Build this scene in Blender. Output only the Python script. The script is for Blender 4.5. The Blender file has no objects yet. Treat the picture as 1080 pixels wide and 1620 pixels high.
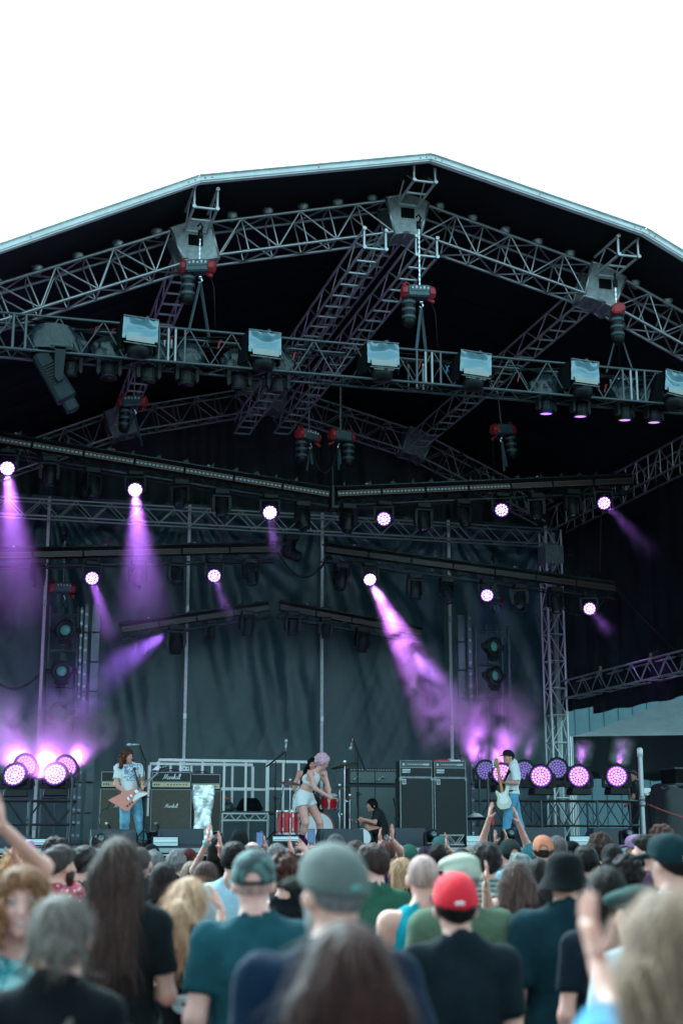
import bpy, math, random
import numpy as np
from mathutils import Vector, Matrix, Euler

random.seed(7)
rng = np.random.default_rng(7)
SC = bpy.context.scene
COL = SC.collection
R = math.radians

# ------------------------------------------------------------------ camera
YAW, PITCH, EYE = 15.0, 12.9, 1.85
cam_data = bpy.data.cameras.new('camera')
cam = bpy.data.objects.new('camera', cam_data)
COL.objects.link(cam)
cam.location = (0, 0, EYE)
cam.rotation_euler = (R(90 + PITCH), 0, R(-YAW))
cam_data.sensor_fit = 'VERTICAL'
cam_data.sensor_height = 36
cam_data.sensor_width = 24
cam_data.lens = 50
cam_data.clip_start = 0.1
cam_data.clip_end = 3000
cam_data.dof.use_dof = True
cam_data.dof.focus_distance = 25.5
cam_data.dof.aperture_fstop = 1.8
SC.camera = cam

# ------------------------------------------------------------------ sky, sun, exposure
world = bpy.data.worlds.new('World')
SC.world = world
world.use_nodes = True
wn = world.node_tree
wn.nodes.clear()
sky = wn.nodes.new('ShaderNodeTexSky')
sky.sky_type = 'NISHITA'
sky.sun_disc = False
SUN_EL, SUN_AZ = 42.0, -12.0          # azimuth measured clockwise from +Y: high behind the stage, veiled by cloud
sky.sun_elevation = R(SUN_EL)
sky.sun_rotation = R(SUN_AZ)
sky.air_density = 1.0
sky.dust_density = 4.0
sky.ozone_density = 1.0
bg = wn.nodes.new('ShaderNodeBackground')
bg.inputs['Strength'].default_value = 0.13
out = wn.nodes.new('ShaderNodeOutputWorld')
# a bright, hazy, evenly overcast sky: the clear-sky colour washed out towards a pale cool white
bw = wn.nodes.new('ShaderNodeRGBToBW')
wn.links.new(sky.outputs[0], bw.inputs[0])
tint = wn.nodes.new('ShaderNodeMix'); tint.data_type = 'RGBA'; tint.blend_type = 'MULTIPLY'
tint.inputs['Factor'].default_value = 1.0
wn.links.new(bw.outputs[0], tint.inputs['A'])
tint.inputs['B'].default_value = (0.57, 1.0, 1.12, 1)
hz = wn.nodes.new('ShaderNodeMix'); hz.data_type = 'RGBA'
hz.inputs['Factor'].default_value = 0.92
wn.links.new(sky.outputs[0], hz.inputs['A'])
wn.links.new(tint.outputs['Result'], hz.inputs['B'])
wn.links.new(hz.outputs['Result'], bg.inputs[0])
wn.links.new(bg.outputs[0], out.inputs[0])

sun_d = bpy.data.lights.new('sun', 'SUN')
sun_d.energy = 0.5
sun_d.angle = R(25)
sun_d.color = (1.0, 0.96, 0.9)
sun = bpy.data.objects.new('sun', sun_d)
COL.objects.link(sun)
to_sun = Vector((math.sin(R(SUN_AZ)) * math.cos(R(SUN_EL)), math.cos(R(SUN_AZ)) * math.cos(R(SUN_EL)), math.sin(R(SUN_EL))))
sun.rotation_euler = to_sun.to_track_quat('Z', 'Y').to_euler()
sun.location = (-10, -20, 30)

SC.render.engine = 'CYCLES'
SC.view_settings.view_transform = 'Standard'
SC.view_settings.look = 'None'
SC.view_settings.exposure = 2.7
SC.view_settings.gamma = 1
SC.view_settings.use_curve_mapping = False
SC.cycles.use_denoising = True
SC.cycles.max_bounces = 6
SC.cycles.diffuse_bounces = 3
SC.cycles.glossy_bounces = 3
SC.cycles.transmission_bounces = 4
SC.cycles.volume_bounces = 0
SC.cycles.transparent_max_bounces = 12
SC.cycles.caustics_reflective = False
SC.cycles.caustics_refractive = False
SC.cycles.volume_step_rate = 2.0
SC.cycles.volume_max_steps = 64
SC.cycles.sample_clamp_indirect = 6

# ------------------------------------------------------------------ picture point -> point in the place (design measurements)
_y, _p = R(YAW), R(PITCH)
FWD = Vector((math.sin(_y) * math.cos(_p), math.cos(_y) * math.cos(_p), math.sin(_p)))
RGT = Vector((math.cos(_y), -math.sin(_y), 0))
UPV = RGT.cross(FWD)
EYEV = Vector((0, 0, EYE))


def ray(px, py):
    return FWD + RGT * ((px - 540) / 2250) + UPV * ((810 - py) / 2250)


def P(px, py, v):            # on the upright plane y = v
    d = ray(px, py)
    return EYEV + d * (v / d.y)


def PX(px, py, x):           # on the upright plane x = const
    d = ray(px, py)
    return EYEV + d * (x / d.x)


def PD(px, py, dist):        # at a distance along the line of sight
    return EYEV + ray(px, py) * dist


# ------------------------------------------------------------------ materials
MATS = {}


def mat(name, col, rough=0.6, metal=0.0, var=0.0, vscale=8.0, bump=0.0, bscale=40.0, stretch=None, coat=0.0, spec=0.5, col2=None, sheen=0.0):
    if name in MATS:
        return MATS[name]
    m = bpy.data.materials.new(name)
    m.use_nodes = True
    nt = m.node_tree
    b = nt.nodes['Principled BSDF']
    b.inputs['Base Color'].default_value = (*col, 1)
    b.inputs['Roughness'].default_value = rough
    b.inputs['Metallic'].default_value = metal
    b.inputs['Specular IOR Level'].default_value = spec
    if coat:
        b.inputs['Coat Weight'].default_value = coat
    if sheen:
        b.inputs['Sheen Weight'].default_value = sheen
    src = None
    if var or bump or col2:
        tc = nt.nodes.new('ShaderNodeTexCoord')
        mp = nt.nodes.new('ShaderNodeMapping')
        nt.links.new(tc.outputs['Object'], mp.inputs[0])
        if stretch:
            mp.inputs['Scale'].default_value = stretch
        src = mp.outputs[0]
    if var or col2:
        n = nt.nodes.new('ShaderNodeTexNoise')
        n.inputs['Scale'].default_value = vscale
        n.inputs['Detail'].default_value = 5
        n.inputs['Roughness'].default_value = 0.65
        nt.links.new(src, n.inputs[0])
        cr = nt.nodes.new('ShaderNodeValToRGB')
        cr.color_ramp.elements[0].position = 0.33
        cr.color_ramp.elements[1].position = 0.68
        c2 = col2 if col2 else tuple(min(1, c * (1 + var)) for c in col)
        c1 = col if col2 else tuple(c * (1 - var) for c in col)
        cr.color_ramp.elements[0].color = (*c1, 1)
        cr.color_ramp.elements[1].color = (*c2, 1)
        nt.links.new(n.outputs[0], cr.inputs[0])
        nt.links.new(cr.outputs[0], b.inputs['Base Color'])
    if bump:
        n2 = nt.nodes.new('ShaderNodeTexNoise')
        n2.inputs['Scale'].default_value = bscale
        n2.inputs['Detail'].default_value = 4
        nt.links.new(src, n2.inputs[0])
        bp = nt.nodes.new('ShaderNodeBump')
        bp.inputs['Strength'].default_value = bump
        bp.inputs['Distance'].default_value = 0.02
        nt.links.new(n2.outputs[0], bp.inputs['Height'])
        nt.links.new(bp.outputs[0], b.inputs['Normal'])
    MATS[name] = m
    return m


def emit(name, col, strength):
    if name in MATS:
        return MATS[name]
    m = bpy.data.materials.new(name)
    m.use_nodes = True
    b = m.node_tree.nodes['Principled BSDF']
    b.inputs['Base Color'].default_value = (*[c * 0.4 for c in col], 1)
    b.inputs['Emission Color'].default_value = (*col, 1)
    b.inputs['Emission Strength'].default_value = strength
    b.inputs['Roughness'].default_value = 0.3
    MATS[name] = m
    return m


ALU = mat('aluminium', (0.40, 0.42, 0.43), 0.34, 0.75, 0.2, 14)
ALU_DULL = mat('dull aluminium', (0.33, 0.36, 0.37), 0.5, 0.6, 0.25, 10)
ALU_BRIGHT = mat('roof edge aluminium', (0.82, 0.85, 0.85), 0.42, 0.1, 0.12, 3)
BLACKTRUSS = mat('black truss paint', (0.018, 0.024, 0.028), 0.38, 0.2, 0.3, 20, spec=0.3)
WORN = mat('worn black truss paint', (0.02, 0.028, 0.032), 0.3, 0.35, 0, 30, col2=(0.12, 0.15, 0.16))
BLACK = mat('black plastic', (0.008, 0.010, 0.012), 0.42, 0, 0.2, 20, spec=0.22)
MATTE = mat('matte black', (0.005, 0.0065, 0.008), 0.85, 0, 0.2, 10, spec=0.08)
PVC = mat('black roof skin', (0.008, 0.012, 0.015), 0.62, 0, 0.3, 1.2, 0.1, 3, spec=0.15)
STEEL = mat('chrome', (0.62, 0.65, 0.67), 0.18, 1.0)
WHITE_STEEL = mat('white painted steel', (0.80, 0.80, 0.79), 0.5, 0, 0.08, 12)
RED = mat('red hoist paint', (0.34, 0.018, 0.026), 0.5, 0, 0.2, 9)
SLATE = mat('grey hoist case', (0.06, 0.10, 0.115), 0.4, 0.2, 0.2, 9)

# ------------------------------------------------------------------ objects
def link(o, parent=None, M=None):
    COL.objects.link(o)
    if parent is not None:
        o.parent = parent
    if M is not None:
        o.matrix_basis = M
    return o


def tag(o, label=None, cat=None, group=None, kind=None):
    if label: o['label'] = label
    if cat: o['category'] = cat
    if group: o['group'] = group
    if kind: o['kind'] = kind
    return o


def thing(name, label, cat, M=None, group=None):
    o = bpy.data.objects.new(name, None)
    o.empty_display_size = 0.2
    if M is None:
        M = Matrix()
    elif isinstance(M, (Vector, tuple, list)):
        M = Matrix.Translation(Vector(M))
    link(o, None, M)
    return tag(o, label, cat, group)


def hub(name, parent, M=None):       # a part that only gathers sub-parts
    o = bpy.data.objects.new(name, None)
    o.empty_display_size = 0.1
    return link(o, parent, M or Matrix())


def copy_tree(o, parent=None):
    c = o.copy()
    COL.objects.link(c)
    if parent is not None:
        c.parent = parent
    for ch in list(o.children):
        copy_tree(ch, c)
    return c


def T(x, y=None, z=None):
    return Matrix.Translation(Vector((x, y, z)) if y is not None else Vector(x))


def Rx(a): return Matrix.Rotation(a, 4, 'X')
def Ry(a): return Matrix.Rotation(a, 4, 'Y')
def Rz(a): return Matrix.Rotation(a, 4, 'Z')


def S(x, y=None, z=None):
    if y is None: y = z = x
    return Matrix.Diagonal((x, y, z, 1))


def axis_frame(A, B, up=(0, 0, 1)):
    """frame with origin A, X towards B, Z as near up as can be"""
    A, B = Vector(A), Vector(B)
    x = (B - A).normalized()
    z = Vector(up) - x * Vector(up).dot(x)
    z.normalize()
    y = z.cross(x)
    M = Matrix((x, y, z)).transposed().to_4x4()
    M.translation = A
    return M, (B - A).length


def along(A, B):                     # frame with Z from A to B
    A, B = Vector(A), Vector(B)
    d = B - A
    M = d.to_track_quat('Z', 'Y').to_matrix().to_4x4()
    M.translation = A
    return M, d.length


class MB:
    def __init__(self):
        self.v, self.f = [], []

    def add(self, vs, fs, M=None):
        n = len(self.v)
        if M is not None:
            vs = [M @ Vector(p) for p in vs]
        self.v += [tuple(p) for p in vs]
        self.f += [tuple(i + n for i in q) for q in fs]
        return self

    def box(self, c, s, M=None, taper=1.0, bev=0.0):
        x, y, z = s[0] / 2, s[1] / 2, s[2] / 2
        c = Vector(c)
        if bev <= 0:
            vs = []
            for k, t in ((-1, 1.0), (1, taper)):
                for a, b in ((-1, -1), (1, -1), (1, 1), (-1, 1)):
                    vs.append(c + Vector((a * x * t, b * y * t, k * z)))
            fs = [(3, 2, 1, 0), (4, 5, 6, 7), (0, 1, 5, 4), (1, 2, 6, 5), (2, 3, 7, 6), (3, 0, 4, 7)]
            return self.add(vs, fs, M)
        vs = []
        lev = ((-z, x - bev, y - bev), (-z + bev, x, y), (z - bev, x * taper, y * taper), (z, x * taper - bev, y * taper - bev))
        for zz, xx, yy in lev:
            b = bev
            for a, q in ((-xx + b, -yy), (xx - b, -yy), (xx, -yy + b), (xx, yy - b), (xx - b, yy), (-xx + b, yy), (-xx, yy - b), (-xx, -yy + b)):
                vs.append(c + Vector((a, q, zz)))
        fs = [tuple(range(7, -1, -1)), tuple(range(24, 32))]
        for k in range(3):
            for i in range(8):
                j = (i + 1) % 8
                fs.append((k * 8 + i, k * 8 + j, k * 8 + 8 + j, k * 8 + 8 + i))
        return self.add(vs, fs, M)

    def cyl(self, a, b, r1, r2=None, n=10, caps=True, M=None):
        r2 = r1 if r2 is None else r2
        F, L = along(a, b)
        vs = []
        for k, r in ((0, r1), (L, r2)):
            for i in range(n):
                t = 2 * math.pi * i / n
                vs.append(F @ Vector((r * math.cos(t), r * math.sin(t), k)))
        fs = [(i, (i + 1) % n, n + (i + 1) % n, n + i) for i in range(n)]
        if caps:
            fs += [tuple(range(n - 1, -1, -1)), tuple(range(n, 2 * n))]
        return self.add(vs, fs, M)

    def lathe(self, prof, n=20, M=None, caps=True):
        """profile [(r, z), ...] turned about Z"""
        vs, fs = [], []
        for r, z in prof:
            for i in range(n):
                t = 2 * math.pi * i / n
                vs.append((r * math.cos(t), r * math.sin(t), z))
        for k in range(len(prof) - 1):
            for i in range(n):
                j = (i + 1) % n
                fs.append((k * n + i, k * n + j, (k + 1) * n + j, (k + 1) * n + i))
        if caps and prof[0][0] > 1e-5: fs.append(tuple(range(n - 1, -1, -1)))
        m = (len(prof) - 1) * n
        if caps and prof[-1][0] > 1e-5: fs.append(tuple(range(m, m + n)))
        return self.add(vs, fs, M)

    def tube(self, pts, r, n=6, M=None):
        pts = [Vector(p) for p in pts]
        rs = r if isinstance(r, (list, tuple)) else [r] * len(pts)
        vs, fs = [], []
        ref = None
        for i, p in enumerate(pts):
            d = (pts[min(i + 1, len(pts) - 1)] - pts[max(i - 1, 0)]).normalized()
            if ref is None:
                ref = Vector((0, 0, 1)) if abs(d.z) < 0.9 else Vector((1, 0, 0))
            a = d.cross(ref).normalized()
            b = a.cross(d).normalized()
            ref = b
            for k in range(n):
                t = 2 * math.pi * k / n
                vs.append(p + (a * math.cos(t) + b * math.sin(t)) * rs[i])
        for i in range(len(pts) - 1):
            for k in range(n):
                j = (k + 1) % n
                fs.append((i * n + k, (i + 1) * n + k, (i + 1) * n + j, i * n + j))
        fs += [tuple(range(n)), tuple(range(len(vs) - 1, len(vs) - n - 1, -1))]
        return self.add(vs, fs, M)

    def prism(self, poly, y0, y1, M=None):
        """polygon in the XZ plane, thick along Y"""
        n = len(poly)
        vs = [(x, y0, z) for x, z in poly] + [(x, y1, z) for x, z in poly]
        fs = [tuple(range(n)), tuple(range(2 * n - 1, n - 1, -1))]
        fs += [((i + 1) % n, i, n + i, n + (i + 1) % n) for i in range(n)]
        return self.add(vs, fs, M)

    def sheet(self, fn, nu, nv, M=None):
        vs = [fn(i / nu, j / nv) for j in range(nv + 1) for i in range(nu + 1)]
        fs = []
        for j in range(nv):
            for i in range(nu):
                a = j * (nu + 1) + i
                fs.append((a, a + 1, a + nu + 2, a + nu + 1))
        return self.add(vs, fs, M)

    def mesh(self, name='mesh', smooth=False):
        me = bpy.data.meshes.new(name)
        me.from_pydata(self.v, [], self.f)
        me.update()
        if smooth:
            me.shade_smooth()
        return me


def part(name, mb, material, parent=None, M=None, smooth=False):
    me = mb.mesh(name, smooth) if isinstance(mb, MB) else mb
    if material is not None:
        if not me.materials:
            me.materials.append(material)
    o = bpy.data.objects.new(name, me)
    return link(o, parent, M)


def solid(name, label, cat, mb, material, M=None, group=None, smooth=False):   # a thing that is one mesh
    o = part(name, mb, material, None, M, smooth)
    return tag(o, label, cat, group)


_rod = {}


def rod(name, a, b, r, material, parent, n=8):
    key = (material.name, n)
    if key not in _rod:
        me = MB().cyl((0, 0, 0), (0, 0, 1), 1, n=n).mesh('rod')
        for p in me.polygons:
            p.use_smooth = len(p.vertices) == 4
        me.materials.append(material)
        _rod[key] = me
    F, L = along(a, b)
    o = bpy.data.objects.new(name, _rod[key])
    return link(o, parent, F @ S(r, r, L))


_box = {}


def slab(name, c, s, material, parent, M=None):
    if material.name not in _box:
        me = MB().box((0, 0, 0), (1, 1, 1)).mesh('slab')
        me.materials.append(material)
        _box[material.name] = me
    o = bpy.data.objects.new(name, _box[material.name])
    return link(o, parent, (M or Matrix()) @ T(c) @ S(*s))


def truss(parent, L, w, h, bay, rc, rb, material, faces='fbtd', rungs=False, joined=False, x0=0.0):
    """box truss along X in the parent's frame; faces: f front (-y), b back, t top, d down"""
    mb = MB()

    def put(nm, a, b, r):
        if joined and nm == 'brace': mb.cyl(a, b, r, n=5, caps=False)
        else: rod(nm, a, b, r, material, parent, 8 if nm == 'chord' else 6)
    for sy in (-1, 1):
        for sz in (-1, 1):
            put('chord', (x0, sy * w / 2, sz * h / 2), (x0 + L, sy * w / 2, sz * h / 2), rc)
    n = max(1, round(L / bay))
    q = L / n
    for f in faces:
        for i in range(n):
            a, b = x0 + i * q, x0 + (i + 1) * q
            e = -1 if i % 2 == 0 else 1
            if f in 'fb':
                y = -w / 2 if f == 'f' else w / 2
                put('brace', (a, y, e * h / 2), (b, y, -e * h / 2), rb)
                if rungs: put('brace', (a, y, -h / 2), (a, y, h / 2), rb)
            else:
                z = h / 2 if f == 't' else -h / 2
                if rungs == 'flat':
                    put('brace', (a + q / 2, -w / 2, z), (a + q / 2, w / 2, z), rb)
                else:
                    put('brace', (a, e * w / 2, z), (b, -e * w / 2, z), rb)
                    if rungs: put('brace', (a, -w / 2, z), (a, w / 2, z), rb)
    if joined and mb.f:
        tag(part('lacing', mb, material, parent, None, True), kind='stuff')
# ================================================================== THE SETTING
GRAVEL = mat('trodden asphalt', (0.05, 0.055, 0.055), 0.9, 0, 0.4, 3, 0.3, 30)
tag(part('ground', MB().sheet(lambda u, v: (-900 + 1800 * u, -200 + 1500 * v, 0), 4, 4), GRAVEL), kind='structure')

DECK = 1.70
DECKM = mat('black stage deck', (0.03, 0.033, 0.036), 0.55, 0, 0.35, 2, 0.1, 20)
st = thing('stage_platform', 'raised black stage platform in front of the crowd', 'stage', (7.5, 23.6, 0))
for i in range(9):
    for j in range(6):
        slab('deck_panel', (-8.9 + i * 2.0 + 0.45, 1.05 + j * 2.06, DECK - 0.06), (1.985, 2.045, 0.12), DECKM, st)
slab('front_skirt', (0, 0.08, (DECK - 0.13) / 2), (17.8, 0.04, DECK - 0.13), MATTE, st)
slab('nosing', (0, -0.012, DECK - 0.05), (17.9, 0.06, 0.07), ALU_DULL, st)

# ------------------------------------------------------------------ the roof
CX = 7.53
V0, VA, VB = 22.0, 23.65, 35.2
EDGE = [(-9.6, 10.0), (-4.13, 12.75), (0.0, 13.69), (4.13, 12.75), (9.6, 10.0)]     # offset from the centre line, height
NODE = [(-8.0, 10.35), (-3.94, 12.17), (0.0, 13.16), (3.94, 12.17), (8.0, 10.35)]   # arch truss centre line
roof = thing('stage_roof', 'black domed stage roof with a bright silver front edge and grey trusses', 'stage roof', (CX, V0, 0))
for k in range(4):
    (x0, z0), (x1, z1) = EDGE[k], EDGE[k + 1]
    M, L = axis_frame((x0, 0, z0), (x1, 0, z1), (0, -1, 0))
    mb = MB().box((L / 2, 0.145, 0.0), (L - 0.012, 0.11, 0.05), None, 1, 0.008)
    mb.box((L / 2, 0.085, -0.05), (L - 0.012, 0.03, 0.10))
    mb.box((L / 2, 0.185, 0.045), (L - 0.012, 0.02, 0.06))
    e = part('edge_beam', mb, ALU_BRIGHT, roof, M @ T(0, -0.2, 0))
    bm_ = MB()
    for q in (0.10, 0.22, L / 2, L - 0.22, L - 0.10):
        bm_.cyl((q, 0.13, 0.02), (q, 0.13, 0.032), 0.018, n=6)
    part('bolt', bm_, ALU_DULL, e)
    n = 8

    def skin(u, v, x0=x0, x1=x1, z0=z0, z1=z1):
        sag = 0.05 * math.sin(math.pi * ((v * 6) % 1.0)) * math.sin(math.pi * u)
        return (x0 + (x1 - x0) * u, 0.06 + 14.6 * v, z0 + (z1 - z0) * u - 0.05 + sag)
    s_ = part('roof_skin', MB().sheet(skin, 6, 48), PVC, roof, None, True)
    so = s_.modifiers.new('thickness', 'SOLIDIFY'); so.thickness = 0.012; so.offset = 1
    seam = MB()
    for j in range(1, 9):                      # keder rails crossing the skin
        y = 0.4 + j * 1.55
        seam.cyl((x0, y, z0 - 0.085), (x1, y, z1 - 0.085), 0.012, n=5)
    part('keder_rail', seam, PVC, s_)


def arch(parent, y, joined, nm):
    for k in range(4):
        (x0, z0), (x1, z1) = NODE[k], NODE[k + 1]
        A, B = Vector((x0, y, z0)), Vector((x1, y, z1))
        d = (B - A).normalized()
        a, b = A + d * 0.36, B - d * 0.36
        M, L = axis_frame(a, b)
        seg = hub('arch_truss', parent, M)
        truss(seg, L, 0.52, 0.62, 0.52, 0.03, 0.017, ALU, 'fbtd', True, joined)
    for k in (1, 2, 3):
        x, z = NODE[k]
        mb = MB()
        s0 = (NODE[k][1] - NODE[k - 1][1]) / (NODE[k][0] - NODE[k - 1][0])
        s1 = (NODE[k + 1][1] - NODE[k][1]) / (NODE[k + 1][0] - NODE[k][0])
        w, h = 0.34, 0.36
        a0, a1 = math.atan(s0), math.atan(s1)
        poly = [(-w * math.cos(a0) - h * -math.sin(a0) * 1, -w * math.sin(a0) + h * math.cos(a0)), (0, h * 1.06),
                (w * math.cos(a1) - h * math.sin(a1), w * math.sin(a1) + h * math.cos(a1)),
                (w * math.cos(a1) + h * math.sin(a1), w * math.sin(a1) - h * math.cos(a1)), (0, -h * 1.02),
                (-w * math.cos(a0) + h * math.sin(a0), -w * math.sin(a0) - h * math.cos(a0))]
        poly[0] = (-w * math.cos(a0) - h * math.sin(a0), -w * math.sin(a0) + h * math.cos(a0))
        # an open welded box: front and back plates with windows, bottom plates
        for yy in (-0.29, 0.27):
            mb.prism(poly, yy, yy + 0.02)
        hb = part('hub_box', mb, ALU_DULL, parent, T(x, y, z))
        fr = MB()
        for i in range(6):
            j = (i + 1) % 6
            fr.cyl((poly[i][0], -0.27, poly[i][1]), (poly[j][0], -0.27, poly[j][1]), 0.03, n=6)
            fr.cyl((poly[i][0], 0.27, poly[i][1]), (poly[j][0], 0.27, poly[j][1]), 0.03, n=6)
            fr.cyl((poly[i][0], -0.27, poly[i][1]), (poly[i][0], 0.27, poly[i][1]), 0.03, n=6)
        part('hub_frame', fr, ALU, hb, None, True)
        bp = MB()
        for i in (3, 4):
            j = i + 1
            q0, q1 = Vector((poly[i][0], 0, poly[i][1])), Vector((poly[j][0], 0, poly[j][1]))
            m_, l_ = axis_frame(q0, q1)
            for (cx, cy, sx, sy) in ((l_ / 2, -0.2, l_, 0.12), (l_ / 2, 0.2, l_, 0.12), (0.07, 0, 0.14, 0.28), (l_ - 0.07, 0, 0.14, 0.28)):
                bp.box((cx, cy, 0.0), (sx, sy, 0.02), m_)
        part('bottom_plate', bp, ALU_DULL, hb)
        if not joined:
            part('window_plate', MB().box((0, -0.296, 0), (0.26, 0.008, 0.2)), MATTE, hb)


arch(roof, VA - V0, False, 'front')
arch(roof, VB - V0, True, 'rear')


ALU_P = mat('purlin aluminium', (0.62, 0.66, 0.67), 0.36, 0.5, 0.2, 14)
def purlin(x, z, y0, y1, faces='fbd', joined=False):
    M, L = axis_frame((x, y0, z), (x, y1, z))
    seg = hub('purlin_truss', roof, M)
    truss(seg, L, 0.40, 0.36, 0.58, 0.026, 0.015, ALU_P, 'fb', False, joined)
    lm = MB()
    n = round(L / 0.58)
    for i in range(n + 1):
        rod('rung', (L * i / n, -0.2, -0.18), (L * i / n, 0.2, -0.18), 0.023, ALU_P, seg, 6)
    for sy in (-1, 1):
        rod('end_upright', (0, sy * 0.2, -0.18), (0, sy * 0.2, 0.18), 0.028, ALU, seg, 6)
        for sz in (-1, 1):
            part('end_fork', MB().cyl((-0.05, sy * 0.2, sz * 0.18), (0.03, sy * 0.2, sz * 0.18), 0.036, n=8), ALU, seg)
    return seg


for k in (1, 2, 3):
    x, z = NODE[k]
    purlin(x, z + 0.34, 0.35, VA - V0 - 0.3)
    purlin(x, z + 0.06, VA - V0 + 0.3, VB - V0 - 0.3, joined=True)
# two extra spine trusses below the ridge
for dx in (-0.83, 0.22):
    purlin(dx, 12.26 if dx < 0 else 12.34, 0.7 if dx < 0 else 0.95, VB - V0 - 0.2, joined=True)
for sx in (-1, 1):
    M, L = axis_frame((sx * 8.0, 0.2, 10.3), (sx * 8.0, VB - V0, 10.3))
    seg = hub('eave_truss', roof, M)
    truss(seg, L, 0.5, 0.6, 0.6, 0.028, 0.016, ALU, 'fb', True, True)
# corner towers
TOWERM = mat('bright tower aluminium', (0.66, 0.70, 0.71), 0.4, 0.3, 0.15, 9)
def tower(x, y, z1):
    M, L = axis_frame((x, y, 0), (x, y, z1), (0, 1, 0))
    seg = hub('tower', roof, M)
    truss(seg, L, 0.44, 0.44, 0.72, 0.03, 0.016, TOWERM, 'fbtd', True, False)
    part('inner_post', MB().box((L / 2, 0.06, 0.02), (L - 0.1, 0.11, 0.11)), ALU_DULL, seg)
    part('sleeve', MB().box((L * 0.93, 0, 0), (0.5, 0.52, 0.52)), ALU_DULL, seg)
for sx in (-1, 1):
    tower(sx * 7.74, VB - V0 - 0.1, 10.0)
    tower(sx * 8.2, VA - V0, 10.0) if sx < 0 else tower(8.9, VA - V0, 10.0)

# purlin clamps and little brackets under the skin, above the front arch
mb = MB()
for k in range(4):
    (x0, z0), (x1, z1) = NODE[k], NODE[k + 1]
    for i in range(1, 6):
        t = i / 6
        mb.lathe([(0.02, 0.30), (0.07, 0.34), (0.10, 0.42), (0.10, 0.46), (0.03, 0.48)], 8, T(x0 + (x1 - x0) * t, VA - V0 - 0.2, z0 + (z1 - z0) * t))
part('skin_roller', mb, ALU_DULL, roof, None, True)

# ------------------------------------------------------------------ cloth
CLOTH = mat('dark teal stage cloth', (0.014, 0.052, 0.060), 0.38, 0, 0.16, 2.2, 0.25, 26, (1, 1, 1.6))
CLOTH_B = mat('black stage cloth', (0.008, 0.011, 0.014), 0.8, 0, 0.3, 2.0, 0.2, 20, spec=0.08)


def nz(x, y, s=0.0):
    return (math.sin(x * 1.7 + s) * math.sin(y * 1.3 - s * 2) + 0.5 * math.sin(x * 3.9 - y * 2.1 + s * 3) + 0.25 * math.sin(x * 8.3 + y * 6.7 + s)) / 1.75


back = thing('backdrop', 'tall dark teal cloth backdrop laced between white poles', 'backdrop', (CX, 35.75, DECK))
POLES = [1.92, 5.46, 8.97, 12.47, 15.28]
edges = [-1.6] + POLES[:4] + [15.78]
for i in range(5):
    a, b = edges[i] - 0.06, edges[i + 1] + 0.06
    sd = i * 2.3

    def cl(u, v, a=a, b=b, sd=sd):
        w = b - a
        x = a + w * u
        zz = 8.6 * v
        pull = math.exp(-((1 - v) * 3.0)) * 0.06 * math.sin(math.pi * u)
        # folds that radiate from the two top corners and long sweeps from the left tie point
        f = 0
        for cx0, amp, fr in ((0.0, 0.095, 25), (1.0, 0.075, 21)):
            dx, dz = (u - cx0) * w, (1.02 - v) * 8.6
            ang = math.atan2(dx if cx0 == 0 else -dx, dz + 0.2)
            r = math.hypot(dx, dz)
            q = math.sin(ang * fr + sd + 0.5 * math.sin(r * 0.9 + sd) + 0.25 * nz(x * 1.5, zz * 0.8, sd))
            q = abs(q) ** 0.6 * (1 if q > 0 else -1)
            f += amp * q * math.exp(-r / (3.4 if cx0 else 6.0)) * min(1, r / 1.2) * (0.45 + 0.55 * math.sin(sd * 3 + ang * 4) ** 2)
        f += 0.012 * nz(x * 2.2, zz * 1.2, sd) + 0.008 * nz(x * 6, zz * 5, sd + 1)
        f += 0.05 * math.sin(x * 9 + 1.3 * zz + sd) * math.exp(-((v - 0.55) / 0.35) ** 2) * max(0, math.sin(zz * 0.6 + x * 0.9 + sd))
        y = f + pull - 0.05 * math.sin(math.pi * u) ** 0.5
        y = y * min(1.0, 0.25 + 5 * u * (1 - u)) + 0.012 * (i % 2)
        return (x - CX, y, zz)
    p_ = part('cloth_panel', MB().sheet(cl, 64, 110), CLOTH, back, None, True)
for i, x in enumerate(POLES):
    pl = part('pole', MB().box((0, 0, 4.25), (0.075, 0.06, 8.5), None, 1, 0.008), WHITE_STEEL, back, T(x - CX, -0.32, 0))
    for z in (0.4, 3.1, 5.8):
        part('joint', MB().box((0, 0, z), (0.095, 0.08, 0.16), None, 1, 0.008), ALU, pl)
    part('foot', MB().box((0, 0, 0.02), (0.3, 0.3, 0.03)), ALU_DULL, pl)

up = solid('upper_drape', 'black pleated drape hanging above the backdrop under the rear arch', 'drape',
           MB().sheet(lambda u, v: (-1.2 + 17.4 * u, 36.15 + 0.09 * math.sin(u * 150 + 2 * math.sin(u * 31)) * (1.1 - 0.5 * v), 9.6 + 3.9 * v), 420, 6), mat('charcoal drape', (0.03, 0.042, 0.047), 0.75, 0, 0.3, 2, 0.2, 20), None, None, True)


solid('leak_block_sheet', 'unseen black sheet added behind the teal backdrop to stop light leaks', 'drape', MB().box((7.1, 36.05, 5.6), (17.4, 0.02, 8.2)), MATTE)  # unseen sheet added to stop sky light leaking between the cloth panels


def side(x, sd):
    def f(u, v):
        y = 22.9 + 13.2 * u
        z = 5.15 + 5.6 * v
        return (x + 0.05 * nz(y * 2.5, z * 0.6, sd) + 0.02 * math.sin(y * 7 + z), y, z)
    return MB().sheet(f, 120, 20)


solid('side_drape', 'black cloth wall closing the right side of the stage', 'drape', side(15.80, 1.0), CLOTH_B, None, 'side walls of the stage', True)
solid('side_drape', 'black cloth wall closing the left side of the stage', 'drape', side(-0.75, 2.0), CLOTH_B, None, 'side walls of the stage', True)


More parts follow.
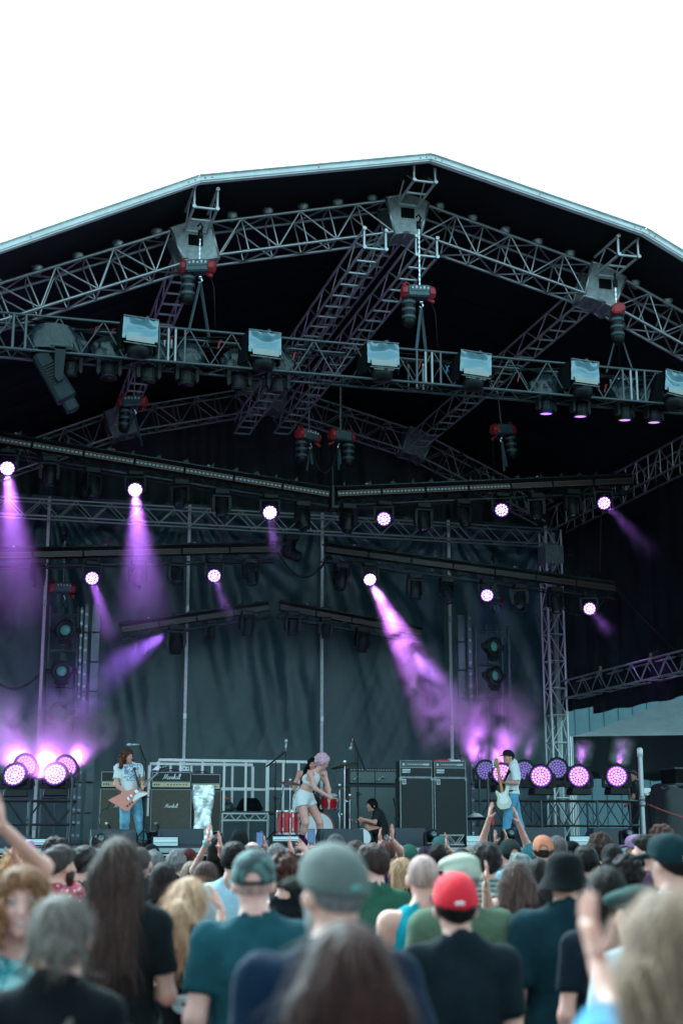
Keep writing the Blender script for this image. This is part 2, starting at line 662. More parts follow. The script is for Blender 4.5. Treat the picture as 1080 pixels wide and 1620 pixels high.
# rear crossbar truss holding the backdrop
M, L = axis_frame((-1.2, 35.05, 9.78), (15.4, 35.05, 9.78))
t = thing('backdrop_truss', 'long grey truss across the back of the stage above the backdrop', 'truss', M)
truss(t, L, 0.4, 0.42, 0.42, 0.024, 0.013, ALU, 'fb', False)
# side wing truss with valance (right)
A, B = Vector((15.6, 35.0, 5.66)), Vector((15.6, 22.6, 5.66))
M, L = axis_frame(A, B)
t = thing('wing_truss', 'grey truss running along the right wing above the tent', 'truss', M)
truss(t, L, 0.4, 0.46, 0.46, 0.026, 0.014, ALU_DULL, 'fbd', False)
for q in (1.6, 4.4, 7.2):
    part('clamp', MB().box((q, 0.2, 0.3), (0.1, 0.1, 0.16)).cyl((q, 0.2, 0.36), (q, 0.2, 0.46), 0.05), mat('brass clamp', (0.25, 0.18, 0.1), 0.5, 0.5), t)


def val(u, v):
    y = 33.7 - 11.3 * u
    low = 0.44 + 0.02 * u + 0.02 * math.sin(u * 40)
    return (15.66 + 0.03 * math.sin(y * 6), y, 5.38 - low * (1 - v))
solid('valance', 'black cloth valance hanging below the right wing truss', 'valance', MB().sheet(val, 80, 6), CLOTH_B, None, None, True)

# ------------------------------------------------------------------ building and tent behind the right wing
SHEETM = mat('teal profiled sheet', (0.085, 0.17, 0.20), 0.5, 0.1, 0.12, 1.5)
b = thing('warehouse', 'pale teal profiled metal building wall behind the right wing', 'building', (24, 50, 0))
for i in range(34):
    mb = MB().box((0, 0, 5), (0.57, 0.06, 10)).box((-0.27, -0.05, 5), (0.07, 0.05, 10))
    part('wall_sheet', mb, SHEETM, b, T(-9.6 + 0.6 * i, 0, 0)) if i == 0 else link(bpy.data.objects.new('wall_sheet', bpy.data.objects['wall_sheet'].data), b, T(-9.6 + 0.6 * i, 0, 0))
slab('roof', (0.3, 4, 10.1), (21, 8.4, 0.2), ALU_DULL, b)
slab('back_wall', (0.3, 7.9, 5), (20.4, 0.1, 10), SHEETM, b)

TENTM = mat('pale tent canvas', (0.035, 0.055, 0.062), 0.95, 0, 0.15, 2, spec=0.05)
TENTU = mat('black tent lining', (0.012, 0.014, 0.016), 0.9, spec=0.08)
tc_ = Vector((20.4, 38.4, 0))
t = thing('tent', 'pale peaked marquee tent beside the right wing with dark sides', 'tent', T(tc_) @ Rz(R(-25)))
hw = 2.9


def canopy_side(k):
    mb = MB()
    def f(u, v, k=k):
        w = hw * (1 - v) + 0.02
        x = -w + 2 * w * u
        y = -w
        z = 4.6 + 1.28 * v ** 1.2 - 0.08 * math.sin(math.pi * u) * (1 - v)
        return Rz(k * math.pi / 2) @ Vector((x, y, z))
    return mb.sheet(f, 12, 12)
for k in range(4):
    part('canopy', canopy_side(k), TENTM, t, None, True)
for k in range(4):
    part('side_cloth', MB().sheet(lambda u, v, k=k: Rz(k * math.pi / 2) @ Vector((-hw + 2 * hw * u, -hw - 0.01, 4.6 - 0.98 * (1 - v) + (0.05 * math.sin(u * 30) if v < 0.1 else 0))), 24, 3), TENTU, t, None, True)
for sx in (-1, 1):
    for sy in (-1, 1):
        rod('leg', (sx * hw, sy * hw, 0), (sx * hw, sy * hw, 4.6), 0.04, ALU, t)
part('lining', MB().box((0, 0, 3.9), (2 * hw - 0.1, 2 * hw - 0.1, 0.04)), TENTU, t)
# ================================================================== THE RIG
# ---- front lighting truss
FA, FB = P(-14, 525, 22.9), P(1140, 633, 22.9)
FZ = 9.93
M, L = axis_frame((FA.x, 22.9, FZ), (14.6, 22.9, FZ))
ft = thing('lighting_truss', 'black box truss hung level under the front of the roof, carrying rain-covered lamps', 'truss', M)
truss(ft, L, 0.5, 0.60, 0.36, 0.026, 0.013, WORN, 'f', False)
mb = MB()
n = round(L / 0.36)
for i in range(n):
    a, b, e = L * i / n, L * (i + 1) / n, -1 if i % 2 else 1
    for f in range(2):
        if f: mb.cyl((a, 0.25, e * 0.3), (b, 0.25, -e * 0.3), 0.012, n=5, caps=False)
        else: mb.cyl((a, e * 0.25, -0.3), (b, -e * 0.25, -0.3), 0.012, n=5, caps=False)
tag(part('lacing', mb, WORN, ft, None, True), kind='stuff')
for x in (3.06, 7.60, 11.55):        # bolted section ends
    q = x - FA.x + 0.06
    for d in (-0.22, -0.06, 0.06, 0.22):
        for sy in (-1, 1):
            rod('end_upright', (q + d, sy * 0.25, -0.3), (q + d, sy * 0.25, 0.3), 0.022, ALU_DULL if abs(d) < 0.1 else WORN, ft)
for q in (0.35, 0.55):
    rod('end_upright', (q, -0.25, -0.3), (q, -0.25, 0.3), 0.026, WORN, ft)
cb = MB()
for k in range(5):                   # cable looms lying along the truss
    pts = [(0.3 + i * (L - 0.6) / 60, -0.12 + 0.07 * k + 0.03 * math.sin(i * 1.3 + k), 0.22 - 0.03 * k + 0.05 * math.sin(i * 0.9 + k * 2) - (0.35 if k > 2 else 0)) for i in range(61)]
    cb.tube(pts, 0.014 + 0.004 * (k % 3), 5)
part('cable_loom', cb, BLACK, ft, None, True)
HEATRED = mat('red tape', (0.30, 0.015, 0.02), 0.4)
BLUEP = mat('blue plug', (0.03, 0.22, 0.5), 0.4)
for px, py in ((150, 523), (176, 527), (268, 538), (345, 545), (463, 564), (705, 586), (662, 578), (818, 598), (905, 611), (955, 615)):
    p = P(px, py, 22.7)
    q = part('tape', MB().cyl((0, 0, -0.07), (0.03, 0, 0.05), 0.014, n=8).cyl((0.02, 0.02, 0.06), (0.07, 0.02, 0.09), 0.013, n=8), HEATRED if px not in (705,) else BLUEP, ft, M.inverted() @ T(p))

# ---- rain-covered lamps on the truss front
PLASTIC = bpy.data.materials.new('clear rain cover')
PLASTIC.use_nodes = True
_b = PLASTIC.node_tree.nodes['Principled BSDF']
_b.inputs['Base Color'].default_value = (0.10, 0.25, 0.31, 1)
_b.inputs['Roughness'].default_value = 0.16
_b.inputs['Coat Weight'].default_value = 1.0
_b.inputs['Coat Roughness'].default_value = 0.08
_b.inputs['Metallic'].default_value = 0.0
FOIL = mat('wrinkled clear film', (0.02, 0.034, 0.04), 0.22, 0.0, 0.5, 9, 1.0, 16, coat=0.35, spec=0.3)
CARD = mat('pale reflector panel', (0.34, 0.36, 0.34), 0.5, 0, 0.1, 5)
LOGO = mat('worn white print', (0.6, 0.62, 0.62), 0.6)


def rain_lamp(label, p, roll, seed, squiggle=False):
    M = T(p) @ Rz(R(8 + 4 * math.sin(seed))) @ Ry(R(roll))
    t = thing('covered_lamp', label, 'stage lamp', M, 'rain-covered lamps on the front truss')
    sh = MB()
    w, h = 0.60, 0.46
    # side cheeks lean back, open front with a sagging clear sheet
    for s in (-1, 1):
        sh.add([(s * w / 2, -0.02, 0.22), (s * w / 2, 0.30, 0.20), (s * (w / 2 + 0.06), 0.36, -0.28), (s * (w / 2 + 0.02), 0.02, -0.30),
                (s * (w / 2 - 0.02), -0.02, 0.22), (s * (w / 2 - 0.02), 0.30, 0.20), (s * (w / 2 + 0.03), 0.36, -0.28), (s * (w / 2 - 0.01), 0.02, -0.30)],
               [(0, 1, 2, 3), (7, 6, 5, 4), (0, 4, 5, 1), (1, 5, 6, 2), (2, 6, 7, 3), (3, 7, 4, 0)])
    sh.box((0, 0.15, 0.215), (w - 0.05, 0.32, 0.02))
    sh.box((0, 0.34, -0.04), (w, 0.03, 0.48))
    part('housing', sh, MATTE, t)

    def fr(u, v):
        x = (u - 0.5) * (w - 0.005)
        sag = 0.05 * math.sin(math.pi * u) * math.exp(-((v - 0.62 - 0.08 * math.sin(u * 5 + seed)) / 0.22) ** 2)
        wr = 0.014 * math.sin(u * 17 + 6 * v + seed) * v ** 4 + 0.003 * math.sin(u * 9 - v * 13 + seed * 2)
        return (x * (1 + 0.02 * (1 - v)), -0.055 + sag + wr - 0.02 * v, -0.15 + 0.385 * v - 0.02 * (1 - abs(2 * u - 1)) * v ** 6)
    part('clear_sheet', MB().sheet(fr, 28, 22), PLASTIC, t, None, True)
    part('reflector_panel', MB().box((0.0, -0.065, -0.155), (w - 0.12, 0.01, 0.11), Rx(R(-8))), CARD, t)
    part('frame_bar', MB().box((0, -0.075, -0.225), (w - 0.04, 0.02, 0.02)).box((0, -0.075, 0.235), (w, 0.03, 0.018)), WORN, t)
    part('lamp_body', MB().lathe([(0.10, -0.42), (0.17, -0.40), (0.2, -0.30), (0.2, -0.24)], 16, T(0.02, 0.1, 0)), BLACK, t, None, True)
    cl = MB().tube([(-0.02, 0.1, 0.22), (0.02, 0.1, 0.27), (0.08, 0.1, 0.30), (0.14, 0.1, 0.29)], 0.018, 6).cyl((0.14, 0.06, 0.30), (0.14, 0.14, 0.30), 0.04, n=10).cyl((-0.1, 0.1, 0.25), (0, 0.1, 0.25), 0.012, n=6)
    part('clamp', cl, WORN, t, None, True)
    if squiggle:
        mb = MB()
        for i in range(7):
            x = -0.2 + 0.055 * i
            mb.tube([(x, -0.09, -0.27), (x + 0.015, -0.09, -0.245 if i % 2 else -0.255), (x + 0.03, -0.09, -0.268), (x + 0.045, -0.09, -0.258)], 0.004, 4)
        part('worn_print', mb, LOGO, t)


_rl = [(221, 526, 'rain-covered lamp nearest the left end of the front truss, beside the red-capped left hoist'),
       (417, 547, 'rain-covered lamp on the front truss between the left and middle front hoists'),
       (604, 564, 'rain-covered lamp on the front truss just left of the middle hoist slings'),
       (750, 579, 'rain-covered lamp on the front truss just right of the middle hoist, worn print under it'),
       (922, 592, 'rain-covered lamp on the front truss left of the right front hoist slings'),
       (1069, 610, 'rain-covered lamp cut by the right edge of the photo on the front truss')]
for i, (px, py, lb) in enumerate(_rl):
    rain_lamp(lb, P(px, py, 22.52), [1, -2, -3, 2, -1, 4][i], i * 1.7, i in (2, 3))

# ---- film-wrapped lamps inside the front truss
def lathe_head(t, M, lit=None, r=0.13):
    hd = part('lamp_head', MB().lathe([(0.0, 0.16), (r * 0.62, 0.155), (r * 0.95, 0.10), (r, 0.0), (r * 0.98, -0.07), (r * 1.06, -0.08), (r * 1.06, -0.11), (r * 0.9, -0.115), (r * 0.86, -0.09), (0, -0.09)], 20, None), BLACK, t, M, True)
    fins = MB()
    for i in range(16):
        a = i * math.pi / 8
        fins.box((r * 0.98, 0, 0.04), (0.03, 0.008, 0.11), Rz(a))
    part('cooling_fin', fins, BLACK, hd)
    if lit:
        part('lens', MB().lathe([(r * 0.85, -0.093), (0, -0.10)], 18), lit, hd, None, True)
    return hd


LIT_UV = emit('violet lens glow', (0.30, 0.15, 1.0), 0.5)


def wrapped(label, px, py, tilt, pan, lit=False, scale=1.0):
    p = P(px, py, 22.95)
    t = thing('wrapped_lamp', label, 'stage lamp', T(p.x, 22.95, FZ - 0.02) @ S(scale), 'film-wrapped lamps inside the front truss')
    k = px * 0.37

    def bag(u, v):
        a = 2 * math.pi * u
        r = (0.30 if v < 0.6 else 0.30 - 0.18 * (v - 0.6) / 0.4) * (1 + 0.10 * math.sin(5 * a + k) * math.sin(v * 7 + k) + 0.06 * math.sin(11 * a + 9 * v + k))
        return (r * math.cos(a), r * 0.62 * math.sin(a), -0.22 + 0.40 * v)
    part('film_wrap', MB().sheet(bag, 40, 12).lathe([(0.0, 0.19), (0.12, 0.18)], 12), FOIL, t, None, True)
    part('base', MB().box((0, 0, -0.02), (0.36, 0.26, 0.2), None, 1, 0.02), BLACK, t)
    yk = MB()
    for s in (-1, 1):
        yk.prism([(s * 0.15, -0.20), (s * 0.21, -0.20), (s * 0.21, -0.47), (s * 0.18, -0.52), (s * 0.15, -0.47)], -0.05, 0.05)
    yk.box((0, 0, -0.235), (0.42, 0.12, 0.05))
    part('yoke', yk, BLACK, t, Rz(pan))
    lathe_head(t, T(0, 0, -0.46) @ Rz(pan) @ Rx(tilt), LIT_UV if lit else None)


_wl = [(112, 545, 0.2, 0.3, 0, 'film-wrapped dark lamp second from the left end in the front truss'),
       (174, 550, -0.1, 0.0, 0, 'film-wrapped dark lamp just left of the leftmost rain cover'),
       (236, 558, 0.1, 0.1, 0, 'dark lamp hanging right under the leftmost rain cover'),
       (296, 565, 0.1, 0.2, 0, 'film-wrapped dark lamp under the left front hoist slings'),
       (379, 572, 0.1, -0.1, 0, 'dark lamp hanging just left of the second rain cover'),
       (440, 577, 0.15, 0.1, 0, 'dark lamp hanging just right of the second rain cover'),
       (862, 612, 0.04, 0.3, 1, 'film-wrapped lamp with violet lens left of the fifth rain cover'),
       (916, 618, 0.04, 0.3, 1, 'lamp with violet lens hanging right under the fifth rain cover'),
       (986, 625, 0.04, 0.3, 1, 'film-wrapped lamp with violet lens under the right front hoist slings'),
       (1032, 632, 0.04, 0.3, 1, 'film-wrapped lamp with violet lens left of the rain cover at the photo edge')]
for px, py, ti, pa, lit, lb in _wl:
    wrapped(lb, px, py, ti, pa, bool(lit))
# the big profile lamp at the left end, hung nose down
p = P(84, 540, 22.9)
t = thing('profile_lamp', 'big grey profile lamp hung nose down at the left end of the front truss', 'stage lamp', T(p.x, 22.8, FZ - 0.05))
part('film_wrap', MB().sheet(lambda u, v: ((0.43 * (1 - 0.3 * v * v)) * math.cos(2 * math.pi * u) * (1 + 0.08 * math.sin(u * 40 + v * 5)), 0.24 * math.sin(2 * math.pi * u), -0.2 + 0.42 * v), 40, 10), FOIL, t, None, True)
part('base', MB().box((0, 0, 0), (0.5, 0.3, 0.22), None, 1, 0.02), BLACK, t)
DG = mat('dark grey case', (0.014, 0.024, 0.029), 0.5, 0, 0.2, 8, spec=0.2)
part('yoke', MB().prism([(0.02, -0.18), (0.2, -0.18), (0.17, -0.72), (0.10, -0.78), (0.04, -0.7)], -0.24, -0.12).prism([(0.02, -0.18), (0.2, -0.18), (0.17, -0.72), (0.10, -0.78), (0.04, -0.7)], 0.12, 0.24).box((0.1, 0, -0.19), (0.3, 0.48, 0.06)), DG, t)
hm = T(-0.02, -0.02, -0.55) @ Ry(R(-32))
hb = part('lamp_head', MB().box((0, 0, -0.1), (0.34, 0.28, 0.95), None, 0.86, 0.05).box((0, 0, -0.66), (0.22, 0.2, 0.22), None, 1.0, 0.03), DG, t, hm)
fm = MB()
for i in range(8):
    fm.box((0, -0.145, -0.25 + 0.05 * i), (0.2, 0.02, 0.022))
part('vent_slat', fm, BLACK, hb)

# ---- chain hoists
def hoist(label, p, up, yaw, sling=0.0, bag=True, grp='red-capped chain hoists', tilt=0.0, sc=1.0):
    t = thing('chain_hoist', label, 'chain hoist', T(p) @ Rz(yaw) @ Ry(tilt) @ S(sc), grp)
    part('case', MB().box((0, 0, 0), (0.42, 0.25, 0.23), None, 1, 0.03).box((0.02, -0.13, 0.04), (0.34, 0.02, 0.1)), SLATE, t)
    for s in (-1, 1):
        part('red_cap', MB().lathe([(0.160, 0), (0.160, 0.05), (0.145, 0.09), (0.10, 0.11), (0, 0.115)], 8, T(s * 0.20, 0, 0) @ Ry(s * math.pi / 2) @ Rz(R(22.5)) @ S(0.78, 0.9, 1)), RED, t)
    part('handle', MB().tube([(-0.28, 0, 0.1), (-0.26, 0, 0.17), (-0.18, 0, 0.18), (-0.14, 0, 0.12)], 0.014, 6), RED, t, None, True)
    mk = MB()
    for i in range(5):
        mk.box((-0.12 + 0.07 * i, -0.143, 0.04 + 0.01 * (i % 2)), (0.03, 0.004, 0.05 if i % 2 else 0.03))
    part('marking', mk, LOGO, t)
    ch = MB()
    n = max(2, int(up / 0.045))
    for i in range(n):
        z = 0.12 + i * 0.045
        ch.box((0.03, 0, z), (0.026, 0.012, 0.05) if i % 2 else (0.012, 0.026, 0.05))
    part('chain', ch, STEEL if grp.startswith('red') else ALU_DULL, t)
    part('hook', MB().cyl((0.03, 0, 0.12 + up - 0.2), (0.03, 0, 0.12 + up - 0.06), 0.045, n=8).tube([(0.03, 0, 0.12 + up - 0.06), (0.07, 0, 0.12 + up), (0.03, 0, 0.2 + up), (-0.02, 0, 0.14 + up)], 0.02, 6), BLACK, t, None, True)
    if bag:
        bg_ = part('chain_bag', MB().lathe([(0.115, -0.12), (0.12, -0.2), (0.11, -0.3), (0.122, -0.36), (0.112, -0.46), (0.12, -0.55), (0.105, -0.62), (0.05, -0.66), (0, -0.66)], 14, T(-0.17, 0.02, 0)), BLACK, t, None, True)
        bb = MB()
        for z in (-0.2, -0.34, -0.48):
            bb.lathe([(0.127, z - 0.03), (0.13, z), (0.127, z + 0.03)], 14, T(-0.17, 0.02, 0))
        part('bag_strap', bb, SLATE, bg_, None, True)
    part('lower_hook', MB().tube([(0.05, -0.02, -0.12), (0.05, -0.02, -0.2), (0.09, -0.02, -0.25), (0.05, -0.02, -0.3), (0.01, -0.02, -0.26)], 0.016, 6).lathe([(0.03, -0.17), (0.045, -0.19), (0.03, -0.22)], 8, T(0.05, -0.02, 0)), STEEL, t, None, True)
    part('connector', MB().cyl((0.17, -0.05, -0.14), (0.25, -0.09, -0.2), 0.025, n=8).cyl((0.2, -0.07, -0.17), (0.27, -0.1, -0.21), 0.032, n=8), RED, t, None, True)
    if sling:
        for s in (-1, 1):
            mb = MB()
            a, b = Vector((0.05, -0.02, -0.27)), Vector((0.05 + s * 0.13, s * 0.22, -sling))
            m, l = along(a, b)
            part('sling', MB().box((0, 0, l / 2), (0.05, 0.014, l), m), SLATE, t)
        part('safety_wire', MB().tube([(0.2, -0.05, -0.1), (0.3, -0.05, -0.4), (0.34, -0.05, -sling)], 0.008, 5), BLACK, t, None, True)


hoist('red-capped chain hoist above the left end of the front truss, chain bag below', P(313, 423, 22.9), 0.62, R(-20), 1.2)
hoist('red-capped chain hoist above the middle of the front truss, grey side with white marks', P(661, 463, 22.9), 1.32, R(-8), 1.15)
hoist('red-capped chain hoist above the right part of the front truss, seen end on', P(975, 496, 22.9), 0.62, R(70), 1.1)
hoist('dark red-capped hoist in the shadow behind the left front truss', P(210, 636, 28.7), 1.6, R(-20), 0.9, True, 'dark hoists over the upper beams')
hoist('red-capped hoist hanging over the centre gap of the upper beams, left of its pair', P(487, 689, 28.7), 2.0, R(30), 0.7, True, 'dark hoists over the upper beams')
hoist('red-capped hoist hanging over the centre gap of the upper beams, right of its pair', P(540, 690, 28.7), 2.0, R(200), 0.7, True, 'dark hoists over the upper beams')
hoist('dark hoist with one red end hanging over the right upper beam', P(795, 680, 28.7), 1.2, R(195), 0.9, True, 'dark hoists over the upper beams', R(6))
hoist('dull red hoist end hanging beside the left ladder top', P(98, 930, 33.0), 1.2, R(10), 0.4, False, 'dark hoists over the upper beams', 0, 1.0)
hoist('dull red hoist end hanging beside the right ladder top', P(778, 949, 33.0), 1.2, R(10), 0.4, False, 'dark hoists over the upper beams', 0, 0.9)

# ---- black beams of the rig: a slim truss with a black fascia and an LED strip
ORANGE = mat('orange stripe', (0.35, 0.09, 0.04), 0.5)
STRIPL = emit('dim led cell', (0.35, 0.55, 0.6), 0.018)
STRIPB = mat('strip casing', (0.012, 0.016, 0.018), 0.4)


def beam(label, A, B, v, h, strip=True, grp='tilted black lighting beams'):
    """A, B: picture points of the beam's top edge on the plane y = v"""
    a, b = P(*A, v), P(*B, v)
    M, L = axis_frame(a, b)
    t = thing('lighting_beam', label, 'lighting beam', M, grp)
    fr = hub('frame', t, T(0, 0.14, -h / 2))
    truss(fr, L, 0.28, h, 0.34, 0.02, 0.009, BLACKTRUSS, 'fb', False, True)
    part('fascia', MB().box((L / 2, -0.03, -0.02 - h * 0.30), (L, 0.03, h * 0.60)), MATTE, t)
    part('lower_rail', MB().cyl((0, -0.02, -h), (L, -0.02, -h), 0.02, n=8), WORN, t, None, True)
    part('upper_rail', MB().cyl((0, -0.01, 0.0), (L, -0.01, 0.0), 0.018, n=8), WORN, t, None, True)
    ds = MB()
    n = round(L / 0.24)
    for i in range(n):
        x = L * i / n
        e = 1 if i % 2 else -1
        ds.cyl((x, -0.02, -h * (0.62 if e > 0 else 1.0)), (x + L / n, -0.02, -h * (1.0 if e > 0 else 0.62)), 0.008, n=5, caps=False)
    tag(part('lacing', ds, BLACKTRUSS, t, None, True), kind='stuff')
    nb = max(1, round(L / 1.05))
    for i in range(nb):
        x0, x1 = L * i / nb + 0.02, L * (i + 1) / nb - 0.02
        br = part('led_strip', MB().box(((x0 + x1) / 2, -0.06, -0.10 - h * 0.17), (x1 - x0, 0.04, 0.10)), STRIPB, t)
        part('stripe', MB().box(((x0 + x1) / 2, -0.083, -0.046 - h * 0.17), (x1 - x0, 0.006, 0.008)).box(((x0 + x1) / 2, -0.083, -0.154 - h * 0.17), (x1 - x0, 0.006, 0.008)), ORANGE, br)
        if strip and i < strip * nb:
            cm = MB()
            k = 12
            for j in range(k):
                cm.box((x0 + (x1 - x0) * (j + 0.5) / k, -0.084, -0.10 - h * 0.17), ((x1 - x0) / k * 0.55, 0.008, 0.035))
            part('led_cell', cm, STRIPL, br)
    gb = MB()                                    # clamps and cable bits along the top
    for i in range(int(L / 0.5)):
        x = 0.2 + i * 0.5 + 0.1 * math.sin(i * 7.1)
        gb.box((x, -0.01, 0.03), (0.05 + 0.03 * (i % 3), 0.05, 0.05)).cyl((x, 0, 0.05), (x + 0.03, 0, 0.11), 0.012, n=5)
    part('clamp', gb, BLACKTRUSS, t)
    wires = MB().tube([(L * i / 50, 0.06, 0.02 + 0.02 * math.sin(i * 2.2)) for i in range(51)], 0.014, 5).tube([(L * i / 50, 0.0, -h + 0.05 + 0.03 * math.sin(i * 1.4)) for i in range(51)], 0.01, 5)
    part('cable', wires, BLACK, t, None, True)
    for i in range(max(2, int(L / 2))):
        part('tag', MB().box((0.7 + i * 2.0, -0.03, 0.03), (0.05, 0.02, 0.02)), mat('orange tag', (0.5, 0.2, 0.05), 0.5) if i % 2 else LOGO, t)
    return t


V1, V2, V3 = 28.75, 31.4, 34.2
beam('upper left black beam sloping down to the centre, with a lit-cell strip', (-30, 679), (522, 771), V1, 0.42, 1.0)
beam('upper right black beam rising from the centre to the right', (530, 770), (998, 750), V1, 0.42, 0.5)
beam('middle left black beam, nearly level in the picture, above the left ladder', (-30, 868), (436, 858), V2, 0.42, 0)
beam('middle right black beam sloping down from the centre to the tower', (514, 858), (972, 921), V2, 0.42, 0)
beam('lowest left black beam rising to the centre in front of the backdrop', (190, 986), (424, 951), V3, 0.40, 0)
beam('lowest right black beam falling away from the centre behind the smoke', (443, 950), (668, 992), V3, 0.40, 0)
mb = MB()
a = P(526, 772, V1)
mb.box((0, 0.1, -0.2), (0.05, 0.3, 0.5)).box((0.05, -0.04, -0.42), (0.16, 0.06, 0.06)).cyl((0, 0, -0.5), (0, 0, 0.5), 0.02)
solid('beam_joint', 'black joint plate linking the two upper beams at the centre', 'joint plate', mb, BLACKTRUSS, T(a))

# ---- lamps: lit wash heads and dark heads
PURPLE = (0.50, 0.13, 1.0)
LENS = emit('violet led', (0.60, 0.33, 1.0), 0.8)
LENS_HOT = emit('bright violet led', (0.74, 0.45, 1.0), 1.5)
LENS_PINK = emit('pink led', (0.80, 0.28, 0.95), 0.42)
LENS_DIM = emit('dim violet led', (0.35, 0.22, 0.8), 0.10)
FACE = emit('violet lit lens plate', (0.34, 0.07, 0.80), 0.05)
FACE_DIM = mat('dark lens plate', (0.06, 0.05, 0.12), 0.25)
SMOKED = mat('dark lens', (0.02, 0.05, 0.055), 0.08, 0, coat=1.0)
_lm = {}


def led_mesh(rings, key):
    if key in _lm: return _lm[key]
    mb = MB()
    rows = [(0, 1)] + [(k, 6 * k) for k in range(1, rings + 1)]
    R0 = 0.93 / (rings + 0.5)
    for k, n in rows:
        for i in range(n):
            a = 2 * math.pi * i / n + 0.2 * k
            x, y = k * R0 * math.cos(a) * 0.98, k * R0 * math.sin(a) * 0.98
            mb.lathe([(R0 * 0.43, 0), (R0 * 0.38, -0.05), (0, -0.07)], 8, T(x, y, 0))
    _lm[key] = mb.mesh('led_lens', True)
    return _lm[key]


def wash(label, base, aim, r=0.15, lens=LENS, face=FACE, rings=2, upright=False, grp='lit purple wash lamps on the beams', arm=2.4):
    """moving wash lamp; base: mounting point; aim: world direction of the beam"""
    flip = Matrix() if not upright else Rx(math.pi)
    t = thing('wash_lamp', label, 'stage lamp', T(base), grp)
    aim = Vector(aim).normalized()
    sg = 1 if upright else -1
    part('base', MB().box((0, 0, sg * r * 0.35), (r * 2.1, r * 1.6, r * 0.7), None, 0.92 if upright else 1, 0.02), BLACK, t)
    pan = math.atan2(-aim.x, aim.y) if math.hypot(aim.x, aim.y) > 0.05 else 0
    cz = sg * r * arm
    yk = MB()
    for s in (-1, 1):
        yk.prism([(s * r * 1.15, sg * r * 0.95), (s * r * 1.42, sg * r * 0.75), (s * r * 1.42, cz), (s * r * 1.34, cz + sg * r * 0.3), (s * r * 1.2, cz + sg * r * 0.3), (s * r * 1.15, cz)], -r * 0.28, r * 0.28)
        yk.cyl((s * r * 0.9, 0, cz), (s * r * 1.3, 0, cz), r * 0.2, n=10)
    yk.box((0, 0, sg * r * 0.85), (r * 2.7, r * 0.62, r * 0.34), None, 1, 0.01)
    part('yoke', yk, BLACK, t, Rz(pan))
    F = (-aim).to_track_quat('Z', 'Y').to_matrix().to_4x4()        # local -Z looks along the aim
    hd = part('lamp_head', MB().lathe([(0, r * 0.95), (r * 0.6, r * 0.92), (r * 0.86, r * 0.65), (r * 0.98, r * 0.2), (r * 1.04, -r * 0.2), (r * 1.16, -r * 0.3), (r * 1.16, -r * 0.52), (r * 1.03, -r * 0.54), (r * 1.0, -r * 0.44), (0, -r * 0.44)], 24), BLACK, t, T(0, 0, cz) @ F, True)
    part('lens_plate', MB().lathe([(r * 1.0, -r * 0.455), (0, -r * 0.455)], 24), face, hd)
    me = led_mesh(rings, (rings, lens.name))
    if not me.materials: me.materials.append(lens)
    part('led_lens', me, None, hd, T(0, 0, -r * 0.46) @ S(r, r, r * 0.6))
    vents = MB()
    for i in range(10):
        vents.box((r * 0.93, 0, r * 0.35), (r * 0.1, r * 0.08, r * 0.5), Rz(i * math.pi / 5))
    part('vent_rib', vents, BLACK, hd)
    return t, Vector(base) + Vector((0, 0, cz)) + aim * r * 0.5


def toward(p, q):
    return (Vector(q) - Vector(p)).normalized()


LIT = [  # picture x, y, plane, beam end in the picture, label
    (12, 741, V1, (30, 980), 'lit wash lamp under the upper left beam at the photo edge, broad purple beam'),
    (214, 775, V1, (232, 960), 'lit wash lamp under the upper left beam, middle one, broad purple beam downwards'),
    (427, 811, V1, (440, 900), 'lit wash lamp under the upper left beam nearest the centre joint'),
    (607, 821, V1, (600, 900), 'lit wash lamp under the upper right beam nearest the centre joint'),
    (793, 807, V1, (780, 900), 'lit wash lamp under the middle of the upper right beam'),
    (955, 796, V1, (1040, 885), 'lit wash lamp at the outer end of the upper right beam'),
    (146, 915, V2, (176, 1010), 'lit wash lamp under the middle left beam, nearer the left, short purple beam'),
    (339, 911, V2, (368, 980), 'lit wash lamp under the middle left beam, nearer the centre'),
    (585, 917, V2, (690, 1130), 'lit wash lamp of the brightest smoky beam, under the middle right beam'),
    (770, 942, V2, (750, 1010), 'lit wash lamp under the middle of the middle right beam'),
    (932, 963, V2, (975, 1000), 'lit wash lamp near the outer end of the middle right beam'),
]
BEAMS = []
for px, py, v, end, lb in LIT:
    p = P(px, py, v - 0.12)
    r = 0.155
    eye = toward(p, EYEV)
    q = P(*end, v - 1.6)
    aim = (eye * 0.8 + toward(p, q) * 0.55).normalized()
    base = p - aim * r * 0.5 + Vector((0, 0, r * 2.4))
    hot = (px, py) in ((12, 741), (214, 775), (427, 811), (585, 917))
    t, tip = wash(lb, base, aim, r, LENS_HOT if hot else LENS)
    BEAMS.append((px, py, v, end, tip))


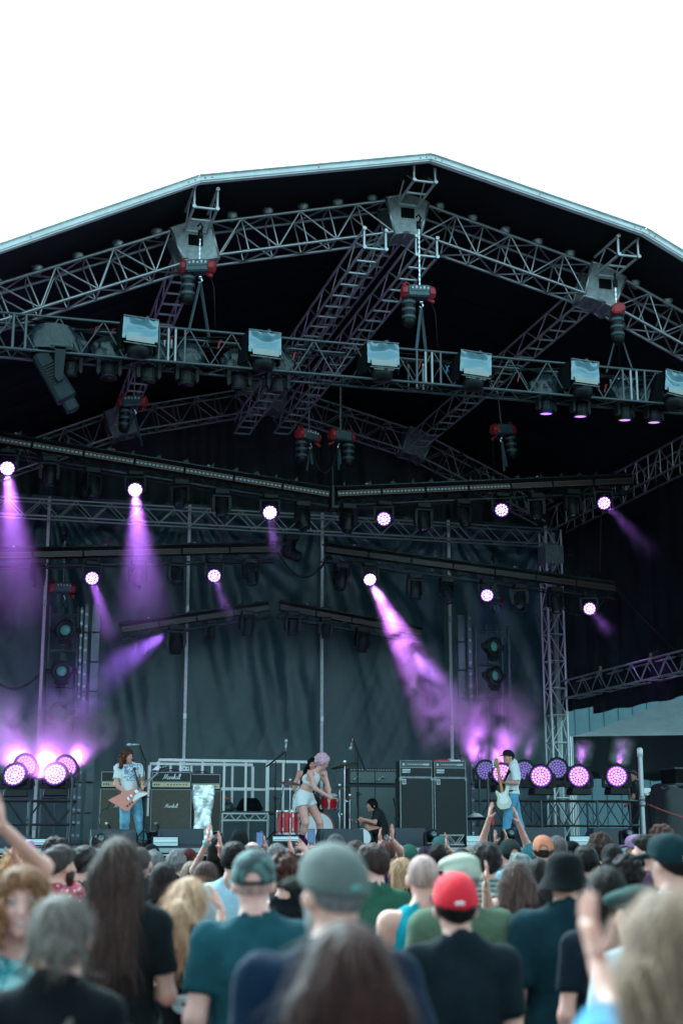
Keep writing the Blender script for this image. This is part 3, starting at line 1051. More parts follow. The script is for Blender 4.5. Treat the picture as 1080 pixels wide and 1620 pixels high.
def dark_head(label, px, py, v, aim, s=1.0, grp='dark moving heads under the beams', up=False):
    p = P(px, py, v - 0.1)
    aim = Vector(aim).normalized()
    sg = 1 if up else -1
    t = thing('moving_head', label, 'stage lamp', T(p - Vector((0, 0, sg * 0.42 * s))) @ S(s), grp)
    part('base', MB().box((0, 0, sg * 0.07), (0.34, 0.26, 0.14), None, 1, 0.02), BLACK, t)
    pan = math.atan2(-aim.x, aim.y)
    yk = MB()
    for q in (-1, 1):
        yk.prism([(q * 0.15, sg * 0.17), (q * 0.21, sg * 0.15), (q * 0.225, sg * 0.40), (q * 0.20, sg * 0.52), (q * 0.16, sg * 0.52), (q * 0.15, sg * 0.4)], -0.07, 0.07)
    yk.box((0, 0, sg * 0.17), (0.42, 0.16, 0.06), None, 1, 0.01)
    part('yoke', yk, BLACK, t, Rz(pan))
    F = (-aim).to_track_quat('Z', 'Y').to_matrix().to_4x4()
    hd = part('lamp_head', MB().lathe([(0, 0.24), (0.09, 0.235), (0.135, 0.18), (0.15, 0.06), (0.145, -0.06), (0.125, -0.14), (0.13, -0.22), (0.12, -0.235), (0.105, -0.22), (0, -0.20)], 18), BLACK, t, T(0, 0, sg * 0.42) @ F, True)
    part('lens', MB().lathe([(0.108, -0.215), (0.06, -0.225), (0, -0.228)], 16), SMOKED, hd, None, True)
    rb = MB()
    for i in range(5):
        rb.lathe([(0.152, 0.02 + 0.03 * i), (0.158, 0.026 + 0.03 * i), (0.152, 0.036 + 0.03 * i)], 18)
    part('cooling_rib', rb, BLACK, hd, None, True)


D = Vector((0, -0.35, -1))
DARK = [(78, 752, V1, 'first dark head under the upper left beam, right of the edge wash lamp'), (146, 770, V1, 'second dark head under the upper left beam, just left of its middle wash lamp'),
        (286, 788, V1, 'dark head under the upper left beam, just right of its middle wash lamp'), (350, 803, V1, 'dark head under the upper left beam, between the middle and inner wash lamps'),
        (478, 822, V1, 'dark head under the upper left beam, next to the centre joint'), (551, 826, V1, 'dark head under the upper right beam, next to the centre joint'),
        (669, 824, V1, 'dark head under the upper right beam, right of its inner wash lamp'), (731, 818, V1, 'dark head under the upper right beam, left of its middle wash lamp'),
        (848, 808, V1, 'dark head under the upper right beam, right of its middle wash lamp'), (905, 802, V1, 'dark head under the upper right beam, left of its outermost wash lamp'),
        (60, 912, V2, 'dark head under the middle left beam, left of its first wash lamp'), (218, 915, V2, 'dark head under the middle left beam, right of its first wash lamp'),
        (280, 911, V2, 'dark head under the middle left beam, left of its second wash lamp'), (396, 911, V2, 'dark head at the inner end of the middle left beam'),
        (540, 918, V2, 'dark head at the inner end of the middle right beam'), (656, 934, V2, 'dark head under the middle right beam, right of the brightest beam'),
        (706, 940, V2, 'dark head under the middle right beam, left of its middle wash lamp'), (822, 950, V2, 'dark head under the middle right beam, right of its middle wash lamp'),
        (878, 955, V2, 'dark head under the middle right beam in front of the tower')]
for i, (px, py, v, lb) in enumerate(DARK):
    dark_head(lb, px, py, v, D + Vector((0.25 * math.sin(i * 2.1), 0.2 * math.cos(i * 1.3), 0)), 0.95)
for i, (px, py, lb, s) in enumerate([(224, 1022, 'outer dark head under the lowest left beam', 0.9), (278, 1018, 'second dark head under the lowest left beam, at the pole', 1.1),
                                     (335, 1000, 'short dark head under the lowest left beam', 0.7), (391, 992, 'inner dark head under the lowest left beam', 0.95),
                                     (463, 992, 'inner dark head under the lowest right beam', 0.95), (515, 998, 'second dark head under the lowest right beam, at the pole', 0.8), (573, 1018, 'outer dark head under the lowest right beam', 0.95)]):
    dark_head(lb, px, py, V3, Vector((0.05 * (i % 3 - 1), 0.2, -1)), s, 'dark moving heads under the lowest beams')
dark_head('dark lamp pair hanging between the middle beams at the centre', 460, 875, 31.2, (0.8, -0.4, -0.5), 1.0, 'dark moving heads under the beams')

# ---- loose cables of the rig
def sag(label, a, b, v0, v1, drop, r=0.018):
    p, q = P(*a, v0), P(*b, v1)
    pts = [(q - p) * (i / 20) + Vector((0, 0, -drop * 4 * (i / 20) * (1 - i / 20))) for i in range(21)]
    tag(part('cable', MB().tube(pts, r, 6), BLACK, None, T(p), True), label, 'cable', 'loose cables of the rig')


sag('black cable looping between the two middle beams at the centre', (438, 872), (520, 880), V2, V2, 0.55, 0.03)
sag('steel wire running from the rear roof truss down to the upper right beam', (698, 678), (757, 752), 33.5, 29.0, 0.0, 0.014)
sag('black cable sagging under the right end of the middle beam', (870, 945), (965, 935), V2, V2, 0.5, 0.02)
sag('cable hanging from the outer end of the upper right beam', (950, 815), (948, 905), V1, V1 + 0.3, 0.0, 0.016)
sag('cable drooping from the left ladder to the left photo edge', (62, 1068), (-20, 1062), 33.0, 33.0, 0.35, 0.03)
sag('black wire hanging down behind the middle hoist of the front truss', (540, 602), (541, 688), 28.7, 28.7, 0.0, 0.014)
sag('black cable bridging the pair of centre hoists', (487, 690), (540, 692), 28.6, 28.6, 0.8, 0.016)
sag('dark diagonal brace wire from the middle beam end to the wing truss', (972, 930), (1078, 1040), 31.4, 29.0, 0.0, 0.03)
# ================================================================== ON THE STAGE
# ---- towers of lamps, strips and ladders at the sides of the backdrop
LAD = mat('dark ladder steel', (0.06, 0.075, 0.085), 0.4, 0.5, 0.2, 20)
LENS_GREEN = emit('dim green lens', (0.10, 0.45, 0.42), 0.02)


def ladder(label, px0, px1, ptop, v, zb):
    a, b = P(px0, ptop, v), P(px1, ptop, v)
    t = thing('lamp_ladder', label, 'ladder frame', (a.x, v, zb), 'ladder frames carrying lamps')
    w, h = b.x - a.x, a.z - zb
    for x in (0, w):
        for y in (0, 0.3):
            rod('rail', (x, y, 0), (x, y, h), 0.024, LAD, t)
    n = round(h / 0.95)
    for i in range(n + 1):
        z = h - 0.2 - (h - 0.4) * i / n
        for y in (0, 0.3):
            rod('rung', (0, y, z), (w, y, z), 0.018, LAD, t)
    rod('centre_pole', (w / 2, 0.15, 0), (w / 2, 0.15, h), 0.02, LAD, t)
    for x in (0.06, w - 0.06):
        part('ring', MB().tube([(x + 0.05 * math.cos(k * math.pi / 4), -0.02, h - 0.28 + 0.05 * math.sin(k * math.pi / 4)) for k in range(9)], 0.012, 5), LAD, t, None, True)
    return t, a, w


ladder('dark steel lamp ladder on the left in front of the backdrop', 80, 124, 958, 33.2, DECK)
ladder('dark steel lamp ladder on the right beside the light strips', 752, 793, 985, 33.2, DECK)


def scoop(label, px, py, v, side=0.0):
    p = P(px, py, v)
    t = thing('blinder_lamp', label, 'stage lamp', T(p) @ Rz(R(-15 + side)), 'round lamps on the ladder frames')
    part('body', MB().lathe([(0, 0.3), (0.12, 0.28), (0.2, 0.15), (0.22, 0), (0.24, -0.03), (0.24, -0.07), (0.17, -0.09), (0.13, -0.05), (0.12, 0), (0, 0.01)], 20, Rx(R(-90)) @ S(1, 1, -1) if False else Rx(R(-90)).inverted() @ S(1, 1, -1)), BLACK, t, None, True)
    part('lens', MB().lathe([(0.135, 0.0), (0.08, -0.03), (0, -0.045)], 16, Rx(R(90)) @ S(1, 1, -1)), LENS_GREEN, t, None, True)
    ear = MB()
    for s in (-1, 1):
        ear.cyl((s * 0.2, 0, 0), (s * 0.33, 0, 0), 0.06, n=10).box((s * 0.34, 0.02, 0), (0.05, 0.12, 0.14), None, 1, 0.01)
    ear.box((0, 0.02, -0.25), (0.3, 0.14, 0.1)).cyl((-0.1, 0, -0.32), (0.1, 0, -0.32), 0.06, n=8)
    part('bracket', ear, BLACK, t)


for (px, py, lb) in ((104, 997, 'top round lamp on the left lamp ladder'), (98, 1062, 'middle round lamp on the left lamp ladder'), (95, 1127, 'lowest round lamp on the left lamp ladder')):
    scoop(lb, px, py, 33.0)
for (px, py, lb) in ((780, 1023, 'upper round lamp on the right lamp ladder, facing right'), (782, 1069, 'lower round lamp on the right lamp ladder, facing right')):
    scoop(lb, px, py, 33.0, 38)
CELL = mat('strip module', (0.075, 0.10, 0.11), 0.35, 0.3, 0.2, 10)


def strip(label, px, ptop, v, w, n, beads=False):
    a = P(px, ptop, v)
    t = thing('light_strip', label, 'light strip', (a.x, v, DECK), 'upright light strips beside the ladders')
    h = a.z - DECK
    part('spine', MB().box((0, 0.06, h / 2), (w * 0.5, 0.05, h)), BLACK, t)
    for i in range(n):
        z0 = h * i / n
        m = part('module', MB().box((0, 0, z0 + h / n / 2), (w, 0.1, h / n - 0.03), None, 1, 0.01), CELL, t)
    if beads:
        bd = MB()
        for i in range(int(h / 0.28)):
            bd.lathe([(0.035, 0), (0.02, -0.02), (0, -0.025)], 8, T(0, -0.055, 0.2 + i * 0.28) @ Rx(R(-90)).inverted())
        part('lamp_bead', bd, ALU_DULL, t)


strip('flat light strip standing on the right next to the fourth pole', 728, 972, 33.6, 0.20, 8)
strip('beaded light strip standing left of the right ladder', 741, 968, 33.4, 0.10, 8, True)
strip('flat light strip standing right of the left ladder', 153, 955, 33.6, 0.20, 8)
strip('beaded light strip standing close beside the left ladder', 138, 955, 33.4, 0.10, 8, True)
strip('thin beaded strip on the inner rail of the left ladder', 130, 960, 33.0, 0.06, 8, True)
strip('thin strip on the outer rail of the right ladder', 803, 990, 33.5, 0.06, 8, False)

# ---- floor trusses with big wash lamps
def floor_truss(label, x0, x1, v, z0, z1, sides='fb'):
    M, L = axis_frame((x0, v, (z0 + z1) / 2), (x1, v, (z0 + z1) / 2))
    t = thing('floor_truss', label, 'truss', M, 'low trusses carrying floor lamps')
    truss(t, L, 0.5, z1 - z0, 0.34, 0.022, 0.012, BLACKTRUSS, 'fb', False)
    for q in (0.1, L * 0.35, L * 0.7, L - 0.1):
        for sy in (-1, 1):
            rod('leg', (q, sy * 0.25, -(z0 + z1) / 2 + DECK), (q, sy * 0.25, (z1 - z0) / 2 + (0.45 if q > L - 0.2 or q < 0.2 else 0)), 0.028, LAD, t)
    return t


floor_truss('low black truss on the left of the stage under the pink floor lamps', -0.6, 2.35, 29.0, 2.1, 2.55)
floor_truss('low black truss on the right of the stage under the round floor lamps', 10.8, 14.5, 29.0, 2.1, 2.62)
LENS_FLARE = emit('white pink led', (0.82, 0.40, 1.0), 0.55)
FLOOR = [(24, 1226, 28.9, 0.225, (-0.6, -1.4, 0.55), LENS_FLARE, 'front pink floor lamp at the left photo edge, tilted left'),
         (88, 1225, 28.9, 0.225, (-0.35, -1.4, 0.5), LENS_FLARE, 'front pink floor lamp left of the guitarist, tilted left'),
         (41, 1211, 30.1, 0.225, (0.5, -1.4, 0.45), LENS_PINK, 'rear pink floor lamp behind the leftmost one'),
         (105, 1213, 30.1, 0.225, (0.5, -1.4, 0.45), LENS_PINK, 'rear pink floor lamp nearest the left ladder'),
         (855, 1228, 28.9, 0.225, (-0.5, -1.5, 0.1), LENS_PINK, 'round floor lamp just right of the bassist'),
         (915, 1228, 28.9, 0.225, (-0.4, -1.5, 0.1), LENS_PINK, 'round floor lamp second from the right'),
         (975, 1228, 28.9, 0.225, (-0.5, -1.5, 0.1), LENS_PINK, 'rightmost round floor lamp beside the silver pole'),
         (768, 1219, 30.4, 0.215, (-0.5, -1.5, 0.2), LENS_DIM, 'dim floor lamp behind the bassist on the left'),
         (794, 1224, 29.4, 0.215, (-0.5, -1.5, 0.3), LENS_PINK, 'pink floor lamp hidden behind the bass neck'),
         (829, 1219, 30.4, 0.215, (-0.5, -1.5, 0.2), LENS_DIM, 'dim blue floor lamp behind the bassist on the right'),
         (881, 1216, 30.4, 0.225, (-0.4, -1.5, 0.2), LENS_DIM, 'dark floor lamp between the first two round ones')]
FTIPS = []
for px, py, v, r, aim, lens, lb in FLOOR:
    p = P(px, py, v)
    aim = (Vector(aim)).normalized()
    base = p - aim * r * 0.4 - Vector((0, 0, r * 1.75))
    t, tip = wash(lb, base, aim, r, lens, FACE_DIM if lens is LENS_DIM else FACE, 3, True, 'big round wash lamps on the floor trusses', 1.75)
    FTIPS.append((px, py, v, tip))

# ---- guitar amplifiers
TOLEX = mat('black amp vinyl', (0.02, 0.024, 0.026), 0.5, 0, 0.2, 30, 0.2, 200)
GRILLE = mat('brown grille cloth', (0.085, 0.075, 0.062), 0.85, 0, 0.3, 60, 0.15, 150)
GRILLE_G = mat('grey grille cloth', (0.13, 0.17, 0.17), 0.85, 0, 0.15, 60, 0.15, 150)
GRILLE_D = mat('black grille cloth', (0.028, 0.034, 0.036), 0.85, 0, 0.25, 60, 0.15, 150)
GOLD = mat('brass control panel', (0.50, 0.42, 0.26), 0.4, 0.3, 0.1, 9)
PIPING = mat('pale piping', (0.42, 0.45, 0.43), 0.5)
WHITEP = mat('white lettering', (0.82, 0.83, 0.82), 0.5)
SILVERP = mat('silver panel', (0.45, 0.49, 0.5), 0.35, 0.5)


def text(name, s, size, material, parent, M, shear=0.0, depth=0.004, spacing=1.0, align='CENTER'):
    cu = bpy.data.curves.new(name, 'FONT')
    cu.body = s
    cu.size = size
    cu.shear = shear
    cu.extrude = depth
    cu.space_character = spacing
    cu.align_x = align
    cu.align_y = 'CENTER'
    cu.materials.append(material)
    tmp = bpy.data.objects.new(name, cu)
    me = bpy.data.meshes.new_from_object(tmp)
    bpy.data.objects.remove(tmp)
    if not me.materials:
        me.materials.append(material)
    return link(bpy.data.objects.new(name, me), parent, M)


FRONT = Rx(R(90))


def script_logo(parent, M, w, material, bold=0.0042):
    """flowing script 'Marshall' drawn as pen strokes, about w wide, in the XZ plane"""
    u = w / 8.6
    S_ = {'M': [[(0, 0.2), (0.35, 0.1), (0.75, 1.2), (0.95, 2.35), (1.05, 1.2), (1.2, 0.25), (1.6, 1.4), (1.95, 2.4), (1.95, 1.2), (2.1, 0.15), (2.4, 0.25)]],
          'a': [[(0.85, 1.0), (0.5, 1.15), (0.15, 0.75), (0.2, 0.2), (0.5, 0.1), (0.85, 0.6), (0.9, 1.05), (0.85, 0.4), (1.0, 0.1), (1.2, 0.25)]],
          'r': [[(0.0, 0.25), (0.25, 1.15), (0.3, 0.8), (0.55, 1.1), (0.75, 0.9), (0.6, 0.3), (0.8, 0.1), (0.95, 0.25)]],
          's': [[(0.0, 0.2), (0.45, 1.2), (0.6, 0.6), (0.5, 0.1), (0.2, 0.15), (0.5, 0.05), (0.85, 0.3)]],
          'h': [[(0.0, 0.2), (0.45, 1.8), (0.4, 2.4), (0.2, 2.0), (0.12, 0.1), (0.35, 0.9), (0.6, 1.1), (0.65, 0.4), (0.75, 0.1), (0.95, 0.25)]],
          'l': [[(0.0, 0.2), (0.42, 1.7), (0.4, 2.4), (0.2, 2.1), (0.18, 0.5), (0.3, 0.1), (0.55, 0.25)]]}
    adv = {'M': 2.25, 'a': 1.1, 'r': 0.9, 's': 0.75, 'h': 0.92, 'l': 0.52}
    mb = MB()
    x = -4.1
    for ch in 'Marshall':
        for st in S_[ch]:
            pts = [Vector(((x + q[0] + 0.18 * q[1]) * u, -0.002, (q[1] - 1.1) * u)) for q in st]
            sm = []
            for i in range(len(pts) - 1):
                p0, p1, p2, p3 = pts[max(i - 1, 0)], pts[i], pts[i + 1], pts[min(i + 2, len(pts) - 1)]
                for k in range(4):
                    t = k / 4
                    sm.append(0.5 * ((2 * p1) + (p2 - p0) * t + (2 * p0 - 5 * p1 + 4 * p2 - p3) * t * t + (3 * p1 - p0 - 3 * p2 + p3) * t ** 3))
            sm.append(pts[-1])
            mb.tube(sm, bold, 5)
        x += adv[ch]
    part('lettering', mb, material, parent, M)


def guitar_head(label, M, w=0.74, logo=True, grp='guitar amplifier heads'):
    t = thing('amp_head', label, 'amplifier', M, grp)
    h, d = 0.30, 0.24
    part('case', MB().box((0, d / 2, h / 2), (w, d, h), None, 1, 0.012), TOLEX, t)
    part('front_panel', MB().box((0, -0.004, h * 0.64), (w - 0.06, 0.012, h * 0.52)), GRILLE_D, t)
    pb = part('control_panel', MB().box((0, -0.006, h * 0.20), (w - 0.06, 0.012, h * 0.25)), GOLD, t)
    kn = MB()
    for i in range(7):
        kn.cyl((-0.06 + i * 0.055, -0.012, h * 0.2), (-0.06 + i * 0.055, -0.03, h * 0.2), 0.011, n=8)
    for i in range(3):
        kn.box((-w / 2 + 0.07 + i * 0.04, -0.016, h * 0.2), (0.02, 0.014, 0.03))
    part('knob', kn, BLACK, pb)
    pp = MB()
    for z in (h * 0.36, h * 0.92, h * 0.06):
        pp.box((0, -0.012, z), (w - 0.05, 0.008, 0.008))
    for x in (-1, 1):
        pp.box((x * (w / 2 - 0.027), -0.012, h * 0.64), (0.008, 0.008, h * 0.56))
    part('piping', pp, PIPING, t)
    part('handle', MB().tube([(-0.12, d / 2, h), (-0.09, d / 2, h + 0.03), (0.09, d / 2, h + 0.03), (0.12, d / 2, h)], 0.012, 6), BLACK, t, None, True)
    if logo:
        script_logo(t, T(0.0, -0.014, h * 0.66), 0.34, WHITEP)
    return t


def guitar_cab(label, M, w=0.76, logo=True, grp='guitar speaker cabinets', gr=None):
    t = thing('speaker_cabinet', label, 'speaker cabinet', M, grp)
    h, d = 0.78, 0.36
    part('case', MB().box((0, d / 2, h / 2), (w, d, h), None, 1, 0.015), TOLEX, t)
    part('grille', MB().box((0, -0.004, h / 2), (w - 0.05, 0.014, h - 0.05), None, 1, 0.004), gr or GRILLE, t)
    part('piping', MB().box((0, -0.006, h - 0.022), (w - 0.04, 0.012, 0.007)).box((0, -0.006, 0.022), (w - 0.04, 0.012, 0.007)).box((w / 2 - 0.022, -0.006, h / 2), (0.007, 0.012, h - 0.04)).box((-w / 2 + 0.022, -0.006, h / 2), (0.007, 0.012, h - 0.04)), PIPING, t)
    if logo:
        script_logo(t, T(0.0, -0.014, h * 0.60), 0.25, WHITEP, 0.0034)
    return t


YA = 26.0
YROT = Rz(R(-6))
def amp_stack(px, label_h, label_c, logo=True, v=YA, head=True):
    x = P(px, 1300, v).x
    zc = 2.72 - 0.78
    guitar_cab(label_c, T(x, v, zc) @ YROT, 0.76, logo)
    guitar_head(label_h, T(x, v + 0.04, 2.725) @ YROT, 0.74, logo)
    return x


xa = amp_stack(270, 'black amplifier head with white script and brass panel, right of the guitarist', 'brown-grilled speaker cabinet under the scripted amplifier head right of the guitarist')
xb = amp_stack(190, 'black amplifier head half hidden behind the guitarist', 'brown-grilled speaker cabinet behind the guitarist', True, 26.05)
xc = amp_stack(318, 'black amplifier head behind the silver foil roll', 'dark speaker cabinet behind the silver foil roll', False, 26.7)
for x, v, lb in ((xa, 26.0, 'black flight case under the cabinet right of the guitarist'), (xb, 26.05, 'black flight case under the cabinet behind the guitarist'), (xc, 26.7, 'black flight case under the cabinet behind the foil roll')):
    solid('flight_case', lb, 'case', MB().box((0, 0.18, 0.118), (0.8, 0.4, 0.236), None, 1, 0.01), MATTE, T(x, v, DECK) @ YROT, 'cases under the cabinets')
for px, py, lb in ((186, 1228, 'small pale box on the left amplifier head'), (294, 1226, 'small pale box on the scripted amplifier head')):
    p = P(px, py, 26.1)
    t = thing('pedal_box', lb, 'box', T(p.x, 26.15, 3.027))
    part('case', MB().box((0, 0, 0.045), (0.13, 0.1, 0.09), None, 1, 0.008), SILVERP, t)
    part('knob', MB().cyl((-0.03, -0.05, 0.05), (-0.03, -0.065, 0.05), 0.015, n=8).cyl((0.03, -0.05, 0.05), (0.03, -0.065, 0.05), 0.015, n=8), BLACK, t)
p = P(248, 1227, 26.1)
solid('towel', 'small white towel crumpled on the scripted amplifier head', 'towel', MB().sheet(lambda u, v: (0.16 * (u - 0.5) * (1 + 0.2 * math.sin(v * 9)), 0.12 * (v - 0.5), 0.012 + 0.05 * math.sin(math.pi * u) * math.sin(math.pi * v) * (1 + 0.5 * math.sin(u * 11 + v * 7))), 12, 10), WHITE_STEEL, T(p.x, 26.12, 3.03), None, True)

# silver foil roll
FOILS = mat('crumpled silver foil', (0.74, 0.77, 0.78), 0.28, 0.7, 0.15, 4, 0.5, 9)
p = P(320, 1300, 26.05)


def foil(u, v):
    a = 2 * math.pi * u
    w = 0.185 + 0.02 * math.sin(3 * v * math.pi)
    k = 1.2 * (0.5 + 0.5 * math.tanh(3 * math.cos(a))) if False else 1
    wr = 0.010 * nz(u * 22, v * 9, 1.0) - 0.012 * math.exp(-(((v * 4.3) % 1.0 - 0.5) / 0.05) ** 2)
    cr = 0.010 * nz(u * 16, v * 11, 2.0)
    c, s = math.cos(a), math.sin(a)
    q = (abs(c) ** 5 + abs(s) ** 5) ** -0.2
    return ((w + wr) * q * c * (1 - 0.05 * math.sin(v * 5)), 0.13 * q * s + cr, 1.08 * v)


solid('foil_roll', 'tall crumpled silver foil wrapping standing right of the amplifiers', 'foil wrap', MB().sheet(foil, 40, 60).lathe([(0.17, 1.08), (0, 1.09)], 16), FOILS, T(p.x, 26.05, DECK) @ YROT, None, True)

# ---- bass stacks
def bass_stack(px, first):
    x = P(px, 1300, 26.9).x
    t = thing('bass_cabinet', 'tall black bass cabinet, ' + ('left one of the pair, nearer the drums' if first else 'right one of the pair, nearer the bassist'), 'speaker cabinet', T(x, 26.9, DECK + 0.04) @ Rz(R(-4)), 'tall bass cabinets')
    w, h, d = 0.665, 1.26, 0.42
    part('case', MB().box((0, d / 2, h / 2), (w, d, h), None, 1, 0.015), TOLEX, t)
    part('grille', MB().box((0, -0.005, h / 2), (w - 0.05, 0.014, h - 0.05)), GRILLE_D, t)
    pp = MB()
    for sx in (-1, 1):
        pp.box((sx * (w / 2 - 0.012), -0.004, h / 2), (0.014, 0.016, h))
    pp.box((0, -0.004, h - 0.01), (w, 0.016, 0.014)).box((0, -0.004, 0.01), (w, 0.016, 0.014))
    part('piping', pp, ALU_DULL, t)
    bd = part('badge', MB().box((-w / 2 + 0.085, -0.014, h - 0.085), (0.075, 0.008, 0.10)), SILVERP, t)
    part('badge_mark', MB().tube([(-w / 2 + 0.085 + 0.024 * math.cos(k * 0.7), -0.02, h - 0.085 + 0.03 * math.sin(k * 0.7)) for k in range(10)], 0.006, 4).box((-w / 2 + 0.085, -0.02, h - 0.085), (0.01, 0.006, 0.04)), BLACK, bd)
    cn = MB()
    for sx in (-1, 1):
        for z in (0.03, h - 0.03):
            cn.box((sx * (w / 2 - 0.02), 0.01, z), (0.06, 0.05, 0.07), None, 1, 0.01)
    part('corner', cn, ALU_DULL, t)
    hd = thing('amp_head', 'black bass amplifier head on the ' + ('left' if first else 'right') + ' tall bass cabinet', 'amplifier', T(x, 26.92, DECK + 0.04 + 1.264) @ Rz(R(-4)), 'bass amplifier heads')
    hh, dd, ww = 0.32, 0.34, 0.655
    part('case', MB().box((0, dd / 2, hh / 2), (ww, dd, hh), None, 1, 0.012), TOLEX, hd)
    part('control_panel', MB().box((0, -0.006, hh * 0.76), (ww - 0.06, 0.012, hh * 0.30)), mat('dark grey panel', (0.08, 0.09, 0.095), 0.4, 0.4), hd)
    part('front_panel', MB().box((0, -0.006, hh * 0.33), (ww - 0.06, 0.012, hh * 0.46)), GRILLE_D, hd)
    kn = MB()
    for i in range(9):
        kn.cyl((-0.17 + i * 0.036, -0.012, hh * 0.77), (-0.17 + i * 0.036, -0.03, hh * 0.77), 0.011, n=8)
    kn.box((0.2, -0.014, hh * 0.77), (0.12, 0.006, 0.03)).box((-0.25, -0.014, hh * 0.77), (0.04, 0.006, 0.04))
    part('knob', kn, ALU, hd)
    pl = MB()
    for z in (0.006, hh * 0.58, hh - 0.006):
        pl.box((0, -0.012, z), (ww - 0.02, 0.01, 0.01))
    for sx in (-1, 1):
        pl.box((sx * (ww / 2 - 0.012), -0.012, hh / 2), (0.01, 0.01, hh))
    part('trim', pl, ALU_DULL, hd)
    lg = part('logo_plate', MB().box((-ww / 2 + 0.13, -0.016, hh * 0.37), (0.165, 0.008, 0.075), None, 1, 0.003), SILVERP, hd)
    text('lettering', 'Ampeg', 0.062, BLACK, lg, T(-ww / 2 + 0.13, -0.022, hh * 0.37) @ FRONT, 0.15, 0.001)
    return x


x1 = bass_stack(659, True)
x2 = bass_stack(713, False)
p = P(700, 1192, 27)
solid('red_cloth', 'flat red cloth on the right bass amplifier head', 'cloth', MB().box((0, 0, 0.011), (0.24, 0.2, 0.022), None, 1, 0.006), mat('red cloth', (0.75, 0.03, 0.05), 0.7), T(x2 - 0.12, 27.05, DECK + 0.04 + 1.264 + 0.322))
solid('towel', 'folded white towel on the right bass amplifier head', 'towel', MB().sheet(lambda u, v: (0.22 * (u - 0.5), 0.2 * (v - 0.5), 0.03 + 0.025 * math.sin(u * 5 + v * 3) * math.sin(math.pi * v)), 10, 8).box((0, 0, 0.012), (0.21, 0.19, 0.022)), WHITE_STEEL, T(x2 + 0.14, 27.07, DECK + 0.04 + 1.264 + 0.322))

# ---- grey cabinets behind the drums
for k, (px, lb) in enumerate(((573, 'grey-grilled tall cabinet behind the drums, left one'), (605, 'grey-grilled tall cabinet behind the drums, right one next to the bass stacks'))):
    x = P(px, 1300, 28.6).x + (0 if k == 0 else 0.09)
    t = thing('keyboard_cabinet', lb, 'speaker cabinet', T(x, 28.6, DECK) @ Rz(R(-4)), 'grey cabinets behind the drums')
    w = 0.55
    part('case', MB().box((0, 0.25, 0.6), (w, 0.5, 1.2), None, 1, 0.015), TOLEX, t)
    part('grille', MB().box((0, -0.006, 0.6), (w - 0.05, 0.014, 1.12)), GRILLE_G, t)
    part('top_cabinet', MB().box((0, 0.2, 1.39), (w, 0.4, 0.32), None, 1, 0.012), TOLEX, t)
    part('top_grille', MB().box((0, -0.006, 1.36), (w - 0.05, 0.014, 0.22)), GRILLE_G, t)
    bt = MB()
    for i in range(9):
        bt.box((-w / 2 + 0.05 + i * (w - 0.1) / 8, -0.01, 1.515), (0.022, 0.01, 0.022))
    part('button', bt, ALU_DULL, t)
    part('microphone_clip', MB().tube([(-0.15, -0.04, 1.34), (-0.1, -0.06, 1.38), (-0.05, -0.05, 1.35)], 0.014, 5).cyl((-0.15, -0.04, 1.34), (-0.19, -0.05, 1.3), 0.022, n=8), SILVERP, t, None, True)

# ---- railings on the riser at the back
def railing(label, x0, x1, v, zt, n, mids, zb):
    t = thing('riser_railing', label, 'railing', (x0, v, zb), 'white railings at the back of the stage')
    w = x1 - x0
    h = zt - zb
    part('top_rail', MB().box((w / 2, 0, h - 0.03), (w, 0.05, 0.06), None, 1, 0.01), WHITE_STEEL, t)
    for m in mids:
        part('mid_rail', MB().box((w / 2, 0.003, m - zb), (w, 0.04, 0.05), None, 1, 0.008), WHITE_STEEL, t)
    for i in range(n + 1):
        slab('upright', (w * i / n, 0.006, (h - 0.06) / 2), (0.06 if i in (0, n) else 0.045, 0.045, h - 0.062), WHITE_STEEL, t)


railing('white steel railing nearer the amplifiers, its top rail highest', P(251, 1202, 30).x, P(423, 1202, 30).x, 30.0, 3.46, 5, (2.84,), 2.3)
railing('white steel railing behind the first, shifted to the left', P(237, 1210, 31.2).x, P(400, 1210, 31.2).x, 31.2, 3.44, 5, (2.9,), 2.3)
railing('white steel railing behind the drummer', P(424, 1202, 30).x, P(497, 1202, 30).x, 30.02, 3.46, 3, (2.86,), 2.3)
M, L = axis_frame((P(352, 1285, 29.9).x, 29.9, 2.27), (P(424, 1285, 29.9).x, 29.9, 2.27))
t = thing('riser_beam', 'white lattice beam edge of the riser below the railings', 'riser', M)
truss(t, L, 0.02, 0.14, 0.14, 0.02, 0.01, WHITE_STEEL, 'f', False)
part('riser_top', MB().box((L / 2 - 0.3, 1.1, 0.10), (L + 1.6, 2.2, 0.05)), DECKM, t)
for q in (0, L):
    for y in (0, 2.1):
        rod('leg', (q, y, 0.07), (q, y, DECK - 2.27), 0.03, ALU, t)
# clutter on the riser
for px, py, s, m, lb in ((396, 1272, (0.55, 0.4, 0.28), MATTE, 'black bag lying on the riser behind the railing'), (365, 1271, (0.35, 0.3, 0.22), SLATE, 'grey case on the riser behind the railing'), (357, 1263, (0.3, 0.2, 0.08), mat('orange cloth', (0.5, 0.12, 0.05), 0.8), 'orange folded cloth on the riser')):
    p = P(px, py, 30.5)
    solid('stage_bag', lb, 'bag', MB().box((0, 0, s[2] / 2), s, None, 0.7, 0.05), m, T(p.x, 30.6 + (0.35 if m is SLATE else 0), 2.40 + (0.225 if 'orange' in lb else 0)), None, True)

# ---- drum kit
DRUMRED = mat('red drum shell', (0.62, 0.012, 0.03), 0.16, 0.25, 0.25, 6, coat=1.0)
SKIN_W = mat('white drum head', (0.78, 0.80, 0.80), 0.5, 0, 0.05, 3)
BRONZE = mat('cymbal bronze', (0.52, 0.37, 0.22), 0.3, 0.9, 0.2, 6)
VD = 27.3


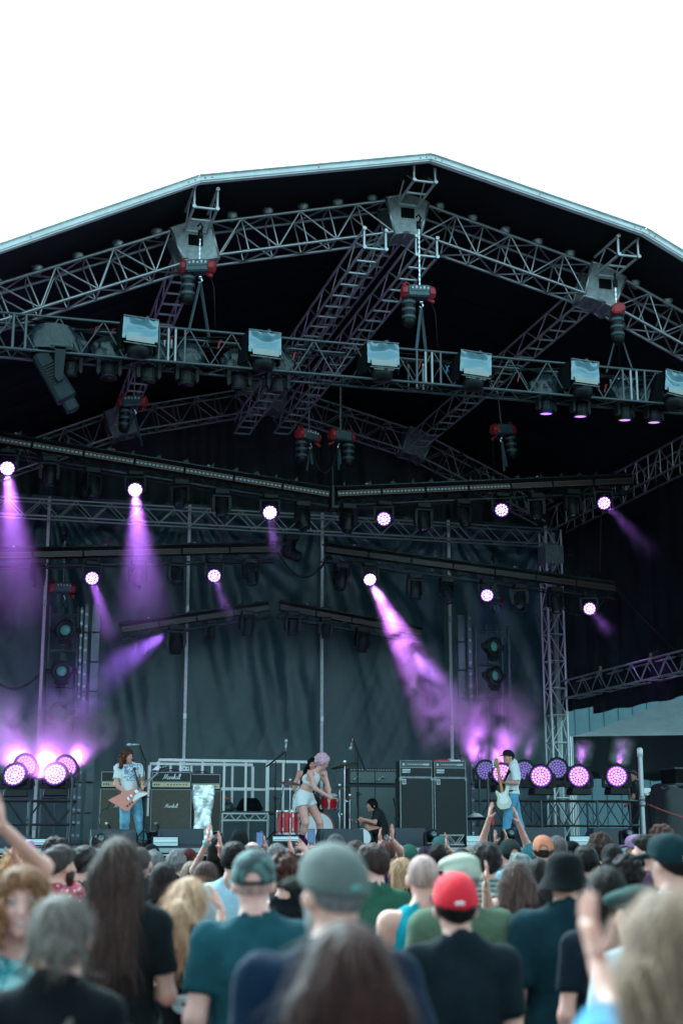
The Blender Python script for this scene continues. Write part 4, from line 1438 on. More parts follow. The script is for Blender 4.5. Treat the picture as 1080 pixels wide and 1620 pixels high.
def drum(label, M, r, h, lugs, name='drum', front=None):
    t = thing(name, label, 'drum', M, 'red drums of the kit')
    part('shell', MB().lathe([(r, 0), (r, h)], 32, None, False), DRUMRED, t, None, True)
    part('batter_head', MB().lathe([(r * 0.985, h + 0.004), (0, h + 0.006)], 32), front or SKIN_W, t)
    part('bottom_head', MB().lathe([(0, -0.003), (r * 0.985, -0.003)], 32), SKIN_W, t)
    for z in (-0.012, h - 0.02):
        part('hoop', MB().lathe([(r + 0.002, z), (r + 0.018, z), (r + 0.018, z + 0.035), (r + 0.002, z + 0.035), (r + 0.002, z)], 32, None, False), STEEL if name != 'bass_drum' else DRUMRED, t)
    for i in range(lugs):
        a = 2 * math.pi * i / lugs + 0.2
        part('lug', MB().box((r + 0.014, 0, h * 0.8), (0.026, 0.03, 0.06)).box((r + 0.014, 0, h * 0.2), (0.026, 0.03, 0.06)).cyl((r + 0.016, 0, -0.01), (r + 0.016, 0, h + 0.01), 0.005, n=5), STEEL, t, Rz(a))
    return t


p = P(455, 1300, VD)
t = drum('large red floor tom standing left of the singer', T(p.x, VD, DECK + 0.22), 0.22, 0.43, 8, 'floor_tom')
for i in range(3):
    a = 2 * math.pi * i / 3 + 0.5
    rod('leg', (0.245 * math.cos(a), 0.245 * math.sin(a), 0.3), (0.255 * math.cos(a), 0.255 * math.sin(a), -0.22), 0.009, STEEL, t)
p = P(503, 1292, VD)
drum('red bass drum with a plain white front head behind the singer', T(p.x, VD + 0.42, DECK + 0.32) @ Rx(R(90)), 0.30, 0.42, 10, 'bass_drum')
p = P(523, 1258, VD)
drum('small red rack tom right of the singer', T(p.x, VD + 0.15, DECK + 0.72) @ Rx(R(14)), 0.17, 0.24, 6, 'rack_tom')
p = P(487, 1262, VD)
drum('red tom hidden behind the singer', T(p.x, VD + 0.15, DECK + 0.72) @ Rx(R(14)), 0.15, 0.22, 6, 'rack_tom')


def stand(t, h, spread=0.3, r=0.012, m=None):
    m = m or STEEL
    rod('pole', (0, 0, 0.05), (0, 0, h * 0.55), r * 1.3, m, t)
    rod('upper_pole', (0, 0, h * 0.5), (0, 0, h), r * 0.8, m, t)
    part('collar', MB().cyl((0, 0, h * 0.53), (0, 0, h * 0.58), r * 2.2, n=8).box((r * 3, 0, h * 0.555), (r * 4, r, r * 1.5)), m, t)
    for i in range(3):
        a = 2 * math.pi * i / 3 + 0.4
        rod('leg', (0, 0, 0.28), (spread * math.cos(a), spread * math.sin(a), 0.015), r * 0.8, m, t)
        rod('brace', (0, 0, 0.1), (spread * 0.55 * math.cos(a), spread * 0.55 * math.sin(a), 0.13), r * 0.5, m, t)


def cymbal(label, px, py, v, r, tx, ty):
    p = P(px, py, v)
    t = thing('cymbal_stand', label, 'cymbal', (p.x, v, DECK), 'cymbals on stands')
    stand(t, p.z - DECK - 0.03)
    part('cymbal', MB().lathe([(0.0, 0.035), (0.03, 0.033), (r * 0.2, 0.012), (r * 0.6, -0.004), (r, -0.022), (r, -0.026), (r * 0.6, -0.010), (0, 0.0)], 32), BRONZE, t, T(0, 0, p.z - DECK) @ Rx(tx) @ Ry(ty), True)
    part('wing_nut', MB().cyl((0, 0, p.z - DECK + 0.03), (0, 0, p.z - DECK + 0.07), 0.012, n=6).box((0, 0, p.z - DECK + 0.06), (0.05, 0.008, 0.02)), STEEL, t)


cymbal('bronze cymbal over the floor tom, left of the drummer', 459, 1238, 27.1, 0.28, R(8), R(5))
cymbal('big dark cymbal right of the singer, tilted up to the right', 545, 1209, 27.0, 0.29, R(-8), R(-12))
cymbal('small thin cymbal above the rack tom', 537, 1246, 27.6, 0.15, R(4), R(-3))
cymbal('chrome-poled hi-hat with closed plates right of the drums', 553, 1262, 27.2, 0.16, R(2), R(0))
# little snare in front of the seated man
p = P(569, 1305, 26.4)
drum('small pale snare drum leaning by the seated man', T(p.x, 26.4, DECK + 0.12) @ Rx(R(60)) @ Ry(R(20)), 0.16, 0.13, 6, 'snare_drum')

# ---- microphones
def mic_stand(label, px, pbase_v, ptop, boom=None, mic=None, grp='microphone stands', redband=False):
    p = P(px, ptop, pbase_v)
    t = thing('microphone_stand', label, 'microphone stand', (p.x, pbase_v, DECK), grp)
    h = p.z - DECK
    stand(t, h, 0.28, 0.014, BLACK)
    a = Vector((0, 0, h))
    if boom:
        q0 = P(*boom[0], pbase_v) - Vector((p.x, pbase_v, DECK))
        q1 = P(*boom[1], pbase_v) - Vector((p.x, pbase_v, DECK))
        rod('boom', q0, q1, 0.015, BLACK, t)
        a = q1
    if mic:
        d = Vector(mic)
        part('microphone', MB().cyl(a, a + d * 0.16, 0.013, 0.02, n=8).lathe([(0.02, 0.16), (0.03, 0.18), (0.03, 0.215), (0.015, 0.235), (0, 0.238)], 10, T(a) @ d.to_track_quat('Z', 'Y').to_matrix().to_4x4()), SILVERP, t, None, True)
        if redband:
            part('red_band', MB().cyl(a + d * 0.05, a + d * 0.10, 0.024, n=10), RED, t)
    part('cable', MB().tube([a + Vector((0, 0.02, 0)), a * 0.75 + Vector((0.06, 0.03, 0.02)), a * 0.45 + Vector((0.02, 0.03, 0)), Vector((0.03, 0.02, 0.3)), Vector((0.1, 0, 0.01))], 0.006, 5), BLACK, t, None, True)
    return t


mic_stand('straight microphone stand right in front of the guitarist', 231, 24.85, 1199, ((230, 1204), (221, 1178)), (-0.9, -0.3, -0.05))
mic_stand('black boom microphone stand left of the floor tom', 436, 26.6, 1204, ((421, 1213), (452, 1189)), (0.0, -0.1, 1))
mic_stand('tall boom microphone stand right of the drums with a red-banded microphone', 566, 26.7, 1192, ((577, 1218), (558, 1168)), (-0.25, -0.1, -0.95), 'microphone stands', True)
mic_stand('short microphone stand leaning in front of the bass cabinets', 626, 26.3, 1262, ((632, 1310), (622, 1262)), None)
mic_stand('tiny microphone stand at the scripted cabinet', 250, 25.7, 1306, ((252, 1310), (249, 1303)), (0, 1, 0))
mic_stand('tiny microphone stand at the cabinet behind the guitarist', 172, 25.7, 1306, ((175, 1310), (171, 1303)), (0, 1, 0))

# ---- wedges, blinders and small heads along the stage edge
WEDGE = mat('dark blue grey wedge paint', (0.030, 0.042, 0.058), 0.6, 0, 0.2, 12)


def wedge(label, px0, px1, ptop, v):
    a, b = P(px0, ptop, v), P(px1, ptop, v)
    w = b.x - a.x
    z = a.z - DECK
    t = thing('monitor_wedge', label, 'monitor speaker', T((a.x + b.x) / 2, v, DECK) @ Rz(R(-3)), 'monitor wedges along the stage edge')
    part('cabinet', MB().prism([(0, 0), (0.52, 0), (0.52, z * 0.55), (0.30, z), (0.05, z)], -w / 2, w / 2, Rz(R(90))), WEDGE, t)
    part('grille', MB().box((0, 0, 0), (w - 0.06, 0.24, 0.012), T(0, 0.414, z * 0.785) @ Rx(-math.atan2(0.45 * z, 0.22))), GRILLE_D, t)
    part('handle', MB().box((-w / 2 - 0.004, 0.24, z * 0.5), (0.012, 0.14, 0.05)).box((w / 2 + 0.004, 0.24, z * 0.5), (0.012, 0.14, 0.05)), BLACK, t)
    part('back_plate', MB().box((0, -0.006, z * 0.5), (w - 0.08, 0.01, z * 0.75)), mat('wedge back', (0.034, 0.046, 0.062), 0.5, 0, 0.1, 40), t)


wedge('dark monitor wedge at the feet of the guitarist, on his left', 145, 216, 1312, 24.25)
wedge('dark monitor wedge right of the guitarist behind the pale blinder', 253, 323, 1311, 24.3)
wedge('dark monitor wedge in front of the singer', 508, 575, 1311, 24.4)
wedge('dark monitor wedge in front of the seated man', 622, 673, 1310, 24.6)
wedge('dark monitor wedge right of the bassist', 828, 892, 1309, 24.6)
wedge('dark monitor wedge under the rightmost floor lamps', 940, 990, 1310, 24.9)
wedge('dark monitor wedge at the far left behind the raised arm', -20, 48, 1322, 24.2)
PALE = mat('pale blinder glass', (0.60, 0.72, 0.74), 0.25, 0, 0.08, 6)


def blinder(label, px0, px1, py0, py1, v):
    a, b = P(px0, py0, v), P(px1, py1, v)
    w, h = b.x - a.x, a.z - b.z
    z0 = max(b.z, DECK + 0.005)
    h = a.z - z0
    t = thing('blinder', label, 'strobe light', T((a.x + b.x) / 2, v, z0), 'pale blinders along the stage edge')
    part('case', MB().box((0, 0.07, h / 2), (w, 0.12, h), None, 1, 0.01), BLACK, t)
    part('glass', MB().box((0, 0.004, h / 2), (w - 0.04, 0.012, h - 0.03)), PALE, t)
    part('tube', MB().cyl((-w / 2 + 0.03, -0.004, h * 0.5), (w / 2 - 0.03, -0.004, h * 0.5), 0.014, n=8), WHITEP, t)


blinder('pale blinder at the stage edge right of the guitarist', 241, 283, 1323, 1343, 23.9)
blinder('pale blinder at the stage edge below the bassist on his left', 736, 770, 1321, 1340, 23.9)
blinder('pale blinder at the stage edge below the round floor lamps', 899, 934, 1322, 1340, 23.9)
blinder('pale blinder at the far left stage edge', 39, 79, 1326, 1338, 23.9)
blinder('narrow pale blinder left of the singer', 430, 474, 1322, 1332, 23.9)
M, L = axis_frame(P(696, 1329, 24.0), P(732, 1329, 24.0))
t = thing('edge_truss', 'short pale lattice piece at the stage edge below the bass cabinets', 'truss', M)
truss(t, L, 0.12, 0.16, 0.16, 0.014, 0.008, ALU, 'fb', False)
for px, py, lb in ((158, 1331, 'small dark head at the stage edge left of the guitarist'), (607, 1330, 'small dark head with violet shine beside the singer wedge'), (682, 1324, 'small dark head at the stage edge below the bass cabinets'), (990, 1322, 'small dark head at the right stage edge'), (804, 1322, 'small dark head at the stage edge below the bassist')):
    dark_head(lb, px, py - 2, 23.95, (0.05, -1, 0.25), 0.62, 'small dark heads along the stage edge', True)

# ---- things at the right edge of the stage
p = P(1011, 1185, 28.4)
t = thing('silver_pole', 'upright silver pole at the right edge of the stage', 'pole', (p.x, 28.4, 0))
rod('tube', (0, 0, 0), (0, 0, p.z), 0.05, ALU, t, 14)
part('cap', MB().lathe([(0.062, p.z - 0.16), (0.062, p.z), (0.03, p.z + 0.03), (0, p.z + 0.03)], 14), ALU_BRIGHT, t, None, True)
part('collar', MB().cyl((0, 0, p.z - 1.1), (0, 0, p.z - 1.0), 0.066, n=12).cyl((0, 0, 2.6), (0, 0, 2.5), 0.066, n=12), ALU_DULL, t, None, True)
rod('base_plate', (0, 0, 0), (0, 0, 0.02), 0.2, ALU_DULL, t, 14)
COVER = mat('black sheeting', (0.016, 0.019, 0.021), 0.45, 0, 0.3, 3, 0.4, 6)


def cover(u, v):
    a = 2 * math.pi * u
    c, s = math.cos(a), math.sin(a)
    q = (abs(c) ** 6 + abs(s) ** 6) ** (-1 / 6)
    r = 1 - 0.10 * v + 0.05 * math.sin(a * 9 + 3 * v) * (1 - 0.5 * v)
    return (1.5 * q * c * r, 0.7 * q * s * r, 2.1 * v - 0.1 * v ** 5 * (1 + math.sin(a * 3)))


for x, y, z, lb in ((16.6, 29.9, 1.2, 'tall gear pile under black sheeting right of the silver pole'), (18.6, 33.5, 1.3, 'gear pile under black sheeting in front of the tent')):
    t = thing('covered_gear', lb, 'covered gear', (x, y, 0))
    part('sheeting', MB().sheet(cover, 60, 24).sheet(lambda u, v: (1.35 * (2 * u - 1), 0.62 * (2 * v - 1), 2.0 + 0.05 * math.sin(u * 9 + v * 7)), 14, 8), COVER, t, S(1, 1, 1.45), True)
    part('crate', MB().box((0, 0, 0.6), (2.2, 0.9, 1.2)), MATTE, t)
t = thing('flight_case', 'closed flight case on top of the covered gear right of the silver pole', 'case', (16.4, 29.8, 3.0))
part('case', MB().box((0, 0, 0.2), (1.5, 0.7, 0.34), None, 1, 0.01), MATTE, t)
part('edge_trim', MB().box((0, 0, 0.38), (1.52, 0.72, 0.03)).box((0, 0, 0.03), (1.52, 0.72, 0.03)), LAD, t)
mb = MB().tube([(14.35, 28.3, 2.55), (14.7, 28.3, 2.42), (15.2, 28.2, 2.25), (15.8, 28.1, 2.12), (16.6, 28.0, 2.0), (17.4, 28.0, 1.95)], 0.014, 6)
solid('red_cable', 'red cable sagging to the right from the silver pole', 'cable', mb, mat('red cable', (0.35, 0.05, 0.04), 0.5), None, None, True)
# side stage table behind the bassist
p = P(757, 1290, 27.6)
t = thing('side_table', 'small dark stand with towels left of the bassist', 'table', (p.x, 27.6, DECK))
part('table_top', MB().box((0, 0, 0.52), (0.5, 0.4, 0.04)), MATTE, t)
for sx in (-1, 1):
    for sy in (-1, 1):
        rod('leg', (sx * 0.22, sy * 0.17, 0), (sx * 0.22, sy * 0.17, 0.5), 0.018, LAD, t)
solid('towel', 'pale towel on the stand left of the bassist', 'towel', MB().sheet(lambda u, v: (0.3 * (u - 0.5), 0.26 * (v - 0.5), 0.02 + 0.07 * math.sin(math.pi * u) * math.sin(math.pi * v) * (1 + 0.4 * math.sin(u * 12 + v * 9))), 14, 12), WHITE_STEEL, T(p.x - 0.08, 27.55, DECK + 0.54), None, True)
solid('red_cloth', 'red rag hanging on the stand left of the bassist', 'cloth', MB().box((0, 0, 0), (0.07, 0.02, 0.2), None, 0.6, 0.005), MATS['red cloth'], T(p.x + 0.2, 27.36, DECK + 0.5))
t = thing('water_bottle', 'clear blue water bottle at the foot of the stand left of the bassist', 'bottle', (P(748, 1310, 27.0).x, 27.0, DECK))
part('bottle', MB().lathe([(0.035, 0), (0.04, 0.02), (0.04, 0.16), (0.015, 0.21), (0.015, 0.24)], 12), mat('bottle plastic', (0.25, 0.5, 0.6), 0.15), t, None, True)
part('cap', MB().cyl((0, 0, 0.24), (0, 0, 0.262), 0.018, n=8), WHITEP, t)
# ================================================================== BODIES: smooth solids from rounded volumes
class Ell:
    def __init__(s, c, r, Rm=None):
        s.c, s.r = np.array(c, float), np.array(r, float)
        s.R = np.array(Rm, float) if Rm is not None else None
        m = float(max(s.r))
        ext = np.sqrt(((s.R * s.r) ** 2).sum(1)) if s.R is not None else s.r
        s.lo, s.hi = s.c - ext, s.c + ext

    def __call__(s, X, Y, Z):
        p = np.stack([X - s.c[0], Y - s.c[1], Z - s.c[2]])
        if s.R is not None:
            p = np.tensordot(s.R.T, p, 1)
        r = s.r.reshape(3, 1, 1, 1)
        k0 = np.sqrt(((p / r) ** 2).sum(0)) + 1e-9
        k1 = np.sqrt(((p / (r * r)) ** 2).sum(0)) + 1e-9
        return k0 * (k0 - 1) / k1


class Cap:
    def __init__(s, a, b, ra, rb=None, flat=False, squash=None):
        s.a, s.b = np.array(a, float), np.array(b, float)
        s.ra, s.rb = ra, ra if rb is None else rb
        s.flat = flat
        m = max(s.ra, s.rb)
        s.lo, s.hi = np.minimum(s.a, s.b) - m, np.maximum(s.a, s.b) + m

    def __call__(s, X, Y, Z):
        d = s.b - s.a
        L2 = float(d @ d) + 1e-12
        px, py, pz = X - s.a[0], Y - s.a[1], Z - s.a[2]
        u = (px * d[0] + py * d[1] + pz * d[2]) / L2
        t = np.clip(u, 0, 1)
        q = np.sqrt((px - t * d[0]) ** 2 + (py - t * d[1]) ** 2 + (pz - t * d[2]) ** 2) - (s.ra + (s.rb - s.ra) * t)
        if s.flat:
            q = np.maximum(q, (u - 1) * math.sqrt(L2))
        return q


def wob(X, Y, Z, f, s=0.0):
    return (np.sin(X * f + s + 1.3 * np.sin(Y * f * 0.7 + s)) * np.sin(Y * f * 1.1 - s + np.sin(Z * f * 0.6)) + np.sin(Z * f * 0.9 + 1.7 * s + np.sin(X * f * 0.8)) * 0.6) / 1.6


class Field:
    FAR = 0.12

    def __init__(s, lo, hi, h, fine=None):
        """fine: (lo, hi, step) box with a closer grid"""
        ax = []
        for i in range(3):
            if fine is None:
                a = np.arange(lo[i], hi[i] + h, h)
            else:
                fl, fh = max(fine[0][i], lo[i]), min(fine[1][i], hi[i])
                parts = []
                if fl > lo[i]: parts.append(np.linspace(lo[i], fl, max(2, int((fl - lo[i]) / h) + 1))[:-1])
                parts.append(np.arange(fl, fh, fine[2]))
                if hi[i] > fh: parts.append(np.linspace(fh, hi[i], max(2, int((hi[i] - fh) / h) + 1)))
                a = np.unique(np.round(np.concatenate(parts), 6))
            ax.append(a)
        s.ax = ax
        s.F = np.full([len(a) for a in ax], s.FAR)

    def _blk(s, lo, hi, m):
        sl, gr = [], []
        for i in range(3):
            a = int(np.searchsorted(s.ax[i], lo[i] - m)); b = int(np.searchsorted(s.ax[i], hi[i] + m))
            a = max(0, a - 1); b = min(len(s.ax[i]), b + 1)
            if b - a < 1: return None, None
            sl.append(slice(a, b)); gr.append(s.ax[i][a:b])
        return tuple(sl), np.meshgrid(*gr, indexing='ij', copy=False)

    def add(s, prim, k=0.03, t=0.0):
        sl, g = s._blk(prim.lo - t, prim.hi + t, s.FAR)
        if sl is None: return s
        d = prim(*g) - t
        f = s.F[sl]
        if k > 0:
            hh = np.clip(0.5 + 0.5 * (f - d) / k, 0, 1)
            s.F[sl] = f * (1 - hh) + d * hh - k * hh * (1 - hh)
        else:
            s.F[sl] = np.minimum(f, d)
        return s

    def sub(s, prim, k=0.01, t=0.0):
        sl, g = s._blk(prim.lo - t, prim.hi + t, s.FAR)
        if sl is None: return s
        d = -(prim(*g) - t)
        f = s.F[sl]
        hh = np.clip(0.5 - 0.5 * (f - d) / k, 0, 1)
        s.F[sl] = f * (1 - hh) + d * hh + k * hh * (1 - hh)
        return s

    def cut(s, fn):
        g = np.meshgrid(*s.ax, indexing='ij', copy=False)
        s.F = np.maximum(s.F, fn(*g))
        return s

    def ripple(s, amp, f, seed=0.0, zs=1.0):
        X, Y, Z = np.meshgrid(*s.ax, indexing='ij', copy=False)
        s.F = s.F + amp * wob(X, Y, Z * zs, f, seed)
        return s

    def extract(s):
        F = s.F.copy()
        F[0], F[-1], F[:, 0], F[:, -1], F[:, :, 0], F[:, :, -1] = (abs(F[0]) + 1e-4, abs(F[-1]) + 1e-4, abs(F[:, 0]) + 1e-4, abs(F[:, -1]) + 1e-4, abs(F[:, :, 0]) + 1e-4, abs(F[:, :, -1]) + 1e-4)
        I = F < 0
        nx, ny, nz_ = F.shape
        c = [I[i:nx - 1 + i, j:ny - 1 + j, k:nz_ - 1 + k] for i in (0, 1) for j in (0, 1) for k in (0, 1)]
        cnt = sum(x.astype(np.int8) for x in c)
        act = (cnt > 0) & (cnt < 8)
        idx = np.argwhere(act)
        if len(idx) == 0: return np.zeros((0, 3)), np.zeros((0, 4), int)
        num = np.full(act.shape, -1, int)
        num[act] = np.arange(len(idx))
        acc = np.zeros((len(idx), 3)); n = np.zeros(len(idx))
        X, Y, Z = s.ax
        co = [(i, j, k) for i in (0, 1) for j in (0, 1) for k in (0, 1)]
        for a in range(8):
            for b in range(a + 1, 8):
                if sum(abs(co[a][q] - co[b][q]) for q in range(3)) != 1: continue
                ia = idx + co[a]; ib = idx + co[b]
                fa = F[ia[:, 0], ia[:, 1], ia[:, 2]]; fb = F[ib[:, 0], ib[:, 1], ib[:, 2]]
                m = (fa < 0) != (fb < 0)
                t = np.where(m, fa / (fa - fb + 1e-20), 0)[:, None]
                pa = np.stack([X[ia[:, 0]], Y[ia[:, 1]], Z[ia[:, 2]]], 1); pb = np.stack([X[ib[:, 0]], Y[ib[:, 1]], Z[ib[:, 2]]], 1)
                acc += np.where(m[:, None], pa + (pb - pa) * t, 0); n += m
        V = acc / n[:, None]
        Q = []
        for axis in range(3):
            o1, o2 = [(1, 2), (2, 0), (0, 1)][axis]
            sh = [slice(None)] * 3; sh[axis] = slice(0, -1); A = I[tuple(sh)]
            sh[axis] = slice(1, None); B = I[tuple(sh)]
            e = np.argwhere(A != B)
            ok = (e[:, o1] > 0) & (e[:, o2] > 0) & (e[:, o1] < F.shape[o1] - 1) & (e[:, o2] < F.shape[o2] - 1)
            e = e[ok]
            fl = A[e[:, 0], e[:, 1], e[:, 2]]
            d1 = np.zeros(3, int); d1[o1] = 1; d2 = np.zeros(3, int); d2[o2] = 1
            q = [num[tuple((e - u).T)] for u in (0 * d1, d1, d1 + d2, d2)]
            q = np.stack(q, 1)
            q[~fl] = q[~fl][:, ::-1]
            Q.append(q)
        Q = np.concatenate(Q)
        return V, Q[(Q >= 0).all(1)]


def np_mesh(name, chunks, material, smooth=True):
    me = bpy.data.meshes.new(name)
    V, Q, n = [], [], 0
    for v, q in chunks:
        V.append(v); Q.append(q + n); n += len(v)
    V = np.concatenate(V); Q = np.concatenate(Q)
    me.vertices.add(len(V)); me.vertices.foreach_set('co', V.astype(np.float32).ravel())
    me.loops.add(len(Q) * 4); me.loops.foreach_set('vertex_index', Q.astype(np.int32).ravel())
    me.polygons.add(len(Q)); me.polygons.foreach_set('loop_start', np.arange(0, len(Q) * 4, 4, dtype=np.int32))
    me.polygons.foreach_set('loop_total', np.full(len(Q), 4, dtype=np.int32))
    me.polygons.foreach_set('use_smooth', np.full(len(Q), smooth, dtype=bool))
    me.update(calc_edges=True)
    me.validate()
    me.materials.append(material)
    return me


def frame_of(x, up):
    x = np.array(x, float); x /= np.linalg.norm(x)
    up = np.array(up, float); z = up - x * (up @ x); z /= np.linalg.norm(z)
    y = np.cross(z, x)
    return np.stack([x, y, z], 1)          # columns


def lin(r, g, b, k=1.0):
    def f(c):
        c /= 255
        return c / 12.92 if c <= 0.04045 else ((c + 0.055) / 1.055) ** 2.4
    return tuple(min(0.8, f(c) * k) for c in (r, g, b))


_skin = {}


def skin_mat(tone):
    tones = {'pale': (0.76, 0.36, 0.30), 'fair': (0.70, 0.32, 0.25), 'tan': (0.55, 0.24, 0.17), 'brown': (0.20, 0.105, 0.07)}
    c = tones[tone]
    m = mat('skin ' + tone, c, 0.52, 0, 0.10, 16, 0.06, 140)
    b = m.node_tree.nodes['Principled BSDF']
    b.inputs['Subsurface Weight'].default_value = 0.12
    b.inputs['Subsurface Radius'].default_value = (0.02, 0.008, 0.005)
    return m


def hair_mat(c):
    c = (min(0.9, c[0] * 1.32), c[1] * 0.97, c[2] * 0.92)
    key = 'hair %d %d %d' % tuple(int(255 * q) for q in c)
    return mat(key, tuple(q * (0.24 + 0.6 * c[1]) for q in c), 0.58, 0, 0, 38, 0.6, 60, (1, 1, 0.10), spec=0.12, col2=tuple(min(1, q * 1.05) for q in c))


def cloth_mat(c, kind=''):
    key = 'cloth %d %d %d' % tuple(int(1000 * q) for q in c)
    return mat(key, c, 0.92, 0, 0.28, 4, 0.6, 13, spec=0.15)


def hand_prims(w, d, n, curl=0.35, spread=0.22, side=1, sc=1.0, thumb=0.9):
    """palm and five bent fingers; w wrist, d direction of the fingers, n palm normal"""
    d = np.array(d, float); d /= np.linalg.norm(d)
    n = np.array(n, float); n = n - d * (n @ d); n /= np.linalg.norm(n)
    s_ = np.cross(d, n) * side               # towards the thumb
    w = np.array(w, float)
    out = []
    for q in (-0.028, -0.01, 0.01, 0.026):
        out.append(Cap(w + s_ * q * 0.7 * sc + d * 0.012 * sc, w + s_ * q * sc + d * 0.085 * sc, 0.0155 * sc, 0.0135 * sc))
    out.append(Cap(w - d * 0.02 * sc, w + d * 0.02 * sc, 0.024 * sc, 0.022 * sc))
    for i, (q, L) in enumerate(((0.030, 0.072), (0.011, 0.080), (-0.010, 0.074), (-0.029, 0.058))):
        b = w + s_ * q * sc + d * 0.088 * sc
        dr = d + s_ * spread * (q / 0.03) * 0.8
        dr /= np.linalg.norm(dr)
        a = curl * (1 + 0.12 * i)
        p1 = b + (dr * math.cos(a * 0.5) + n * math.sin(a * 0.5)) * L * 0.45 * sc
        p2 = p1 + (dr * math.cos(a * 1.2) + n * math.sin(a * 1.2)) * L * 0.32 * sc
        p3 = p2 + (dr * math.cos(a * 1.9) + n * math.sin(a * 1.9)) * L * 0.25 * sc
        r = (0.0088 - 0.0006 * i) * sc
        out += [Cap(b, p1, r * 1.08, r), Cap(p1, p2, r, r * 0.94), Cap(p2, p3, r * 0.94, r * 0.8)]
    b = w + s_ * 0.026 * sc + d * 0.022 * sc
    dr = d * 0.62 + s_ * thumb + n * 0.25
    dr /= np.linalg.norm(dr)
    p1 = b + dr * 0.045 * sc
    dr2 = d * 0.9 + s_ * thumb * 0.45 + n * 0.35; dr2 /= np.linalg.norm(dr2)
    p2 = p1 + dr2 * 0.034 * sc
    p3 = p2 + dr2 * 0.024 * sc
    out += [Cap(b, p1, 0.0135 * sc, 0.0105 * sc), Cap(p1, p2, 0.0105 * sc, 0.0095 * sc), Cap(p2, p3, 0.0095 * sc, 0.0075 * sc)]
    return out


def lohi(prims, m):
    return np.min([p.lo for p in prims], 0) - m, np.max([p.hi for p in prims], 0) + m


def mesh_prims(prims, h, k=0.008, m=0.012):
    lo, hi = lohi(prims, m + h)
    F = Field(lo, hi, h)
    for p in prims: F.add(p, k)
    return F.extract()


def stand_joints(h=1.75, fem=False, heavy=1.0):
    s = h / 1.75
    sw = (0.156 if fem else 0.176) * s * (0.85 + 0.15 * heavy)
    hw = (0.095 if fem else 0.092) * s
    J = dict(pelvis=(0, 0, 0.955 * s), waist=(0, 0.005, 1.09 * s), chest=(0, 0.0, 1.285 * s), neck=(0, -0.02, 1.455 * s), head=(0, 0.012, 1.632 * s),
             shL=(-sw, -0.01, 1.405 * s), shR=(sw, -0.01, 1.405 * s), elL=(-sw - 0.045, -0.03, 1.115 * s), elR=(sw + 0.045, -0.03, 1.115 * s),
             wrL=(-sw - 0.035, 0.07, 0.875 * s), wrR=(sw + 0.035, 0.07, 0.875 * s),
             hiL=(-hw, 0, 0.90 * s), hiR=(hw, 0, 0.90 * s), knL=(-hw - 0.02, 0.015, 0.48 * s), knR=(hw + 0.02, 0.015, 0.48 * s),
             anL=(-hw - 0.03, -0.02, 0.085), anR=(hw + 0.03, -0.02, 0.085), toL=(-hw - 0.06, 0.15, 0.035), toR=(hw + 0.06, 0.15, 0.035))
    return {k: np.array(v, float) for k, v in J.items()}


